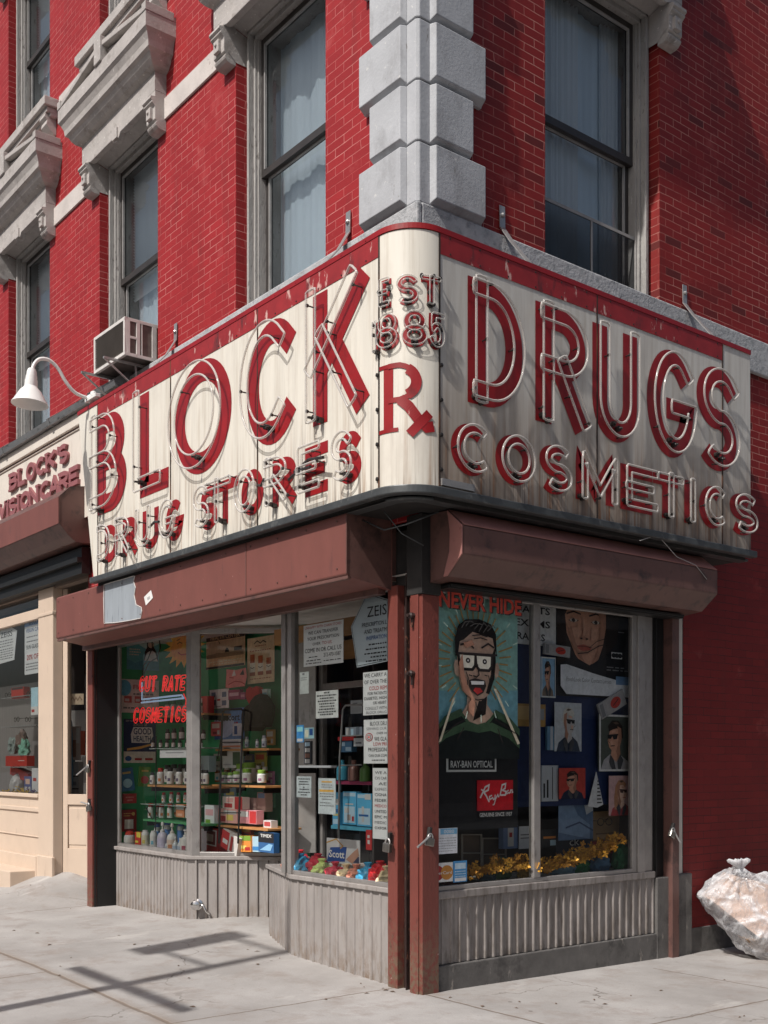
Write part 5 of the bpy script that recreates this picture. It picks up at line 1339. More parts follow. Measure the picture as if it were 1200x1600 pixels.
b.disc(.32,.45,.36,.40,P_('spray glow',(.32,.40,.55))).poly([(.0,.0),(.3,.0),(.18,.2),(0,.3)],P_('spray deep',(.03,.08,.22))).text('Nasacort',.04,.60,.86,.82,INK,.015).bars([(.50,.1,.8)],INKR,.05).rect(.62,.1,.95,.5,P_('spray pack',(.45,.48,.52))).rect(.68,.15,.78,.42,INKB).done()
# packets on the green side board
for (x0,x1,y0,y1,c,c2,lb,tl) in [(187,208,1200,1236,(.04,.12,.22),(.30,.45,.52),'tilted blue pouch, highest packet on the green side board',.12),(191,212,1240,1255,(.34,.035,.035),(.5,.2,.18),'flat red card below the blue pouch on the green side board',0),
      (187,212,1265,1299,(.20,.02,.022),(.55,.52,.48),'dark red pouch with white label above the bottles',0),(216,234,1198,1229,(.10,.20,.05),(.38,.06,.05),'green pouch with red fruit beside the blue pouch',-.05)]:
    b = Board('packet', lb, 'packet', SB, x0, x1, y0, y1, P_('pouch '+lb[:14], c), th=.02, tilt=tl)
    if 'card' in lb: b.bars([(.55,.2,.8),(.25,.3,.7)],P_('pouch print '+lb[:8],c2),.14)
    elif 'label' in lb: b.rect(.25,.12,.8,.55,P_('pouch print '+lb[:8],c2)).bars([(.70,.2,.6),(.80,.2,.7)],P_('pouch gold',(.45,.3,.1)),.04).disc(.8,.8,.1,.08,P_('pouch gold',(.45,.3,.1)))
    elif 'green' in lb: b.disc(.5,.34,.34,.2,P_('pouch print '+lb[:8],c2)).rect(.2,.75,.8,.84,P_('pouch gold',(.45,.3,.1)))
    else: b.rect(.1,.62,.9,.8,P_('pouch print '+lb[:8],c2)).poly([(.1,.2),(.5,.38),(.9,.3),(.9,.1),(.1,.1)],P_('pouch light',(.15,.30,.42)))
    b.done()
# ---------------------------------------------------------------- posters of the shaded side window
G2 = ((-.06,1,0), (1,0,0))
AQ = P_('comic aqua', (.26,.44,.40))
b = Board('poster', 'comic style poster of an astonished young man in thick black glasses under red headline', 'poster', G2, 676.5, 808, 928, 1296, AQ)
b.rect(0,.0,1,.36,P_('comic black',(.016,.016,.018)))
b.poly([(.0,.36),(.34,.36),(.55,.36),(1,.36),(1,.60),(0,.58)],P_('comic aqua low',(.20,.40,.46)))
for i in range(30):      # burst of ochre strokes round the head
    a = R(-50 + i*9.6); rx_, ry_ = .30, .155; L = 1.35 + .25*((i*7) % 5)/4
    b.line([(.47+rx_*1.0*math.cos(a), .715+ry_*math.sin(a)), (.47+rx_*L*math.cos(a), .715+ry_*L*math.sin(a))], .006, P_('comic ochre',(.46,.26,.08)))
SW1 = P_('sweater green',(.075,.13,.075)); SW2 = P_('sweater black',(.016,.02,.02))
b.poly([(0,.40),(.10,.455),(.30,.50),(.40,.475),(.62,.475),(.70,.505),(.88,.46),(1,.40),(1,.30),(0,.30)],SW2)
b.poly([(.02,.43),(.10,.475),(.30,.512),(.31,.48),(.10,.445),(.0,.405)],SW1).poly([(.70,.512),(.88,.478),(1,.43),(1,.40),(.88,.445),(.69,.48)],SW1)
b.poly([(.0,.375),(.12,.415),(.34,.455),(.5,.44),(.66,.455),(.88,.42),(1,.375),(1,.345),(.86,.39),(.64,.42),(.5,.41),(.34,.42),(.12,.385),(0,.345)],SW1)
b.poly([(.30,.49),(.36,.53),(.36,.60),(.60,.60),(.60,.53),(.68,.49),(.58,.455),(.48,.445),(.38,.455)],SKINL).poly([(.43,.46),(.58,.49),(.60,.59),(.52,.57),(.46,.50)],HAIR)
b.line([(.28,.495),(.38,.45),(.48,.438),(.60,.45),(.70,.495)],.014,SW1)
b.poly([(.22,.715),(.205,.69),(.215,.655),(.25,.64),(.27,.70)],SKINL).poly([(.725,.715),(.745,.69),(.73,.655),(.70,.64),(.67,.70)],SKINL)
b.poly([(.25,.80),(.24,.72),(.255,.65),(.30,.585),(.40,.55),(.52,.545),(.62,.575),(.68,.64),(.70,.72),(.69,.80),(.62,.83),(.40,.845)],SKINL)
b.poly([(.62,.575),(.68,.64),(.70,.72),(.69,.78),(.65,.74),(.64,.66),(.58,.58)],HAIR)
b.poly([(.22,.73),(.215,.80),(.25,.855),(.34,.885),(.50,.892),(.64,.875),(.70,.835),(.71,.74),(.68,.78),(.66,.815),(.55,.825),(.42,.835),(.32,.80),(.27,.79),(.25,.73)],HAIR)
for cx in (.365,.56):
    b.poly([(cx-.125,.745),(cx+.105,.745),(cx+.10,.69),(cx+.06,.67),(cx-.07,.67),(cx-.11,.69)],HAIR).poly([(cx-.095,.735),(cx+.075,.735),(cx+.07,.695),(cx+.045,.682),(cx-.055,.682),(cx-.085,.695)],P_('comic eye',(.50,.48,.40))).disc(cx,.713,.026,.011,HAIR).disc(cx,.713,.009,.004,INKW)
b.line([(.24,.74),(.71,.744)],.009,HAIR).line([(.27,.775),(.36,.79),(.43,.765)],.008,HAIR).line([(.52,.77),(.6,.79),(.67,.775)],.008,HAIR)
b.line([(.47,.70),(.49,.655),(.46,.645),(.42,.65)],.006,HAIR)
b.poly([(.37,.63),(.44,.64),(.56,.632),(.575,.61),(.54,.58),(.47,.565),(.41,.58),(.375,.605)],HAIR).poly([(.39,.627),(.55,.629),(.545,.615),(.40,.612)],INKW).poly([(.42,.588),(.47,.572),(.53,.585),(.5,.60),(.44,.60)],INKR)
b.line([(.40,.556),(.47,.548),(.54,.553)],.005,HAIR)
b.poly([(.18,.55),(.21,.556),(.05,.372),(.02,.366)],P_('light ray',(.40,.36,.26))).poly([(.66,.60),(.69,.60),(.985,.368),(.955,.362)],P_('light ray',(.40,.36,.26)))
SHD = P_('comic skin shade',(.30,.15,.10))
b.poly([(.25,.70),(.262,.65),(.30,.585),(.40,.55),(.44,.549),(.36,.60),(.31,.66),(.29,.74)],SHD).poly([(.44,.54),(.40,.555),(.36,.53),(.36,.50),(.42,.475)],SHD).poly([(.30,.785),(.40,.80),(.43,.78),(.33,.765)],SHD)
for pts in ([(.33,.665),(.355,.64),(.345,.61)],[(.595,.655),(.605,.635),(.60,.61)],[(.42,.805),(.50,.812),(.58,.805)],[(.40,.818),(.50,.825),(.58,.818)],[(.36,.652),(.40,.648)],[(.545,.655),(.58,.652)],[(.44,.54),(.46,.50)],[(.33,.47),(.20,.44),(.08,.40)],[(.66,.47),(.80,.44),(.92,.41)],[(.30,.43),(.22,.38)],[(.7,.43),(.76,.37)]): b.line(pts,.0045,HAIR)
HL_ = P_('comic hair light',(.07,.065,.06))
for i in range(7): b.line([(.27+.05*i,.845+.012*math.sin(i)),(.31+.055*i,.872+.006*math.sin(i*2)),(.36+.05*i,.876-.003*i)],.004,HL_)
for i in range(16):
    a = R(20+i*21); b.line([(.47+.44*math.cos(a), .715+.23*math.sin(a)), (.47+.50*math.cos(a), .715+.262*math.sin(a))], .004, P_('comic pale',(.40,.50,.42)))
b.text('NEVER HIDE', .012,.918,.988,.988, INK, .04).text('NEVER HIDE', .0,.922,.976,.992, P_('comic red',(.36,.045,.03)), .03).done()
b = Board('notice', 'black sign with thin white frame and white capitals below the comic poster face', 'sign', ((-.05,1,0),(1,0,0)), 697, 775, 1176, 1206, INKW)
b.rect(.035,.11,.965,.89,INK,'face').text('RAY-BAN OPTICAL',.08,.22,.92,.58,INKW,.015).bars([(.74,.2,.8)],INKG,.07).done()
b = Board('notice', 'bright red sign with slanting white script low in the side window', 'sign', ((-.05,1,0),(1,0,0)), 745, 801, 1219, 1266, P_('signal red', (.42,.012,.02)))
scr = P_('script white',(.70,.66,.62))
b.line([(.08,.42),(.22,.78),(.32,.84),(.30,.68),(.18,.60),(.24,.50),(.33,.28)],.06,scr,'lettering').line([(.16,.66),(.10,.70)],.05,scr,'lettering').line([(.40,.50),(.33,.46),(.34,.36),(.42,.42),(.44,.36),(.48,.38),(.49,.52)],.045,scr,'lettering').line([(.57,.54),(.50,.38),(.46,.20),(.42,.18)],.045,scr,'lettering').line([(.56,.46),(.60,.46)],.06,scr,'lettering')
b.line([(.62,.48),(.68,.84),(.78,.88),(.76,.72),(.68,.66),(.79,.62),(.77,.50),(.64,.50)],.055,scr,'lettering').line([(.86,.66),(.80,.60),(.81,.54),(.87,.58),(.89,.54)],.045,scr,'lettering').line([(.90,.56),(.92,.66),(.96,.66),(.96,.58),(.99,.60)],.045,scr,'lettering').done()
b = Board('notice', 'strip of small white capitals just below the red sign', 'sign', ((-.05,1,0),(1,0,0)), 747, 801, 1268, 1277, INK); b.text('GENUINE SINCE 1937',.03,.15,.97,.85,INKW,.02).done()
BK2 = ((-.13,1,0), (1,0,0))
b = Board('display_board', 'navy display board hung with eyewear pictures behind the side window', 'display board', ((-.16,1,0),(1,0,0)), 806, 1003, 925, 1258, NAVY); b.done()
b = Board('display_board', 'charcoal display board behind the comic poster', 'display board', ((-.16,1,0),(1,0,0)), 676, 806, 925, 1290, P_('charcoal card',(.02,.02,.022))); b.done()
b = Board('poster', 'white board with black capitals about contacts and exams beside the comic poster', 'sign', BK2, 800, 868, 938, 1008, P_('grey white card',(.45,.45,.45)))
for i, s_ in enumerate(('TACTS','EXAMS','FRAMES')): b.text(s_, .06 if i < 2 else .0, .70-.30*i, .86 if i < 2 else .74, .86-.30*i, INK, .02)
b.done()
b = Board('poster', 'black poster with a close woman face and white swoosh, top right of the side window', 'poster', BK2, 869, 992, 944, 1090, P_('poster black',(.012,.012,.014)))
b.poly([(.14,1),(.08,.88),(.10,.70),(.16,.52),(.26,.40),(.40,.34),(.50,.40),(.56,.55),(.60,.75),(.60,.90),(.56,1)],SKIN)
b.poly([(.0,1),(.18,1),(.10,.85),(.12,.66),(.22,.45),(.0,.30)],HAIR).poly([(.52,1),(.80,1),(.75,.6),(.55,.4),(.57,.6),(.60,.8)],HAIR)
for cx in (.20,.475):
    b.poly([(cx-.065,.795),(cx,.825),(cx+.07,.80),(cx,.775)],P_('eye shade',(.10,.045,.03))).disc(cx,.80,.045,.018,P_('eye white',(.45,.40,.36))).disc(cx,.80,.022,.018,HAIR).line([(cx-.085,.86),(cx,.892),(cx+.09,.87)],.016,HAIR)
b.line([(.33,.80),(.30,.66),(.29,.62),(.36,.60)],.008,P_('face line',(.20,.08,.05))).poly([(.22,.53),(.32,.555),(.42,.53),(.40,.50),(.31,.485),(.24,.505)],P_('lips',(.30,.07,.05))).line([(.23,.528),(.32,.535),(.42,.528)],.006,HAIR)
SS = P_('face shade',(.31,.155,.105)); SL_ = P_('face light',(.455,.25,.175))
b.poly([(.47,1),(.56,1),(.60,.90),(.60,.75),(.56,.55),(.50,.40),(.42,.35),(.48,.46),(.52,.6),(.53,.78),(.50,.92)],SS).poly([(.12,.72),(.18,.54),(.27,.41),(.34,.36),(.28,.45),(.22,.56),(.18,.70)],SS).poly([(.30,.84),(.33,.84),(.345,.66),(.315,.64)],SL_).poly([(.17,.72),(.26,.73),(.26,.62),(.20,.62)],SL_).poly([(.41,.72),(.49,.73),(.47,.62),(.41,.60)],SL_).poly([(.20,.96),(.46,.97),(.42,.90),(.24,.89)],SL_)
b.poly([(.255,.62),(.285,.635),(.35,.63),(.385,.615),(.35,.60),(.28,.60)],SS).disc(.285,.615,.016,.009,HAIR).disc(.352,.613,.016,.009,HAIR).poly([(.24,.47),(.31,.465),(.39,.47),(.36,.45),(.28,.45)],SS)
b.line([(.60,.58),(.5,.55),(.36,.47),(.24,.45)],.010,HAIR).line([(.60,.64),(.48,.60),(.38,.52)],.007,HAIR)
b.poly([(.03,.32),(.10,.33),(.45,.25),(.72,.20),(.97,.19),(.98,.02),(.10,.02),(.03,.10)],P_('swoosh white',(.50,.51,.53))).text('FreshLook Color Contact Lenses',.10,.155,.66,.20,INKG).bars([(.12,.1,.5)],INKG,.012).rect(.72,.15,.92,.24,P_('swoosh blue',(.10,.18,.30)))
b.rect(.66,.43,.80,.50,P_('grey card',(.40,.40,.40))).disc(.69,.465,.028,.025,INK).disc(.73,.465,.028,.025,INK).disc(.77,.465,.028,.025,INK).bars([(.33,.62,.85),(.30,.62,.9),(.72,.6,.85)],INKG,.012).done()
def cig(lb, x0,x1,y0,y1,tl):
    b = Board('pack_card', lb, 'carton', ((-.11,1,0),(1,0,0)), x0,x1,y0,y1,P_('silver card',(.26,.25,.25)),tilt=tl,th=.02); b.disc(.62,.5,.2,.34,P_('badge red',(.34,.03,.02))).line([(.5,.4),(.74,.6)],.06,INK).rect(.03,.1,.16,.9,INKG).done()
cig('grey carton with red badge under the white lettered board', 848, 888, 1008, 1025, -.05)
cig('tilted grey carton with red badge above the sunglasses portrait', 933, 975, 1088, 1113, .42)
def portrait(lb, x0,x1,y0,y1,bg,hair,skin,cloth,lens,flip=1,frame=None,long=False,plane=None):
    b = Board('poster', lb, 'poster', plane or ((-.115,1,0),(1,0,0)), x0,x1,y0,y1,bg)
    F = lambda x: .5 + flip*(x-.5)
    pl = lambda pts, m: b.poly([(F(x),y) for x,y in pts], m)
    pl([(.06,0),(.16,.20),(.34,.30),(.62,.30),(.86,.18),(.94,0)], cloth)
    pl([(.36,.26),(.40,.44),(.62,.44),(.64,.28),(.52,.16)], skin)
    pl([(.30,.62),(.27,.54),(.32,.42),(.40,.36),(.50,.36),(.62,.44),(.68,.58),(.66,.76),(.52,.82),(.36,.78)], skin)
    if long: pl([(.30,.80),(.44,.90),(.62,.88),(.74,.74),(.80,.45),(.78,.16),(.62,.14),(.64,.44),(.66,.64),(.58,.76),(.42,.76),(.34,.70)], hair)
    else: pl([(.30,.70),(.28,.80),(.40,.90),(.58,.90),(.70,.80),(.72,.60),(.66,.56),(.64,.70),(.54,.76),(.42,.74)], hair)
    pl([(.26,.645),(.66,.67),(.66,.645),(.56,.635),(.54,.575),(.44,.56),(.40,.62),(.36,.57),(.28,.575)], lens)
    sh_ = P_('skin shade '+skin.name, tuple(x*.42 for x in skin.diffuse_color[:3]) if False else (.27,.135,.09)); hl = P_('skin light '+skin.name, tuple(x for x in (.47,.27,.195)))
    pl([(.55,.80),(.66,.76),(.68,.58),(.62,.44),(.52,.37),(.56,.46),(.58,.60)], sh_); pl([(.50,.36),(.62,.44),(.64,.28),(.56,.20),(.53,.30)], sh_); pl([(.34,.53),(.40,.54),(.41,.47),(.36,.45)], hl); pl([(.38,.72),(.50,.74),(.50,.69),(.38,.68)], hl)
    pl([(.40,.86),(.52,.88),(.60,.84),(.50,.83)], P_('hair light', (.09,.06,.045))); pl([(.34,.30),(.44,.20),(.50,.02),(.40,0),(.30,.16)], P_('cloth fold', (.05,.05,.055))); pl([(.62,.30),(.54,.18),(.56,.02),(.62,.0),(.72,.20)], P_('cloth fold', (.05,.05,.055)))
    b.line([(F(.34),.445),(F(.46),.452)],.014,INKR if long else HAIR); b.line([(F(.30),.6),(F(.27),.52),(F(.32),.50)],.008,HAIR)
    if frame:
        for q in ((0,0,1,.035),(0,.965,1,1),(0,.0,.05,1),(.95,0,1,1)): b.rect(*q,frame,'border')
    b.done()
WH = P_('photo border',(.48,.48,.47))
portrait('framed portrait of a man in sunglasses and open shirt, right of the side window', 934, 987, 1117, 1205, P_('photo dusk',(.06,.07,.06)), HAIR, SKIN, P_('grey shirt',(.30,.29,.30)), INK, 1, WH)
portrait('blurred grey photo of a fair haired head in sunglasses, centre of the side window', 866, 908, 1098, 1174, P_('photo grey',(.36,.38,.40)), P_('fair hair',(.42,.40,.36)), P_('grey skin',(.34,.32,.31)), P_('dark coat',(.03,.04,.06)), INK, -1)
portrait('small photo of a man in sunglasses on blue beside the window mullion', 844, 866, 1027, 1090, P_('photo sky',(.20,.34,.48)), HAIR, SKIN, P_('brown coat',(.16,.12,.09)), INK, 1, WH)
portrait('small red poster of a man in navy jacket and sunglasses below the centre', 873, 914, 1200, 1248, P_('poster red',(.34,.04,.03)), HAIR, SKIN, P_('navy jacket',(.015,.018,.04)), INK, 1)
portrait('pink photo of a long haired woman in glasses at the lower right', 951, 988, 1212, 1274, P_('photo pink',(.42,.27,.27)), P_('auburn hair',(.32,.16,.09)), SKINL, P_('red blouse',(.28,.05,.05)), P_('glass rim',(.06,.03,.03)), -1, None, True)
b = Board('poster', 'navy card with two small white letters at the foot of the side window', 'sign', ((-.30,1,0),(1,0,0)), 868, 926, 1292, 1342, P_('navy box',(.02,.025,.04))); b.text('ck',.36,.42,.62,.66,INKW).done()
b = Board('poster', 'blue denim photo at the lower centre of the side window', 'poster', ((-.20,1,0),(1,0,0)), 872, 926, 1248, 1312, P_('denim',(.06,.10,.17)))
b.poly([(0,1),(.35,1),(.55,.6),(.9,.35),(.9,.0),(0,.2)],P_('denim light',(.12,.18,.27))).line([(.2,.3),(.6,.42),(1,.2)],.04,P_('denim seam',(.03,.05,.10))).poly([(.7,.95),(.95,1),(1,.7),(.8,.6)],P_('pale cuff',(.30,.33,.36))).done()
b = Board('poster', 'white sailboat cutout with striped sail at the lower right of the side window', 'decoration', ((-.12,1,0),(1,0,0)), 918, 942, 1206, 1262, P_('sail white',(.44,.45,.46)), shape=[(0,.05),(.55,1),(1,.08),(.6,.0)])
for i in range(7): b.line([(.58,.14+i*.10),(.90-i*.04,.14+i*.10)],.035,HAIR)
b.done()
# stickers low in the side window
b = Board('sticker', 'payment card sticker with red and orange circles at the corner of the side window', 'sticker', ((-.02,1,0),(1,0,0)), 678.5, 707, 1348, 1378, P_('sticker white',(.46,.46,.45)))
b.disc(.14,.48,.36,.40,P_('circle red',(.22,.02,.02))).disc(.66,.48,.34,.38,P_('circle orange',(.34,.15,.03))).text('sterCard',.03,.40,.94,.56,INKW).done()
b = Board('sticker', 'blue and white square sticker beside the circles sticker', 'sticker', ((-.02,1,0),(1,0,0)), 708, 729, 1345, 1378, P_('sticker blue',(.05,.20,.40)))
b.rect(.1,.62,.9,.9,P_('sticker light',(.35,.46,.54))).bars([(.48,.1,.9),(.36,.1,.9),(.24,.1,.9)],P_('sticker light',(.35,.46,.54)),.05).rect(.08,.04,.92,.20,INKW).done()
b = Board('notice', 'white calendar notice with blue heading beside the corner post', 'notice', ((-.022,1,0),(1,0,0)), 678.5, 714, 1294, 1334, P_('calendar white',(.48,.50,.52)))
b.rect(.25,.76,.98,.98,P_('calendar blue',(.12,.28,.42))).text('0080',.4,.8,.85,.94,INKW).bars([(.6,.05,.95),(.5,.05,.95),(.4,.05,.95),(.3,.05,.95),(.2,.05,.95),(.1,.05,.8)],INKG,.02).done()
# ---------------------------------------------------------------- neighbour's window
GV = ((0,.055,0),(0,1,0))
b = Board('lens_sign', 'white pentagon lens sign in the tan shop window', 'sign', GV, -8, 27, 975, 1036, PAPER, shape=[(.5,1),(1,.76),(.88,.04),(.14,.0),(0,.72)])
b.text('ZEISS',.28,.66,.80,.80).bars([(.56,.2,.84),(.49,.2,.84),(.42,.24,.8),(.34,.2,.84),(.28,.2,.84),(.22,.2,.8),(.16,.2,.84),(.1,.2,.8)],INKG,.025).done()
b = Board('paper_sign', 'tall white sale sign beside the pentagon sign in the tan shop window', 'sign', GV, 39, 61, 963, 1053, PAPER)
b.rect(0,.84,1,1,P_('sign head blue',(.16,.24,.40))).text("BLOCK'S",.32,.86,.98,.94,INK).text('VISION CA',.1,.73,.98,.80,INKB).bars([(.64,.15,.95),(.56,.15,.95)],INKG,.02).text('SUN GLASS',.14,.44,.98,.51,INK).text('20% OF',.16,.25,.98,.34,INKR,.01).bars([(.17,.1,.95),(.12,.1,.95),(.07,.1,.95)],INKG,.02).done()
b = Board('notice', 'blue and white card below the sale sign in the tan shop window', 'notice', GV, 49, 60, 1074, 1117, P_('pale blue card',(.34,.48,.58))); b.rect(.0,.0,1,.3,INKW).rect(.1,.1,.5,.2,INKR).done()
b = Board('notice', 'small tan name plate in the panel of the tan shop', 'notice', (a0-nn*.10, nn), 107, 131, 1084, 1101, P_('plate tan',(.40,.31,.22))); b.line([(.15,.4),(.3,.7),(.4,.35),(.5,.65),(.62,.4),(.75,.7),(.9,.4)],.12,P_('plate script',(.2,.13,.09)),'lettering').done()
# ---------------------------------------------------------------- goods on display
def bottle_proto(name, label, grp, body, cap, lab, prof, capprof, labz, n=14, emblem=None):
    """unit-height bottle standing at the origin"""
    t = thing(name, label, 'bottle', (0,0,0), grp)
    b = MB(); b.lathe((0,0,0), prof, n); b.build('bottle_body', body, t, smooth='auto')
    if capprof: b = MB(); b.lathe((0,0,0), capprof, n); b.build('cap', cap, t, smooth='auto')
    if lab is not None:
        r = max(p[0] for p in prof)*1.012
        b = MB(); b.lathe((0,0,0), [(r,labz[0]),(r,labz[1])], n); m_ = b.build('label', lab, t, smooth='auto')
        if emblem is not None:
            b = MB(); k = 5; vs = []
            for i in range(k+1):
                a = R(-90-15+ i*9); 
                for zz in (labz[0]+.12*(labz[1]-labz[0]), labz[0]+.5*(labz[1]-labz[0])): vs.append((r*1.01*math.cos(a), r*1.01*math.sin(a), zz))
            b.add(vs, [(2*i,2*i+2,2*i+3,2*i+1) for i in range(k)]); o = b.build('label_picture', emblem, None, recalc=False); o.parent = m_
    return t
PROF = [(0,0),(.20,0),(.22,.02),(.22,.66),(.19,.74),(.15,.77)]
CAPP = [(.155,.76),(.17,.77),(.17,.99),(.15,1.0),(0,1.0)]
PUMPB = [(0,0),(.17,0),(.19,.03),(.19,.46),(.15,.58),(.07,.64)]
PUMPC = [(.075,.63),(.08,.70),(.05,.72),(.03,.74),(.03,.86),(.06,.87),(.06,.94),(.03,1.0),(0,1.0)]
TALL = [(0,0),(.13,0),(.14,.03),(.14,.80),(.12,.86)]
TCAP = [(.12,.86),(.12,.98),(.10,1.0),(0,1.0)]
SQ = [(0,0),(.26,0),(.29,.03),(.29,.52),(.26,.64),(.14,.74),(.11,.78)]
SCAP = [(.10,.78),(.11,.80),(.11,.98),(0,1.0)]
W_ = flat('white plastic', (.62,.62,.60), .35); DKG = flat('dark glass bottle', (.03,.028,.03), .15); RC_ = flat('red cap', (.42,.045,.03), .4); GRC = flat('lime cap', (.20,.36,.05), .4); BKC = flat('black cap', (.03,.028,.028), .4); GYC = flat('grey cap', (.30,.30,.31), .4)
LBW = mat('printed white label', (.60,.59,.56), .5, .05, 9); PUR = flat('pale lilac lotion', (.52,.49,.58), .4); ORG = flat('orange print', (.50,.18,.06), .5)
used = {}
def place(proto, px, base, h_px, y, label=None, plane=None):
    pl = plane or ((0,y,0),(0,1,0))
    p = at(px, base, *pl); D = (p.x-CX)*AX[0] + (p.y-CY)*AX[1]; s = h_px/FPX*D
    if proto.name not in used:
        used[proto.name] = 1; proto.location = p; proto.scale = (s,s,s)
        proto.rotation_euler = (0,0,R(30)); return proto
    return dup(proto, p, label, R(random.uniform(10,50)), s)
def row(proto, y, base, items, label=None):
    for px, h in items: place(proto, px, base, h, y, label)
v1 = bottle_proto('vitamin_bottle', 'dark vitamin bottle with white label in the two crowded top rows under the neon words', 'dark bottles in the top rows', DKG, BKC, LBW, PROF, CAPP, (.12,.60))
row(v1, .66, 1156, [(262,17),(272,18),(284,20),(295,19),(318,16)])
row(v1, .55, 1168.5, [(239,13),(251,13),(261,13),(271,13.5),(281,13),(292,13),(314,13)])
v2 = bottle_proto('vitamin_bottle', 'white vitamin bottle with dark cap on the left middle wooden shelf', 'dark capped bottles on the middle shelf', W_, BKC, LBW, PROF, CAPP, (.10,.62), emblem=flat('dark print', (.10,.07,.12)))
row(v2, .55, 1225, [(266,26),(280,25),(293,25)]); row(v2, .62, 1225, [(315,22),(322,22)]); row(v2, .55, 1225, [(238,18)])
row(v2, .72, 1222, [(262,27),(272,28),(283,28),(292,28)])
v3 = bottle_proto('vitamin_bottle', 'white bottle with red cap in a row on the lower left green shelf', 'red capped bottles', W_, RC_, LBW, PROF, CAPP, (.10,.62), emblem=ORG)
row(v3, .55, 1278, [(236,23),(253,22),(266,22),(294,21)]); row(v3, .70, 1276, [(247,20),(276,20)])
row(v3, .60, 1254, [(256,16),(268,17),(279,16),(290,16)], 'white bottle with red cap on the thin glass shelf above the green shelf')
place(v3, 251, 1225, 25, .55, 'white bottle with red cap, the only red cap on the left middle wooden shelf')
v4 = bottle_proto('vitamin_bottle', 'white bottle with grey cap on the right upper wooden shelf', 'white bottles on the right upper shelf', W_, GYC, flat('pale blue label', (.40,.45,.50)), PROF, CAPP, (.10,.55), emblem=flat('dark print', (.10,.07,.12)))
row(v4, .74, 1168, [(386,17),(402,13),(413,19)]); row(v4, .80, 1170, [(350,14),(359,14),(370,14)])
v5 = bottle_proto('supplement_jar', 'squat white jar with lime green cap on the right middle wooden shelf', 'lime capped jars', W_, GRC, LBW, [(0,0),(.34,0),(.36,.03),(.36,.64),(.30,.72)], [(.31,.70),(.32,.72),(.32,.97),(.28,1),(0,1)], (.08,.62), emblem=flat('berry print', (.28,.12,.20)))
row(v5, .72, 1223, [(350,17),(360,16),(370,18),(386,22),(409,20)]); row(v5, .82, 1221, [(378,28),(390,30)])
# front row of lotions on the display floor
f1 = bottle_proto('lotion_bottle', 'white lotion bottle with a cream pump, tallest of the front row', None, W_, flat('cream pump', (.58,.54,.48), .4), flat('faint orange label', (.60,.48,.40)), PUMPB, PUMPC, (.08,.42), emblem=ORG)
place(f1, 269, 1330, 44, .40)
f2 = bottle_proto('lotion_bottle', 'pale lilac pump bottle left of the tallest white pump bottle', None, PUR, W_, flat('lilac label', (.50,.46,.60)), PUMPB, PUMPC, (.08,.42)); place(f2, 254, 1328, 44, .40)
f3 = bottle_proto('lotion_bottle', 'white pump bottle with red and green stripes beside the mullion', None, W_, W_, LBW, [(0,0),(.22,0),(.23,.03),(.23,.62),(.10,.70)], [(.09,.69),(.10,.76),(.05,.78),(.05,.92),(.09,.94),(.09,1),(0,1)], (.1,.55), emblem=flat('maroon stripe', (.30,.03,.07))); place(f3, 290, 1333, 37, .40)
f4 = bottle_proto('lotion_bottle', 'white flip top tube with yellow print in the front row', None, W_, W_, flat('yellowish label', (.60,.57,.42)), [(0,0),(.22,0),(.23,.03),(.23,.84),(.18,.9)], [(.16,.89),(.16,1),(0,1)], (.15,.7), emblem=flat('yellow print', (.55,.45,.10))); place(f4, 227, 1323, 26, .38)
f5 = bottle_proto('lotion_bottle', 'white flip top tube with blue print in the front row', None, W_, W_, LBW, [(0,0),(.20,0),(.21,.03),(.21,.84),(.17,.9)], [(.15,.89),(.15,1),(0,1)], (.15,.7), emblem=flat('teal print', (.12,.35,.45))); place(f5, 240, 1325, 27, .38)
f6 = bottle_proto('lotion_bottle', 'white jar with a red lid at the left end of the front row', None, flat('clear white jar', (.52,.54,.56), .2), RC_, LBW, [(0,0),(.44,0),(.46,.04),(.46,.55),(.40,.68)], [(.38,.66),(.36,.84),(.22,.97),(0,1)], (.12,.5)); place(f6, 203, 1318, 20, .38)
f7 = bottle_proto('travel_bottle', 'small clear travel bottle before the pump bottles', 'small travel bottles', flat('clear plastic', (.50,.53,.55), .15), W_, flat('blue grey label', (.34,.42,.52)), PUMPB, PUMPC, (.1,.4))
for px, h in ((262,22),(274,24),(281,22)): place(f7, px, 1331, h, .37)
f8 = bottle_proto('lotion_bottle', 'white bottle with blue cap in the back of the front row', 'blue topped bottles behind the front row', W_, flat('royal blue cap', (.03,.09,.35), .35), flat('blue label', (.08,.20,.45)), TALL, TCAP, (.2,.7))
for px, h in ((246,38),(262,42),(283,40),(296,36)): place(f8, px, 1325, h, .56)
def carton(name, label, cat, px0, px1, py0, py1, y, m, dep=.08, faces=(), rot=0, plane=None, group=None):
    """printed carton: front face at its px extents on the plane, real depth behind"""
    pl = plane or ((0,y,0),(0,1,0))
    b = Board(name, label, cat, pl, px0, px1, py0, py1, m, group, th=.002, tilt=rot)
    n = b.n; mb = MB(); q = [b.P(x, z, 0) for x, z in ((0,0),(1,0),(1,1),(0,1))]; mb.prism(q, -n*dep); 
    mb.build('box_body', m, b.root)
    for f in faces: b.rect(*f[:4], f[4], 'print')
    b.done(); return b
PK = lambda n, c: flat('carton '+n, tuple(min(.8, x*1.35) for x in c), .5)
carton('medicine_carton', 'orange and white carton between red capped bottles', 'carton', 275, 288, 1257, 1277, .54, PK('orange', (.50,.20,.10)), faces=[(.05,.6,.95,.95,W_),(.2,.1,.8,.3,PK('peach', (.6,.35,.25)))])
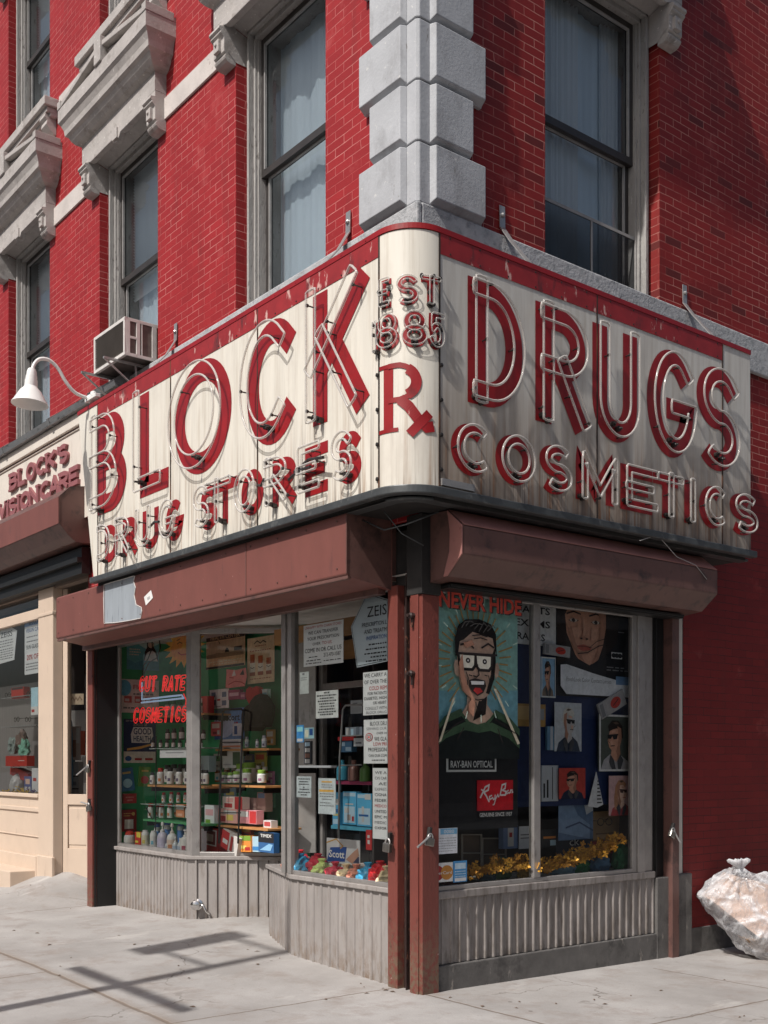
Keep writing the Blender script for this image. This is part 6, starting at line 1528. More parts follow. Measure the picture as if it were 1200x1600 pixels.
carton('medicine_carton', 'white card with grey print standing below the dark bottles', 'carton', 250, 297, 1171, 1184, .50, PK('white', (.52,.53,.54)), dep=.02, faces=[(.2,.55,.8,.7,PK('grey', (.3,.3,.32)))])
carton('medicine_carton', 'pale blue carton behind the mullion beside dark bottles', 'carton', 310, 327, 1181, 1206, .74, PK('pale blue', (.36,.46,.50)), faces=[(.05,.1,.5,.5,PK('greyish', (.3,.36,.42)))])
carton('medicine_carton', 'red and white carton behind the neon words near the mullion', 'carton', 309, 324, 1088, 1118, .80, PK('red', (.36,.03,.03)), faces=[(.1,.15,.5,.9,W_),(.15,.4,.4,.6,PK('teal', (.05,.25,.35)))])
carton('medicine_carton', 'tall white carton with teal print left of the wooden shelf', 'carton', 320, 335, 1258, 1290, .62, PK('white', (.52,.53,.54)), faces=[(.1,.5,.9,.8,PK('soft pink', (.5,.28,.30))),(.1,.1,.6,.3,GRC)])
carton('medicine_carton', 'wide pink and yellow flowered carton on the lowest right shelf', 'carton', 341, 371, 1264, 1286, .66, PK('pink', (.58,.32,.28)), faces=[(.1,.1,.4,.5,INKR),(.45,.2,.8,.6,PK('yellow', (.60,.48,.12))),(.3,.65,.95,.9,W_)])
carton('medicine_carton', 'flowered carton with red end, topmost on the lowest right shelf', 'carton', 348, 379, 1245, 1264, .67, PK('cream', (.60,.50,.44)), faces=[(.62,.0,1,1,PK('red', (.36,.03,.03))),(.1,.1,.5,.45,INKR),(.2,.55,.55,.9,PK('pink', (.58,.32,.28)))])
carton('medicine_carton', 'red and pink carton at the right of the lowest shelf', 'carton', 373, 401, 1266, 1287, .67, PK('rose', (.50,.22,.24)), faces=[(.62,.05,.98,.95,PK('red', (.36,.03,.03))),(.05,.5,.55,.9,W_)])
carton('medicine_carton', 'stacked pale salmon cartons above the lowest right shelf', 'carton', 384, 400, 1247, 1266, .80, PK('salmon', (.42,.28,.24)), faces=[(.1,.2,.45,.9,PK('dull rose', (.34,.18,.18)))])
carton('medicine_carton', 'tall salmon carton at the right of the display', 'carton', 402, 415, 1238, 1268, .82, PK('salmon2', (.40,.25,.21)), faces=[(.1,.7,.9,.95,PK('blueish', (.14,.22,.34)))])
carton('medicine_carton', 'yellow and white carton left of the flowered carton', 'carton', 329, 341, 1263, 1285, .68, PK('white', (.52,.53,.54)), faces=[(.1,.6,.9,.9,PK('yellow', (.60,.48,.12)))])
carton('display_card', 'printed cards with a dark jar picture between the wire uprights', 'display card', 348, 376, 1155, 1200, .78, PK('card grey', (.48,.49,.48)), dep=.03, faces=[(.0,.72,1,.78,PK('orange', (.50,.20,.10))),(.58,.1,.98,.55,PK('jar green', (.05,.09,.05))),(.08,.85,.9,.94,PK('grey', (.3,.3,.32))),(.05,.1,.5,.14,PK('grey', (.3,.3,.32)))])
carton('display_card', 'small white card with yellow fruit below the middle right shelf', 'display card', 350, 368, 1230, 1244, .78, PK('card blue', (.20,.32,.40)), dep=.01, faces=[(.2,.1,.9,.5,PK('yellow', (.60,.48,.12)))])
carton('display_box', 'dark red framed shaving box standing on the display floor', 'box', 312, 341, 1293, 1331, .58, PK('dark red', (.26,.025,.025)), dep=.12, faces=[(.1,.28,.92,.94,PK('silver', (.40,.38,.36))),(.16,.33,.86,.89,PK('maroon', (.10,.025,.025))),(.35,.45,.75,.75,PK('tool grey', (.30,.22,.18)))], rot=-.06)
carton('display_box', 'leaning red and silver packs right of the dark red box', 'box', 346, 372, 1302, 1331, .58, PK('silver', (.40,.38,.36)), dep=.10, faces=[(.0,.0,.45,1,INKR),(.55,.1,.7,.9,PK('dark red', (.26,.025,.025))),(.1,.3,.4,.55,W_)], rot=-.28)
carton('display_box', 'orange and green pack leaning near the end of the display', 'box', 370, 392, 1306, 1331, .62, PK('bright orange', (.55,.20,.04)), dep=.10, faces=[(.0,.7,1,1,GRC),(.1,.2,.7,.4,PK('yellow', (.60,.48,.12))),(.6,.1,.95,.3,INKR)], rot=.05)
carton('display_box', 'blue and white pack at the right end of the display floor', 'box', 390, 406, 1307, 1331, .64, PK('light blue', (.30,.44,.52)), dep=.08, faces=[(.1,.1,.9,.35,PK('strong blue', (.04,.18,.40)))], rot=.04)
bx = carton('display_box', 'blue stand with a black lettered plate at the right end of the display', 'sign', 404, 428, 1301, 1332, .60, PK('deep blue', (.03,.10,.24)), dep=.06)
b = bx; b.parts = {}; b.rect(0,.5,1,1,INK,'plate').text('TIMEX',.14,.76,.86,.92,INKW,.02).bars([(.64,.2,.8),(.56,.2,.8)],INKW,.03).poly([(.1,.1),(.7,.45),(.95,.42),(.8,.1)],PK('light blue2', (.20,.38,.55))).done()
carton('display_box', 'red and yellow sachet box at the left of the front row', 'box', 211, 220, 1300, 1321, .40, PK('sachet red', (.45,.04,.03)), dep=.04, faces=[(.3,.6,1,1,PK('bright yellow', (.65,.52,.08))),(.1,.2,.6,.35,PK('bright yellow', (.65,.52,.08)))])
carton('display_box', 'teal package lying behind the lotions', 'box', 276, 296, 1291, 1310, .66, PK('teal pack', (.05,.25,.38)), dep=.08, faces=[(.2,.3,.9,.8,PK('teal light', (.2,.45,.55)))])
carton('display_box', 'green and red arched pack behind the leaning silver packs', 'box', 352, 412, 1298, 1322, .80, PK('pack green', (.04,.20,.12)), dep=.08, faces=[(.0,.6,1,1,PK('pack teal', (.04,.20,.26))),(.3,.3,.95,.5,INKR)])
# shelves in the display
def shelf(label, px0, px1, py, y, dep, m, th=.02, plane=None, bracket=True):
    a = atY(px0, py, y); b_ = atY(px1, py, y)
    t = thing('shelf', label, 'shelf', (a.x, y, a.z))
    mb = MB(); mb.box(a.x, y-.02, a.z-th, b_.x, y+dep, a.z); mb.build('shelf_board', m, t, bevel=.002)
    if bracket:
        mb = MB()
        for x in (a.x+.06, b_.x-.06): mb.box(x-.008, y+.0, a.z-th-.05, x+.008, y+dep, a.z-th)
        mb.build('shelf_bracket', M_BLACK, t)
PINE = mat('orange pine shelf', (.50,.24,.085), .45, .14, 6, stretch=(.4,3,3))
shelf('narrow pine shelf on the left side of the display, under the red capped bottle', 233, 325, 1226, .50, .42, PINE)
shelf('green painted shelf carrying the row of red capped bottles', 226, 323, 1279.5, .48, .44, flat('green shelf paint', (.08,.34,.14), .4))
shelf('pine shelf under the dark bottles behind the red neon words', 248, 322, 1119, .72, .32, PINE)
shelf('thin glass shelf behind the lower red capped row', 222, 300, 1255.5, .52, .36, flat('glass shelf edge', (.36,.42,.40), .2), .008, bracket=False)
shelf('glass shelf holding the two rows of dark bottles', 236, 322, 1169.5, .50, .40, flat('glass shelf edge', (.36,.42,.40), .2), .008, bracket=False)
shelf('upper right pine shelf behind the black wire frame', 339, 423, 1170.5, .70, .34, PINE)
shelf('middle right pine shelf carrying lime capped jars', 334, 417, 1225.5, .68, .34, PINE)
shelf('lowest right pine shelf carrying flowered cartons', 336, 421, 1288, .62, .36, PINE)
t = thing('display_stand', 'tall black wire display frame in front of the right hand shelves', 'frame', atY(345, 1330, .56))
b = MB()
ps = [atY(*p, .56) for p in [(342,1318),(347,1125),(348,1113),(352,1109),(377,1108),(381,1112),(378,1160),(372,1318)]]
b.tube(ps, .010, 7); b.build('upright', M_BLACK, t)
b = MB(); 
for py in (1160, 1216, 1270): b.tube([atY(345, py, .56), atY(376, py, .56)], .006, 6)
b.tube([atY(346,1150,.56), atY(340,1185,.62)], .006, 6); b.build('crossbar', M_BLACK, t)
t = thing('display_stand', 'thin black wire upright among the left bottles', 'frame', atY(243, 1330, .46)); b = MB(); b.tube([atY(243,1320,.46), atY(244,1150,.46)], .006, 6); b.tube([atY(243,1290,.46), atY(228,1262,.5)], .005, 6); b.build('upright', M_BLACK, t)
# more stock crowding the display
v6 = bottle_proto('vitamin_bottle', 'amber bottle with white cap crowded behind the lime capped jars', 'amber bottles', flat('amber plastic', (.26,.09,.02), .25), W_, LBW, PROF, CAPP, (.12,.58), emblem=flat('teal print', (.12,.35,.45)))
row(v6, .90, 1222, [(341,24),(355,25),(366,24),(396,27),(403,26),(414,24)])
v7 = bottle_proto('vitamin_bottle', 'green capped white bottle crowded on the narrow pine shelf behind the neon words', 'green capped bottles', W_, flat('dark green cap', (.03,.16,.06), .4), LBW, PROF, CAPP, (.12,.60), emblem=flat('leaf print', (.10,.30,.10)))
row(v7, .78, 1118, [(262,22),(271,23),(281,21),(290,22),(313,20)])
for i, (x0_, x1_, y0_, y1_, c_, c2_, lb) in enumerate([
  (330,345,1128,1150,(.50,.10,.10),(.6,.55,.5),'red fronted packet pinned left of the nose spray card'), (383,396,1108,1128,(.10,.30,.40),(.5,.55,.55),'teal packet pinned right of the nose spray card'),
  (398,415,1176,1200,(.50,.42,.10),(.55,.1,.06),'yellow packet pinned under the right upper pine shelf'), (381,396,1178,1200,(.16,.22,.45),(.55,.55,.55),'blue packet pinned under the right upper pine shelf'),
  (334,346,1178,1203,(.50,.50,.48),(.1,.25,.12),'white packet with green print under the right upper pine shelf'), (416,427,1205,1226,(.42,.14,.30),(.6,.5,.52),'magenta packet at the right edge of the green board'),
  (417,428,1240,1262,(.10,.32,.20),(.55,.55,.3),'sea green packet low at the right edge of the green board'), (416,428,1140,1164,(.50,.28,.10),(.6,.55,.5),'orange packet high at the right edge of the green board')]):
    carton('packet', lb, 'packet', x0_, x1_, y0_, y1_, 1.0, PK('packet %d' % i, c_), dep=.02, faces=[(.12,.55,.88,.88,PK('packet print %d' % i, c2_)),(.2,.12,.6,.3,PK('packet dark %d' % i, tuple(x*.35 for x in c_))),(.66,.1,.9,.4,W_)])
for i, (x0_, x1_, y0_, y1_, yy, c_, c2_, lb) in enumerate([
  (306,313,1296,1329,.44,(.50,.50,.52),(.05,.2,.45),'white and blue carton hidden behind the mullion foot'), (332,346,1296,1330,.70,(.12,.30,.50),(.6,.58,.5),'blue upright pack behind the dark red shaving box'),
  (378,392,1290,1312,.76,(.5,.12,.08),(.62,.5,.15),'red upright pack behind the orange one'), (296,304,1300,1332,.44,(.55,.5,.2),(.5,.06,.06),'yellow narrow pack right of the striped pump bottle'),
  (412,424,1282,1302,.72,(.50,.5,.5),(.35,.06,.06),'white pack behind the blue stand')]):
    carton('display_box', lb, 'box', x0_, x1_, y0_, y1_, yy, PK('stock %d' % i, c_), dep=.07, faces=[(.1,.55,.9,.9,PK('stock print %d' % i, c2_)),(.15,.1,.7,.25,W_),(.2,.35,.8,.42,INKG)])
# soft dark toys at the upper right of the display
def lump(name, label, cat, c, sx, sy, sz, m, seed, amp=.25, sub=3, group=None, fr=2.2):
    bm = bmesh.new(); bmesh.ops.create_icosphere(bm, subdivisions=sub, radius=1.0)
    from mathutils import noise as N
    for v in bm.verts:
        d = N.fractal(v.co*fr + Vector((seed*3.1, seed*1.7, seed)), .8, 2.2, 4)
        r = N.noise(v.co*fr*2.3 + Vector((seed, 9, seed*2)))
        v.co *= 1 + amp*d + amp*.6*abs(r)
        v.co.x *= sx; v.co.y *= sy; v.co.z = max(-.72, v.co.z)*sz
    zl = min(v.co.z for v in bm.verts)
    for v in bm.verts: v.co.z -= zl
    me = bpy.data.meshes.new(name); bm.to_mesh(me); bm.free(); me.materials.append(m)
    o = bpy.data.objects.new(name, me); COL.objects.link(o); o.location = c
    if label: tag(o, label, cat, group)
    return o
o = lump('stuffed_toy', 'dark brown stuffed toy slumped on the upper right pine shelf', 'toy', atY(408, 1136, .86), .16, .12, .19, flat('dark plush', (.022,.016,.014), .95), 3, .12)
o = lump('stuffed_toy', 'dark plush shape beside the upper shelf bottles', 'toy', atY(397, 1142, .90), .15, .12, .16, flat('dark plush', (.022,.016,.014), .95), 6, .12)
# ---------------------------------------------------------------- neon words in the display window
t = thing('neon_window_sign', 'lit red neon window sign reading CUT RATE COSMETICS with pale blue bars', 'neon sign', atY(250, 1130, .34))
NR = emit('red neon glow', (.85,.03,.03), .62); NB = emit('pale blue neon glow', (.42,.62,.85), .25)
def neon_word(txt, px0, px1, py0, py1):
    n = len(txt); w_ = (px1-px0)/n; k = 0
    for i, ch in enumerate(txt):
        if ch == ' ': continue
        xa, xb = px0+w_*(i+.08), px0+w_*(i+.92)
        ym = lambda x, top: (py0 if top else py1)
        u0 = atY(xa, (py0+py1)/2, .34); u1 = atY(xb, (py0+py1)/2, .34)
        z1 = atY((xa+xb)/2, py0 - (xa-px0)*.03, .34).z; z0 = atY((xa+xb)/2, py1 - (xa-px0)*.03, .34).z
        fn = lambda u, z, o: Vector((u + (z-z0)*.22, .34 - o, z))
        mb = MB(); hw = .016
        for p, cl in glyph(ch, u0.x, u1.x, z0, z1, hw, .05):
            l = offset(p, hw*.9, cl); q = offset(p, -hw*.9, cl)
            if cl:
                for c_ in (l, q): mb.tube([fn(a[0], a[1], 0) for a in c_], .005, 6, True)
            else: mb.tube([fn(a[0], a[1], 0) for a in chaikin(l + q[::-1], True)], .005, 6, True)
        mb.build('neon_letter', NR, t)
neon_word('CUT RATE', 216, 289, 1057, 1081); neon_word('COSMETICS', 207, 291, 1106, 1130)
b = MB(); b.tube([atY(222,1093,.34), atY(284,1086,.34), atY(287,1091,.34), atY(221,1098,.34)], .010, 7); b.build('neon_bar', NB, t)
b = MB(); b.tube([atY(222,1066,.345), atY(222,1094,.345)], .009, 7); b.build('neon_riser', NB, t)
b = MB(); b.tube([atY(287,1084,.34), atY(291,1094,.34), atY(290,1102,.34)], .006, 6); b.build('neon_link', NR, t)
b = MB()
b.tube([atY(237,988,.34), atY(238,1012,.34), atY(231,1030,.34), atY(224,1040,.34), atY(222,1060,.34)], .006, 6); b.tube([atY(246,985,.34), atY(251,1012,.34), atY(245,1028,.34), atY(232,1036,.34), atY(226,1050,.34), atY(225,1060,.34)], .006, 6)
b.build('power_cord', M_BLACK, t)
# ---------------------------------------------------------------- things behind the corner window
BY = .40
def cell(name, c, rough=.18):
    c = tuple(min(.8, x*1.3) for x in c)
    return mat(name, c, rough, .2, 9, .25, 14, spec=.6)
cols = [((.50,.16,.09),'orange pink'),((.06,.30,.50),'sky blue'),((.46,.025,.04),'scarlet'),((.42,.03,.05),'crimson'),((.50,.60,.22),'pale lime'),((.48,.05,.08),'red and white'),((.62,.50,.32),'cream'),((.55,.22,.15),'salmon'),((.05,.28,.46),'light blue'),((.45,.02,.025),'bright red'),((.55,.45,.28),'straw')]
bags = [(455,1348,16,22,0,.20),(470,1352,32,25,1,.17),(469,1340,24,18,2,.34),(497,1352,32,26,3,.24),(503,1358,22,19,4,.13),(524,1362,28,17,5,.14),(541,1366,22,16,6,.13),(557,1367,24,18,7,.13),(575,1369,30,24,8,.12),(594,1370,32,30,9,.16),(604,1375,14,22,10,.10)]
pos_words = ['at the left end','second from the left','behind the blue one','before the scarlet one','beside the paper rolls','under the paper rolls','in the middle front','right of the cream one','near the post','biggest, touching the post','at the right end by the post']
for px, py, w__, h__, ci, yy in bags:
    py += h__*.5; c = at(px, py, (0,0,.706), (0,0,1)); c.y = max(.13, min(c.y, .50)); c = atY(px, py, c.y); c.z = .704
    D = (c.x-CX)*AX[0] + (c.y-CY)*AX[1]; k = D/FPX
    o = lump('sweet_bag', f'{cols[ci][1]} crumpled cellophane bag in the corner window, {pos_words[ci]}', 'bag', c, w__*k*.48, .085, h__*k*.60, cell(cols[ci][1]+' cellophane', cols[ci][0]), ci+1, .34, 3, None, 2.6)
    tw = MB(); tp = Vector((0,0,h__*k*.95)); tw.lathe(c + tp*.86, [(.012,0),(.010,.012),(.035,.05),(.030,.055),(0,.02)], 9); q = tw.build('twisted_neck', MATS[cols[ci][1]+' cellophane'], o)
# paper rolls
c = atY(538, 1356, .36); c.z = .706; k = ((c.x-CX)*AX[0] + (c.y-CY)*AX[1])/FPX
t = thing('paper_roll_pack', 'wrapped pack of white paper rolls with a blue printed front behind the sweet bags', 'paper rolls', c)
b = MB(); r = 25*k/2*.95
for dx in (-r*1.02, r*1.02): b.lathe((c.x+dx, c.y, c.z), [(0,0),(r,0),(r*1.01,.01),(r*1.01,46*k),(r*.9,47*k),(r*.3,47*k),(r*.28,46*k)], 20)
b.build('roll', mat('tissue roll', (.66,.65,.63), .6, .04, 8, .15, 12), t, smooth='auto')
b = Board('wrapper', 'x', 'y', ((0,c.y-r-.004,0),(0,1,0)), 511, 563, 1311, 1350, mat('wrapper white', (.62,.62,.62), .35))
wr_ = b
b.poly([(.0,.02),(.12,.62),(.62,.70),(.56,.1)],flat('wrapper blue',(.02,.08,.30),.4)).line([(.0,.8),(.3,.98),(.5,.72),(.42,.6)],.05,flat('wrapper orange',(.55,.30,.05),.4)).text('Scott',.08,.22,.55,.52,INKW,.02).rect(.72,.1,.98,.35,flat('wrapper navy',(.05,.06,.12),.4)).poly([(.60,.2),(.78,.05),(.98,.4),(.95,.7),(.8,.5)],flat('wrapper skin',(.50,.28,.20),.5))
b.done()
r_ = b.root; r_.parent = t; r_.location = r_.location - t.location
for kk in ('label','category'): 
    if kk in r_: del r_[kk]
# shelf trio and brushes
def shelf2(label, px0, px1, py, y, dep, m, th=.02): shelf(label, px0, px1, py, y, dep, m, th)
shelf2('grey metal shelf across the left of the corner window', 459, 529, 1196, .62, .2, flat('grey shelf', (.26,.27,.28), .4)); shelf2('magenta shelf under three shampoo bottles', 526, 583, 1220, .52, .22, flat('magenta shelf', (.30,.03,.09), .4), .028); shelf2('light blue shelf under the toothbrush packs', 520, 583, 1289, .46, .22, flat('light blue shelf', (.10,.42,.58), .4), .03)
s1 = bottle_proto('shampoo_bottle', 'turquoise shampoo bottle, leftmost on the magenta shelf', None, flat('turquoise plastic', (.06,.30,.42), .3), flat('turquoise plastic', (.06,.30,.42), .3), None, SQ, SCAP, None); place(s1, 535, 1219, 32, .52)
s2 = bottle_proto('shampoo_bottle', 'rose brown shampoo bottle, middle of the magenta shelf', None, flat('rose brown plastic', (.24,.12,.10), .3), flat('rose brown plastic', (.24,.12,.10), .3), None, SQ, SCAP, None); place(s2, 553, 1220, 33, .52)
s3 = bottle_proto('shampoo_bottle', 'green shampoo bottle, rightmost on the magenta shelf', None, flat('green plastic', (.11,.22,.06), .3), flat('green plastic', (.11,.22,.06), .3), None, SQ, SCAP, None); place(s3, 571, 1221, 32, .52)
TB = PK('toothbrush blue', (.08,.34,.54)); TBL = PK('toothbrush pale', (.36,.50,.60))
carton('toothbrush_pack', 'pale blue toothbrush pack on the light blue shelf, left of two', 'pack', 536, 557, 1237, 1288, .47, TB, dep=.05, faces=[(.05,.86,.95,.97,TBL),(.1,.05,.9,.55,TBL),(.2,.60,.8,.64,W_),(.35,.12,.6,.3,PK('sepia',(.3,.25,.22))),(.15,.35,.5,.5,W_),(.7,.1,.85,.25,INKR)])
carton('toothbrush_pack', 'pale blue toothbrush pack on the light blue shelf, right of two', 'pack', 558, 581, 1240, 1291, .46, TB, dep=.05, faces=[(.05,.86,.6,.97,TBL),(.1,.05,.9,.55,TBL),(.55,.82,.95,.99,W_),(.35,.12,.5,.6,W_),(.15,.3,.8,.36,PK('toothbrush deep',(.02,.10,.30)))])
carton('toothbrush_pack', 'narrow blue and yellow brush pack at the left of the light blue shelf', 'pack', 520, 531, 1238, 1290, .48, TB, dep=.03, faces=[(.1,.62,.9,.8,W_),(.1,.30,.9,.36,PK('yellow', (.60,.48,.12))),(.1,.40,.9,.5,PK('toothbrush deep',(.02,.10,.30))),(.1,.05,.9,.2,TBL)])
carton('red_canister', 'narrow red carton standing right of the paper rolls', 'carton', 572, 581, 1297, 1328, .34, PK('canister red', (.40,.03,.03)), dep=.05, faces=[(.3,.3,.7,.5,W_),(.3,.6,.7,.75,W_)])
t = thing('wire_rack', 'bare metal wire rack in the corner window behind the notices', 'rack', atY(531, 1316, .36)); b = MB()
b.tube([atY(529,1316,.36), atY(531,1180,.36), atY(536,1108,.36), atY(540,1102,.36), atY(570,1101,.36), atY(580,1104,.5)], .009, 8); b.build('upright', M_STEEL, t, smooth=True)
b = MB()
for py in (1150, 1196): b.tube([atY(533,py,.36), atY(566,py-1,.40)], .005, 6)
b.build('crossbar', M_STEEL, t)
carton('display_card', 'scarlet shelf strip with small packs behind the target sign', 'display card', 528, 553, 1151, 1157, .60, PK('strip red', (.50,.02,.02)), dep=.02)
carton('display_card', 'small pale price card beside the scarlet strip', 'display card', 553, 568, 1153, 1166, .56, PK('white', (.52,.53,.54)), dep=.005, faces=[(.2,.3,.8,.5,INKG)])
carton('medicine_carton', 'small blue cartons stacked under the scarlet strip', 'carton', 531, 550, 1158, 1175, .62, PK('mid blue', (.06,.16,.28)), dep=.05, faces=[(.05,.55,.45,.9,TBL),(.5,.1,.95,.45,TBL)])
carton('display_card', 'hanging strip of small dark sample packs left in the corner window', 'display card', 475, 487, 1158, 1194, .30, PK('sample dark', (.03,.03,.035)), dep=.01, faces=[(.2,.78,.8,.95,TBL),(.2,.52,.8,.7,W_),(.2,.28,.8,.46,PK('sample brown',(.2,.1,.07))),(.2,.04,.8,.22,W_)])
carton('carton_stack', 'grey blue bottles and packs on the wire rack shelf', 'carton', 540, 566, 1136, 1150, .44, PK('rack grey', (.20,.23,.27)), dep=.06, faces=[(.05,.1,.25,.9,W_),(.35,.1,.5,.8,TBL),(.65,.1,.85,.95,PK('slate',(.1,.12,.15)))])
carton('leaflet', 'white leaflet hung on the wire rack', 'leaflet', 548, 566, 1094, 1115, .42, PK('leaflet pale', (.34,.35,.36)), dep=.003, faces=[(.2,.6,.6,.8,INKG)])
# lit strip deep in the shop, and stock behind
a = atY(464, 1052, 4.4); b_ = atY(537, 1057, 4.4)
t = thing('fluorescent_lamp', 'warm lit fluorescent strip deep inside the shop', 'lamp', (a.x, 4.4, a.z)); b = MB(); b.box(a.x, 4.4, a.z-.04, b_.x, 4.48, a.z); b.build('lit_tube', emit('warm tube light', (1.0,.62,.20), 2.2), t); b = MB(); b.box(a.x-.1, 4.38, a.z+.001, b_.x+.1, 4.5, a.z+.05); b.build('lamp_housing', W_, t)
rg = random.Random(11)
t = thing('stock_shelving', 'long dark stock shelving at the back of the shop', 'shelving', (-2.8, 4.6, .08)); b = MB()
for zz in (.3,.75,1.2,1.65,2.1): b.box(-5.2,4.6,zz,-.8,4.95,zz+.03)
b.build('shelf_board', flat('back shelf', (.12,.10,.085)), t)
stock = [(.12,.05,.05),(.05,.08,.14),(.16,.15,.13),(.05,.11,.08),(.22,.21,.20)]
for ci, c_ in enumerate(stock):
    b = MB()
    for zz in (.33,.78,1.23,1.68):
        x = -5.15 + ci*.16 + rg.uniform(0,.05)
        while x < -.9:
            w__ = rg.uniform(.06,.14); b.box(x, 4.63, zz+.001, x+w__, 4.8, zz+rg.uniform(.12,.30)); x += .80 + rg.uniform(-.03,.03)
    o = b.build('stock_packs', flat('stock colour %d' % ci, c_), t); o['kind'] = 'stuff'
# ---------------------------------------------------------------- foot of the shaded window
YEL = mat('yellow silk petals', (.62,.31,.03), .7, .25, 12); YEL2 = mat('ochre silk petals', (.42,.19,.02), .7, .25, 12)
def garland(label, pts, n, m1, m2, seed, spread=.06, size=.032):
    rg = random.Random(seed); root = None
    P = [Vector(p) for p in pts]; t = thing('flower_garland', label, 'garland', P[0])
    for mm, nm in ((m1,'petals'), (m2,'inner_petals')):
        b = MB()
        for i in range(n):
            f = rg.random()*(len(P)-1); k = int(f); c = P[k].lerp(P[min(k+1,len(P)-1)], f-k) + Vector((rg.gauss(0,spread*.6), rg.gauss(0,spread*.6), abs(rg.gauss(0,spread*.7))))
            ax = Vector((rg.gauss(.6,.6), rg.gauss(-.5,.6), rg.gauss(.5,.5))).normalized(); e1 = ax.orthogonal().normalized(); e2 = ax.cross(e1)
            for q in range(5):
                a = 2*math.pi*q/5 + rg.random(); d = e1*math.cos(a) + e2*math.sin(a); s_ = e1*math.cos(a+1.57) + e2*math.sin(a+1.57); L = size*rg.uniform(.7,1.25)
                b.add([c, c + d*L*.6 + s_*L*.28 + ax*L*.15, c + d*L + ax*L*rg.uniform(-.1,.35), c + d*L*.6 - s_*L*.28 + ax*L*.12], [(0,1,2,3)])
        b.build(nm, mm, t, recalc=False)
    return t
garland('ochre yellow silk flower garland along the foot of the side window', [(-.10,.30,.75),(-.12,.7,.78),(-.10,1.1,.80),(-.12,1.35,.76),(-.12,1.7,.80),(-.10,2.0,.86),(-.09,2.26,.95)], 300, YEL, YEL2, 5)
gl = [(760,1371,22,18,(.06,.10,.12),'dark teal'),(704,1376,24,12,(.20,.03,.03),'dull red'),(822,1374,26,22,(.50,.33,.10),'straw yellow'),(905,1360,34,22,(.03,.16,.06),'bottle green'),(935,1357,34,24,(.06,.14,.24),'slate blue'),(972,1350,32,36,(.03,.18,.07),'bright green'),(785,1362,26,30,(.12,.20,.10),'moss green'),(880,1352,44,18,(.16,.28,.36),'pale blue')]
for i, (px, py, w__, h__, c_, nm) in enumerate(gl):
    p = atX(px, py, -.18 if i != 6 else -.3); p.z = .705
    k = ((p.x-CX)*AX[0] + (p.y-CY)*AX[1])/FPX
    lump('tissue_ball', f'{nm} crumpled tissue at the foot of the side window', 'tissue', p, .07, w__*k*.55, h__*k*.62, mat(nm+' tissue', c_, .7, .2, 8, .3, 12), 20+i, .34, 3, None, 2.4)
BRN = flat('brass frame', (.22,.15,.09), .4, .4); 
def stand(label, px0, px1, py0, py1, x, m):
    t = thing('display_easel', label, 'easel', atX(px0, py1, x)); b = MB()
    q = [atX(px0,py1,x), atX(px0,py0,x), atX(px1,py0,x), atX(px1,py1,x)]; b.tube(q, .009, 7); b.tube([(q[0]+q[1])/2, (q[2]+q[3])/2], .006, 6); b.build('frame', m, t)
    b = MB(); q2 = [v + Vector((-.02,0,0)) for v in q]; b.prism(q2, (-.01,0,0)); b.build('panel', flat('easel panel', (.10,.07,.05)), t)
stand('brown framed easel at the left foot of the side window', 722, 752, 1304, 1362, -.32, flat('pale frame', (.30,.27,.23)))
stand('second narrow pale easel right of the brown one', 754, 790, 1310, 1360, -.50, flat('pale frame', (.30,.27,.23)))
def eyewear(label, px, py, x, w__=.15, plane=None):
    p = at(px, py, *(plane or ((x,0,0),(1,0,0)))); n = Vector((plane[1] if plane else (1,0,0))); 
    if n.dot(Vector((CX,CY,EYE))-p) < 0: n = -n
    u = Vector((0,0,1)).cross(n); Z = Vector((0,0,1)); t = thing('eyeglasses', label, 'eyeglasses', p)
    b = MB()
    for s in (-1,1):
        c = p + u*s*w__*.26; b.tube([c + u*math.cos(a)*w__*.20 + Z*math.sin(a)*w__*.15 for a in [2*math.pi*i/14 for i in range(14)]], .004, 6, True)
        b.tube([p + u*s*w__*.46 + Z*.01, p + u*s*w__*.5 - n*.05 + Z*.012, p + u*s*w__*.30 - n*.12 + Z*.02], .003, 6)
    b.tube([p - u*w__*.06, p + Z*.008, p + u*w__*.06], .003, 6); b.build('frame', flat('spectacle frame', (.05,.035,.03), .25), t)
    b = MB()
    for s in (-1,1): c = p + u*s*w__*.26; b.poly([c + u*math.cos(a)*w__*.19 + Z*math.sin(a)*w__*.14 for a in [2*math.pi*i/14 for i in range(14)]])
    b.build('lens', M_GLASS, t, recalc=False)
eyewear('pair of clear spectacles resting on the black framed sign', 735, 1170, -.04, .24)
eyewear('spectacles on the tan block at the lower right of the side window', 945, 1284, -.22, .2)
carton('display_block', 'tan block with spectacles on it at the lower right of the side window', 'block', 926, 968, 1268, 1312, 0, PK('tan block', (.30,.19,.10)), dep=.1, plane=((-.30,0,0),(1,0,0)), faces=[(.1,.2,.9,.25,PK('tan dark',(.15,.09,.05)))])
carton('display_block', 'dark red box under the tan block in the side window', 'box', 926, 968, 1313, 1334, 0, PK('oxblood', (.16,.02,.02)), dep=.1, plane=((-.28,0,0),(1,0,0)))
carton('display_card', 'white card with blue print on a wire stand, low in the side window', 'display card', 811, 831, 1291, 1326, 0, PK('white', (.52,.53,.54)), dep=.005, plane=((-.4,0,0),(1,0,0)), faces=[(.1,.6,.9,.65,INKG),(.1,.45,.9,.5,INKG)])
carton('display_card', 'blue and white lens carton beside the white card', 'carton', 786, 809, 1290, 1326, 0, PK('lens blue', (.12,.18,.32)), dep=.05, plane=((-.42,0,0),(1,0,0)), faces=[(.3,.1,.7,.9,W_),(.4,.5,.6,.7,INKR)])
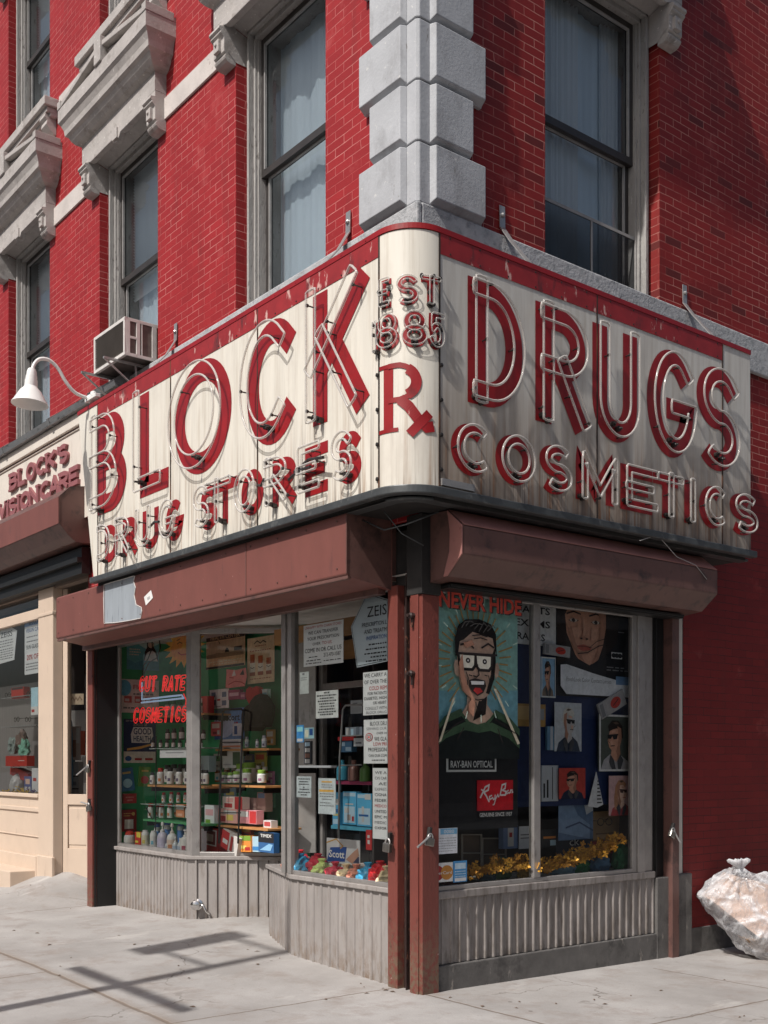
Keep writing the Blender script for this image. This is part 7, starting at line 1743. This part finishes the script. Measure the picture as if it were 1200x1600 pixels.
carton('display_card', 'white upright lettered box right of the mullion', 'box', 846, 872, 1196, 1252, 0, PK('box white', (.38,.40,.42)), dep=.05, plane=((-.14,0,0),(1,0,0)), faces=[(.1,.1,.2,.5,INK),(.3,.1,.4,.6,INK),(.62,.05,.66,.95,INK)])
carton('display_card', 'black orange and white pamphlet behind the mullion', 'leaflet', 846, 872, 1296, 1324, 0, PK('pamphlet black', (.03,.03,.03)), dep=.01, plane=((-.3,0,0),(1,0,0)), faces=[(.1,.5,.9,.62,PK('bright orange', (.55,.20,.04))),(.5,.1,.95,.4,TBL)])
carton('display_card', 'open orange carton with clear window beside the side window mullion', 'box', 808, 852, 1100, 1135, 0, PK('brass card', (.34,.20,.06)), dep=.03, plane=((-.14,0,0),(1,0,0)), faces=[(.0,.3,.45,.9,PK('pale gold',(.42,.28,.12))),(.5,.3,.95,.8,PK('grey clear',(.22,.23,.24)))])
carton('display_card', 'blue and silver eyewear tower right of the mullion', 'display card', 855, 868, 1135, 1172, 0, PK('tower blue', (.10,.20,.30)), dep=.02, plane=((-.12,0,0),(1,0,0)), faces=[(.35,.0,.65,1,PK('tower silver',(.35,.37,.4)))])
# ---------------------------------------------------------------- things behind the tan shop's glass
YV = .30
def vshelf(lb, px0, px1, py): shelf(lb, px0, px1, py, YV, .25, flat('clear shelf', (.34,.34,.34), .2), .01, bracket=False)
vshelf('upper glass shelf in the tan shop window', 4, 50, 1091); vshelf('middle glass shelf in the tan shop window', 4, 58, 1136); vshelf('lower glass shelf in the tan shop window', 6, 44, 1198)
carton('spectacle_case', 'red open case on the upper glass shelf', 'case', 18, 37, 1074, 1091, YV, PK('case red', (.40,.03,.02)), dep=.08, faces=[(.05,.8,.95,.98,PK('case dark',(.05,.03,.03)))])
carton('spectacle_case', 'wide glossy red case on the lower glass shelf', 'case', 9, 42, 1181, 1197, YV, PK('case red', (.40,.03,.02)), dep=.1, faces=[(.6,.5,.9,.56,W_)])
carton('spectacle_case', 'red open tray below the wide glossy red case', 'case', 16, 44, 1202, 1216, YV+.1, PK('case red', (.40,.03,.02)), dep=.1, rot=-.15)
carton('display_card', 'blue card of faces on the tan window floor', 'display card', 38, 49, 1213, 1240, YV, PK('card navy', (.08,.10,.24)), dep=.02, faces=[(.2,.55,.8,.85,SKINL),(.1,.1,.9,.4,W_)])
carton('display_card', 'white card beside the blue card of faces', 'display card', 50, 60, 1200, 1241, YV, PK('white', (.52,.53,.54)), dep=.02, faces=[(.2,.5,.7,.62,PK('case red', (.40,.03,.02)))])
o = lump('glass_ornament', 'round white ornament low in the tan shop window', 'ornament', atY(28, 1240, YV+.1), .10, .10, .15, flat('pale ornament', (.55,.55,.54), .3), 40, .12)
for i, (px, py, lb) in enumerate([(12,1090,'silver spectacles at the left of the upper glass shelf'),(26,1128,'tangle of clear spectacles at the left of the middle shelf'),(44,1128,'second clear spectacles on the middle shelf'),(46,1088,'dark spectacles beside the red open case')]): eyewear(lb, px, py-4, 0, .2, ((0,YV,0),(0,1,0)))
for i, (px, py, c_, nm) in enumerate([(20,1178,(.30,.36,.34),'clear'),(34,1168,(.20,.14,.12),'brown'),(38,1180,(.25,.52,.40),'mint green')]):
    lump('glass_ornament', f'{nm} sparkling ornament above the wide red case', 'ornament', atY(px, py, YV+.02), .10, .06, .12, flat(nm+' ornament', c_, .15), 50+i, .5, 3)
garland('yellow and violet pansy garland in the tan shop window', [tuple(atY(x, 1245, .22)) for x in (-60, 0, 30, 58)], 160, mat('pansy yellow', (.55,.36,.06), .7, .3, 14), mat('pansy violet', (.10,.05,.14), .7, .3, 14), 9, .05, .035)
PV = (a0-nn*.45, nn)
o = lump('scarf', 'sky blue scarf draped inside the panel of the tan shop', 'scarf', at(101, 1252, *PV), .12, .12, .62, mat('blue scarf', (.16,.36,.56), .7, .2, 3, .4, 5, stretch=(6,6,.6)), 61, .25)
carton('display_rack', 'grey wire rack with spectacles inside the panel of the tan shop', 'rack', 106, 123, 1190, 1252, 0, PK('rack pale', (.32,.32,.32)), dep=.1, plane=PV, faces=[(.0,.3,1,.33,INK),(.0,.62,1,.65,INK),(.1,.4,.8,.5,INKG)])
carton('display_card', 'orange cloth hung inside the panel of the tan shop', 'cloth', 126, 132, 1142, 1180, 0, PK('orange cloth', (.42,.10,.06)), dep=.02, plane=PV)
carton('display_card', 'tall pale picture of a figure inside the panel of the tan shop', 'picture', 112, 126, 1135, 1188, 0, PK('pale picture', (.40,.33,.30)), dep=.01, plane=PV, faces=[(.1,.1,.5,.6,PK('figure brown',(.2,.11,.08))),(.5,.5,.9,.95,W_)])
carton('display_card', 'tall dark curtain panel inside the tan shop side panel', 'curtain', 97, 131, 985, 1110, 0, PK('curtain dark', (.03,.022,.02)), dep=.02, plane=(a0-nn*.6, nn))
# ---------------------------------------------------------------- bin bag by the wall
VD = Vector((AX[0], AX[1], 0)); BC = Vector((.62, 3.42, 0))
def vp(px, py, d=0.0): return at(px, py, BC + VD*d, VD)
box_t = thing('cardboard_boxes', 'flattened cardboard boxes packed inside the clear bin bag', 'cardboard', (BC.x, BC.y, gz(BC.x, BC.y)))
CARD = mat('cardboard', (.60,.42,.32), .8, .08, 5, .1, 20); CARD2 = mat('brown cardboard', (.30,.19,.11), .8, .2, 6, .2, 20)
fr = [vp(1110,1406,-.02), vp(1147,1368,.04), vp(1240,1392,.0), vp(1252,1462,-.10), vp(1188,1466,-.16)]
b = MB(); b.prism(fr, VD*.30); b.build('big_carton', CARD, box_t, bevel=.004)
b = MB(); b.prism([vp(1166,1468,-.12), vp(1250,1464,-.10), vp(1250,1487,-.06), vp(1184,1488,-.04)], VD*.26); b.build('lower_carton', CARD2, box_t, bevel=.004)
b = MB(); b.prism([vp(1142,1440,.02), vp(1160,1446,-.1), vp(1182,1470,-.12), vp(1170,1476,.0)], VD*.12); b.build('paper_stuffing', mat('crumpled paper', (.5,.5,.52), .7, .1, 9), box_t)
def bag_mat():
    m = bpy.data.materials.new('clear polythene'); m.use_nodes = True; nt = m.node_tree; b = nt.nodes['Principled BSDF']; out = nt.nodes['Material Output']
    b.inputs['Base Color'].default_value = (.78,.78,.80,1); b.inputs['Roughness'].default_value = .12; b.inputs['Specular IOR Level'].default_value = .8
    v = coords(nt, (1,1,1)); n1 = noise(nt, v, 5, 4, .6, 1.6); n2 = noise(nt, coords(nt, (2,2,.7)), 9, 3, .5, 2.5)
    bn = node(nt, 'ShaderNodeBump'); bn.inputs['Strength'].default_value = .7; bn.inputs['Distance'].default_value = .03; nt.links.new(math_(nt, 'ADD', n1, n2), bn.inputs['Height']); nt.links.new(bn.outputs[0], b.inputs['Normal'])
    tr = node(nt, 'ShaderNodeBsdfTransparent'); tr.inputs[0].default_value = (.95,.95,.96,1)
    lw = node(nt, 'ShaderNodeLayerWeight'); lw.inputs[0].default_value = .35; nt.links.new(bn.outputs[0], lw.inputs['Normal'])
    f = math_(nt, 'ADD', math_(nt, 'MULTIPLY', lw.outputs['Facing'], .75), ramp(nt, n1, .46, .66, .16, .58))
    mx = node(nt, 'ShaderNodeMixShader'); nt.links.new(math_(nt, 'MINIMUM', f, .8), mx.inputs[0]); nt.links.new(tr.outputs[0], mx.inputs[1]); nt.links.new(b.outputs[0], mx.inputs[2]); nt.links.new(mx.outputs[0], out.inputs[0])
    return m
bm = bmesh.new()
hull = fr + [p + VD*.34 for p in fr] + [vp(1158,1478,.02), vp(1186,1494,-.05), vp(1260,1496,-.08), vp(1260,1490,.3), vp(1180,1486,.25), vp(1105,1405,-.03), vp(1106,1403,.2), vp(1150,1364,.05), vp(1158,1360,.2), vp(1242,1380,.0), vp(1262,1400,.2), vp(1264,1470,-.12)]
cen = sum(hull, Vector()) / len(hull)
for p in hull: bm.verts.new(p + (p-cen).normalized()*.012)
r = bmesh.ops.convex_hull(bm, input=bm.verts)
bmesh.ops.delete(bm, geom=[v for v in bm.verts if not v.link_faces], context='VERTS')
for _ in range(5): bmesh.ops.subdivide_edges(bm, edges=[e for e in bm.edges if e.calc_length() > .022], cuts=1, use_grid_fill=True)
bmesh.ops.triangulate(bm, faces=bm.faces)
for _ in range(7): bmesh.ops.smooth_vert(bm, verts=bm.verts, factor=.5, use_axis_x=True, use_axis_y=True, use_axis_z=True)
from mathutils import noise as NZ
knot = vp(1157, 1357, .08)
bm.normal_update()
for v in bm.verts:
    d = v.co - knot; a = math.atan2(d.dot(Vector((RX[0],RX[1],0))), -d.z); f = max(0, 1 - d.length/.42)
    rd_ = 1 - abs(NZ.noise(v.co*7 + Vector((3,1,7))))*2.2; v.co += v.normal*(.012 + .020*NZ.fractal(v.co*8, .8, 2, 4) + .022*max(0, rd_)**3 + .034*f*math.sin(a*15 + 3*NZ.noise(v.co*6)))
me = bpy.data.meshes.new('garbage_bag'); bm.to_mesh(me); bm.free()
gb = bpy.data.objects.new('garbage_bag', me); COL.objects.link(gb)
for p in me.polygons: p.use_smooth = True
BAGM = bag_mat(); me.materials.append(BAGM)
gb.location = BC
for v in me.vertices: v.co -= BC
tag(gb, 'clear plastic bin bag full of cardboard leaning by the red brick wall', 'bin bag')
b = MB(); ax_ = Vector((-.12,0,1)).normalized(); kp = vp(1157,1360,.08)
prof = [(.06,-.02),(.03,.01),(.018,.02),(.03,.03),(.055,.05),(.075,.065),(.08,.085),(.06,.098),(.03,.085),(.0,.07)]
b.lathe(kp, prof, 28, ax_)
for i, v in enumerate(b.v):
    q = Vector(v); d = q - kp; a = math.atan2(d.y, d.x); q += Vector((d.x,d.y,0))*(.22*math.sin(a*5+1)) + Vector((.012*math.sin(a*3),0,.007*math.sin(a*7))); b.v[i] = tuple(q)
b.build('tied_neck', BAGM, gb, smooth=True, recalc=True)
# ---------------------------------------------------------------- signal pole at the kerb (throws the shadow on the pavement)
PXY = (-.93, -4.2)
t = thing('traffic_light_pole', 'green grey signal pole with street signs standing at the kerb', 'traffic light', (PXY[0], PXY[1], 0))
MG = flat('pole grey green', (.12,.14,.13), .5, .3)
b = MB(); b.lathe((PXY[0],PXY[1],-.02), [(.17,0),(.16,.25),(.10,.38),(.075,.42),(.06,5.5),(.065,5.52),(0,5.6)], 16); b.build('pole', MG, t, smooth='auto')
b = MB(); b.box(PXY[0]-.80, PXY[1]-.012, 3.10, PXY[0]+.95, PXY[1]+.012, 3.24); b.build('street_sign', flat('street sign green', (.02,.16,.07), .4), t)
b = MB(); b.tube([(PXY[0],PXY[1],4.15),(PXY[0]-.85,PXY[1],4.15)], .03, 8); b.tube([(PXY[0],PXY[1],5.05),(PXY[0]-.85,PXY[1],5.05)], .03, 8); b.build('bracket_arm', MG, t)
hx = PXY[0]-.90
b = MB(); b.box(hx-.17, PXY[1]-.12, 4.05, hx+.17, PXY[1]+.12, 5.15); b.build('signal_head', flat('signal yellow', (.45,.27,.03), .5), t, bevel=.02)
for k, c_ in enumerate(((.02,.12,.06),(.20,.13,.02),(.22,.02,.02))): 
    b = MB(); b.lathe((hx, PXY[1]-.12, 4.25+.35*k), [(0,.0),(.13,.0),(.12,.02),(.0,.035)], 16, (0,-1,0)); b.build('signal_lens', flat('signal lens %d' % k, c_, .2), t)
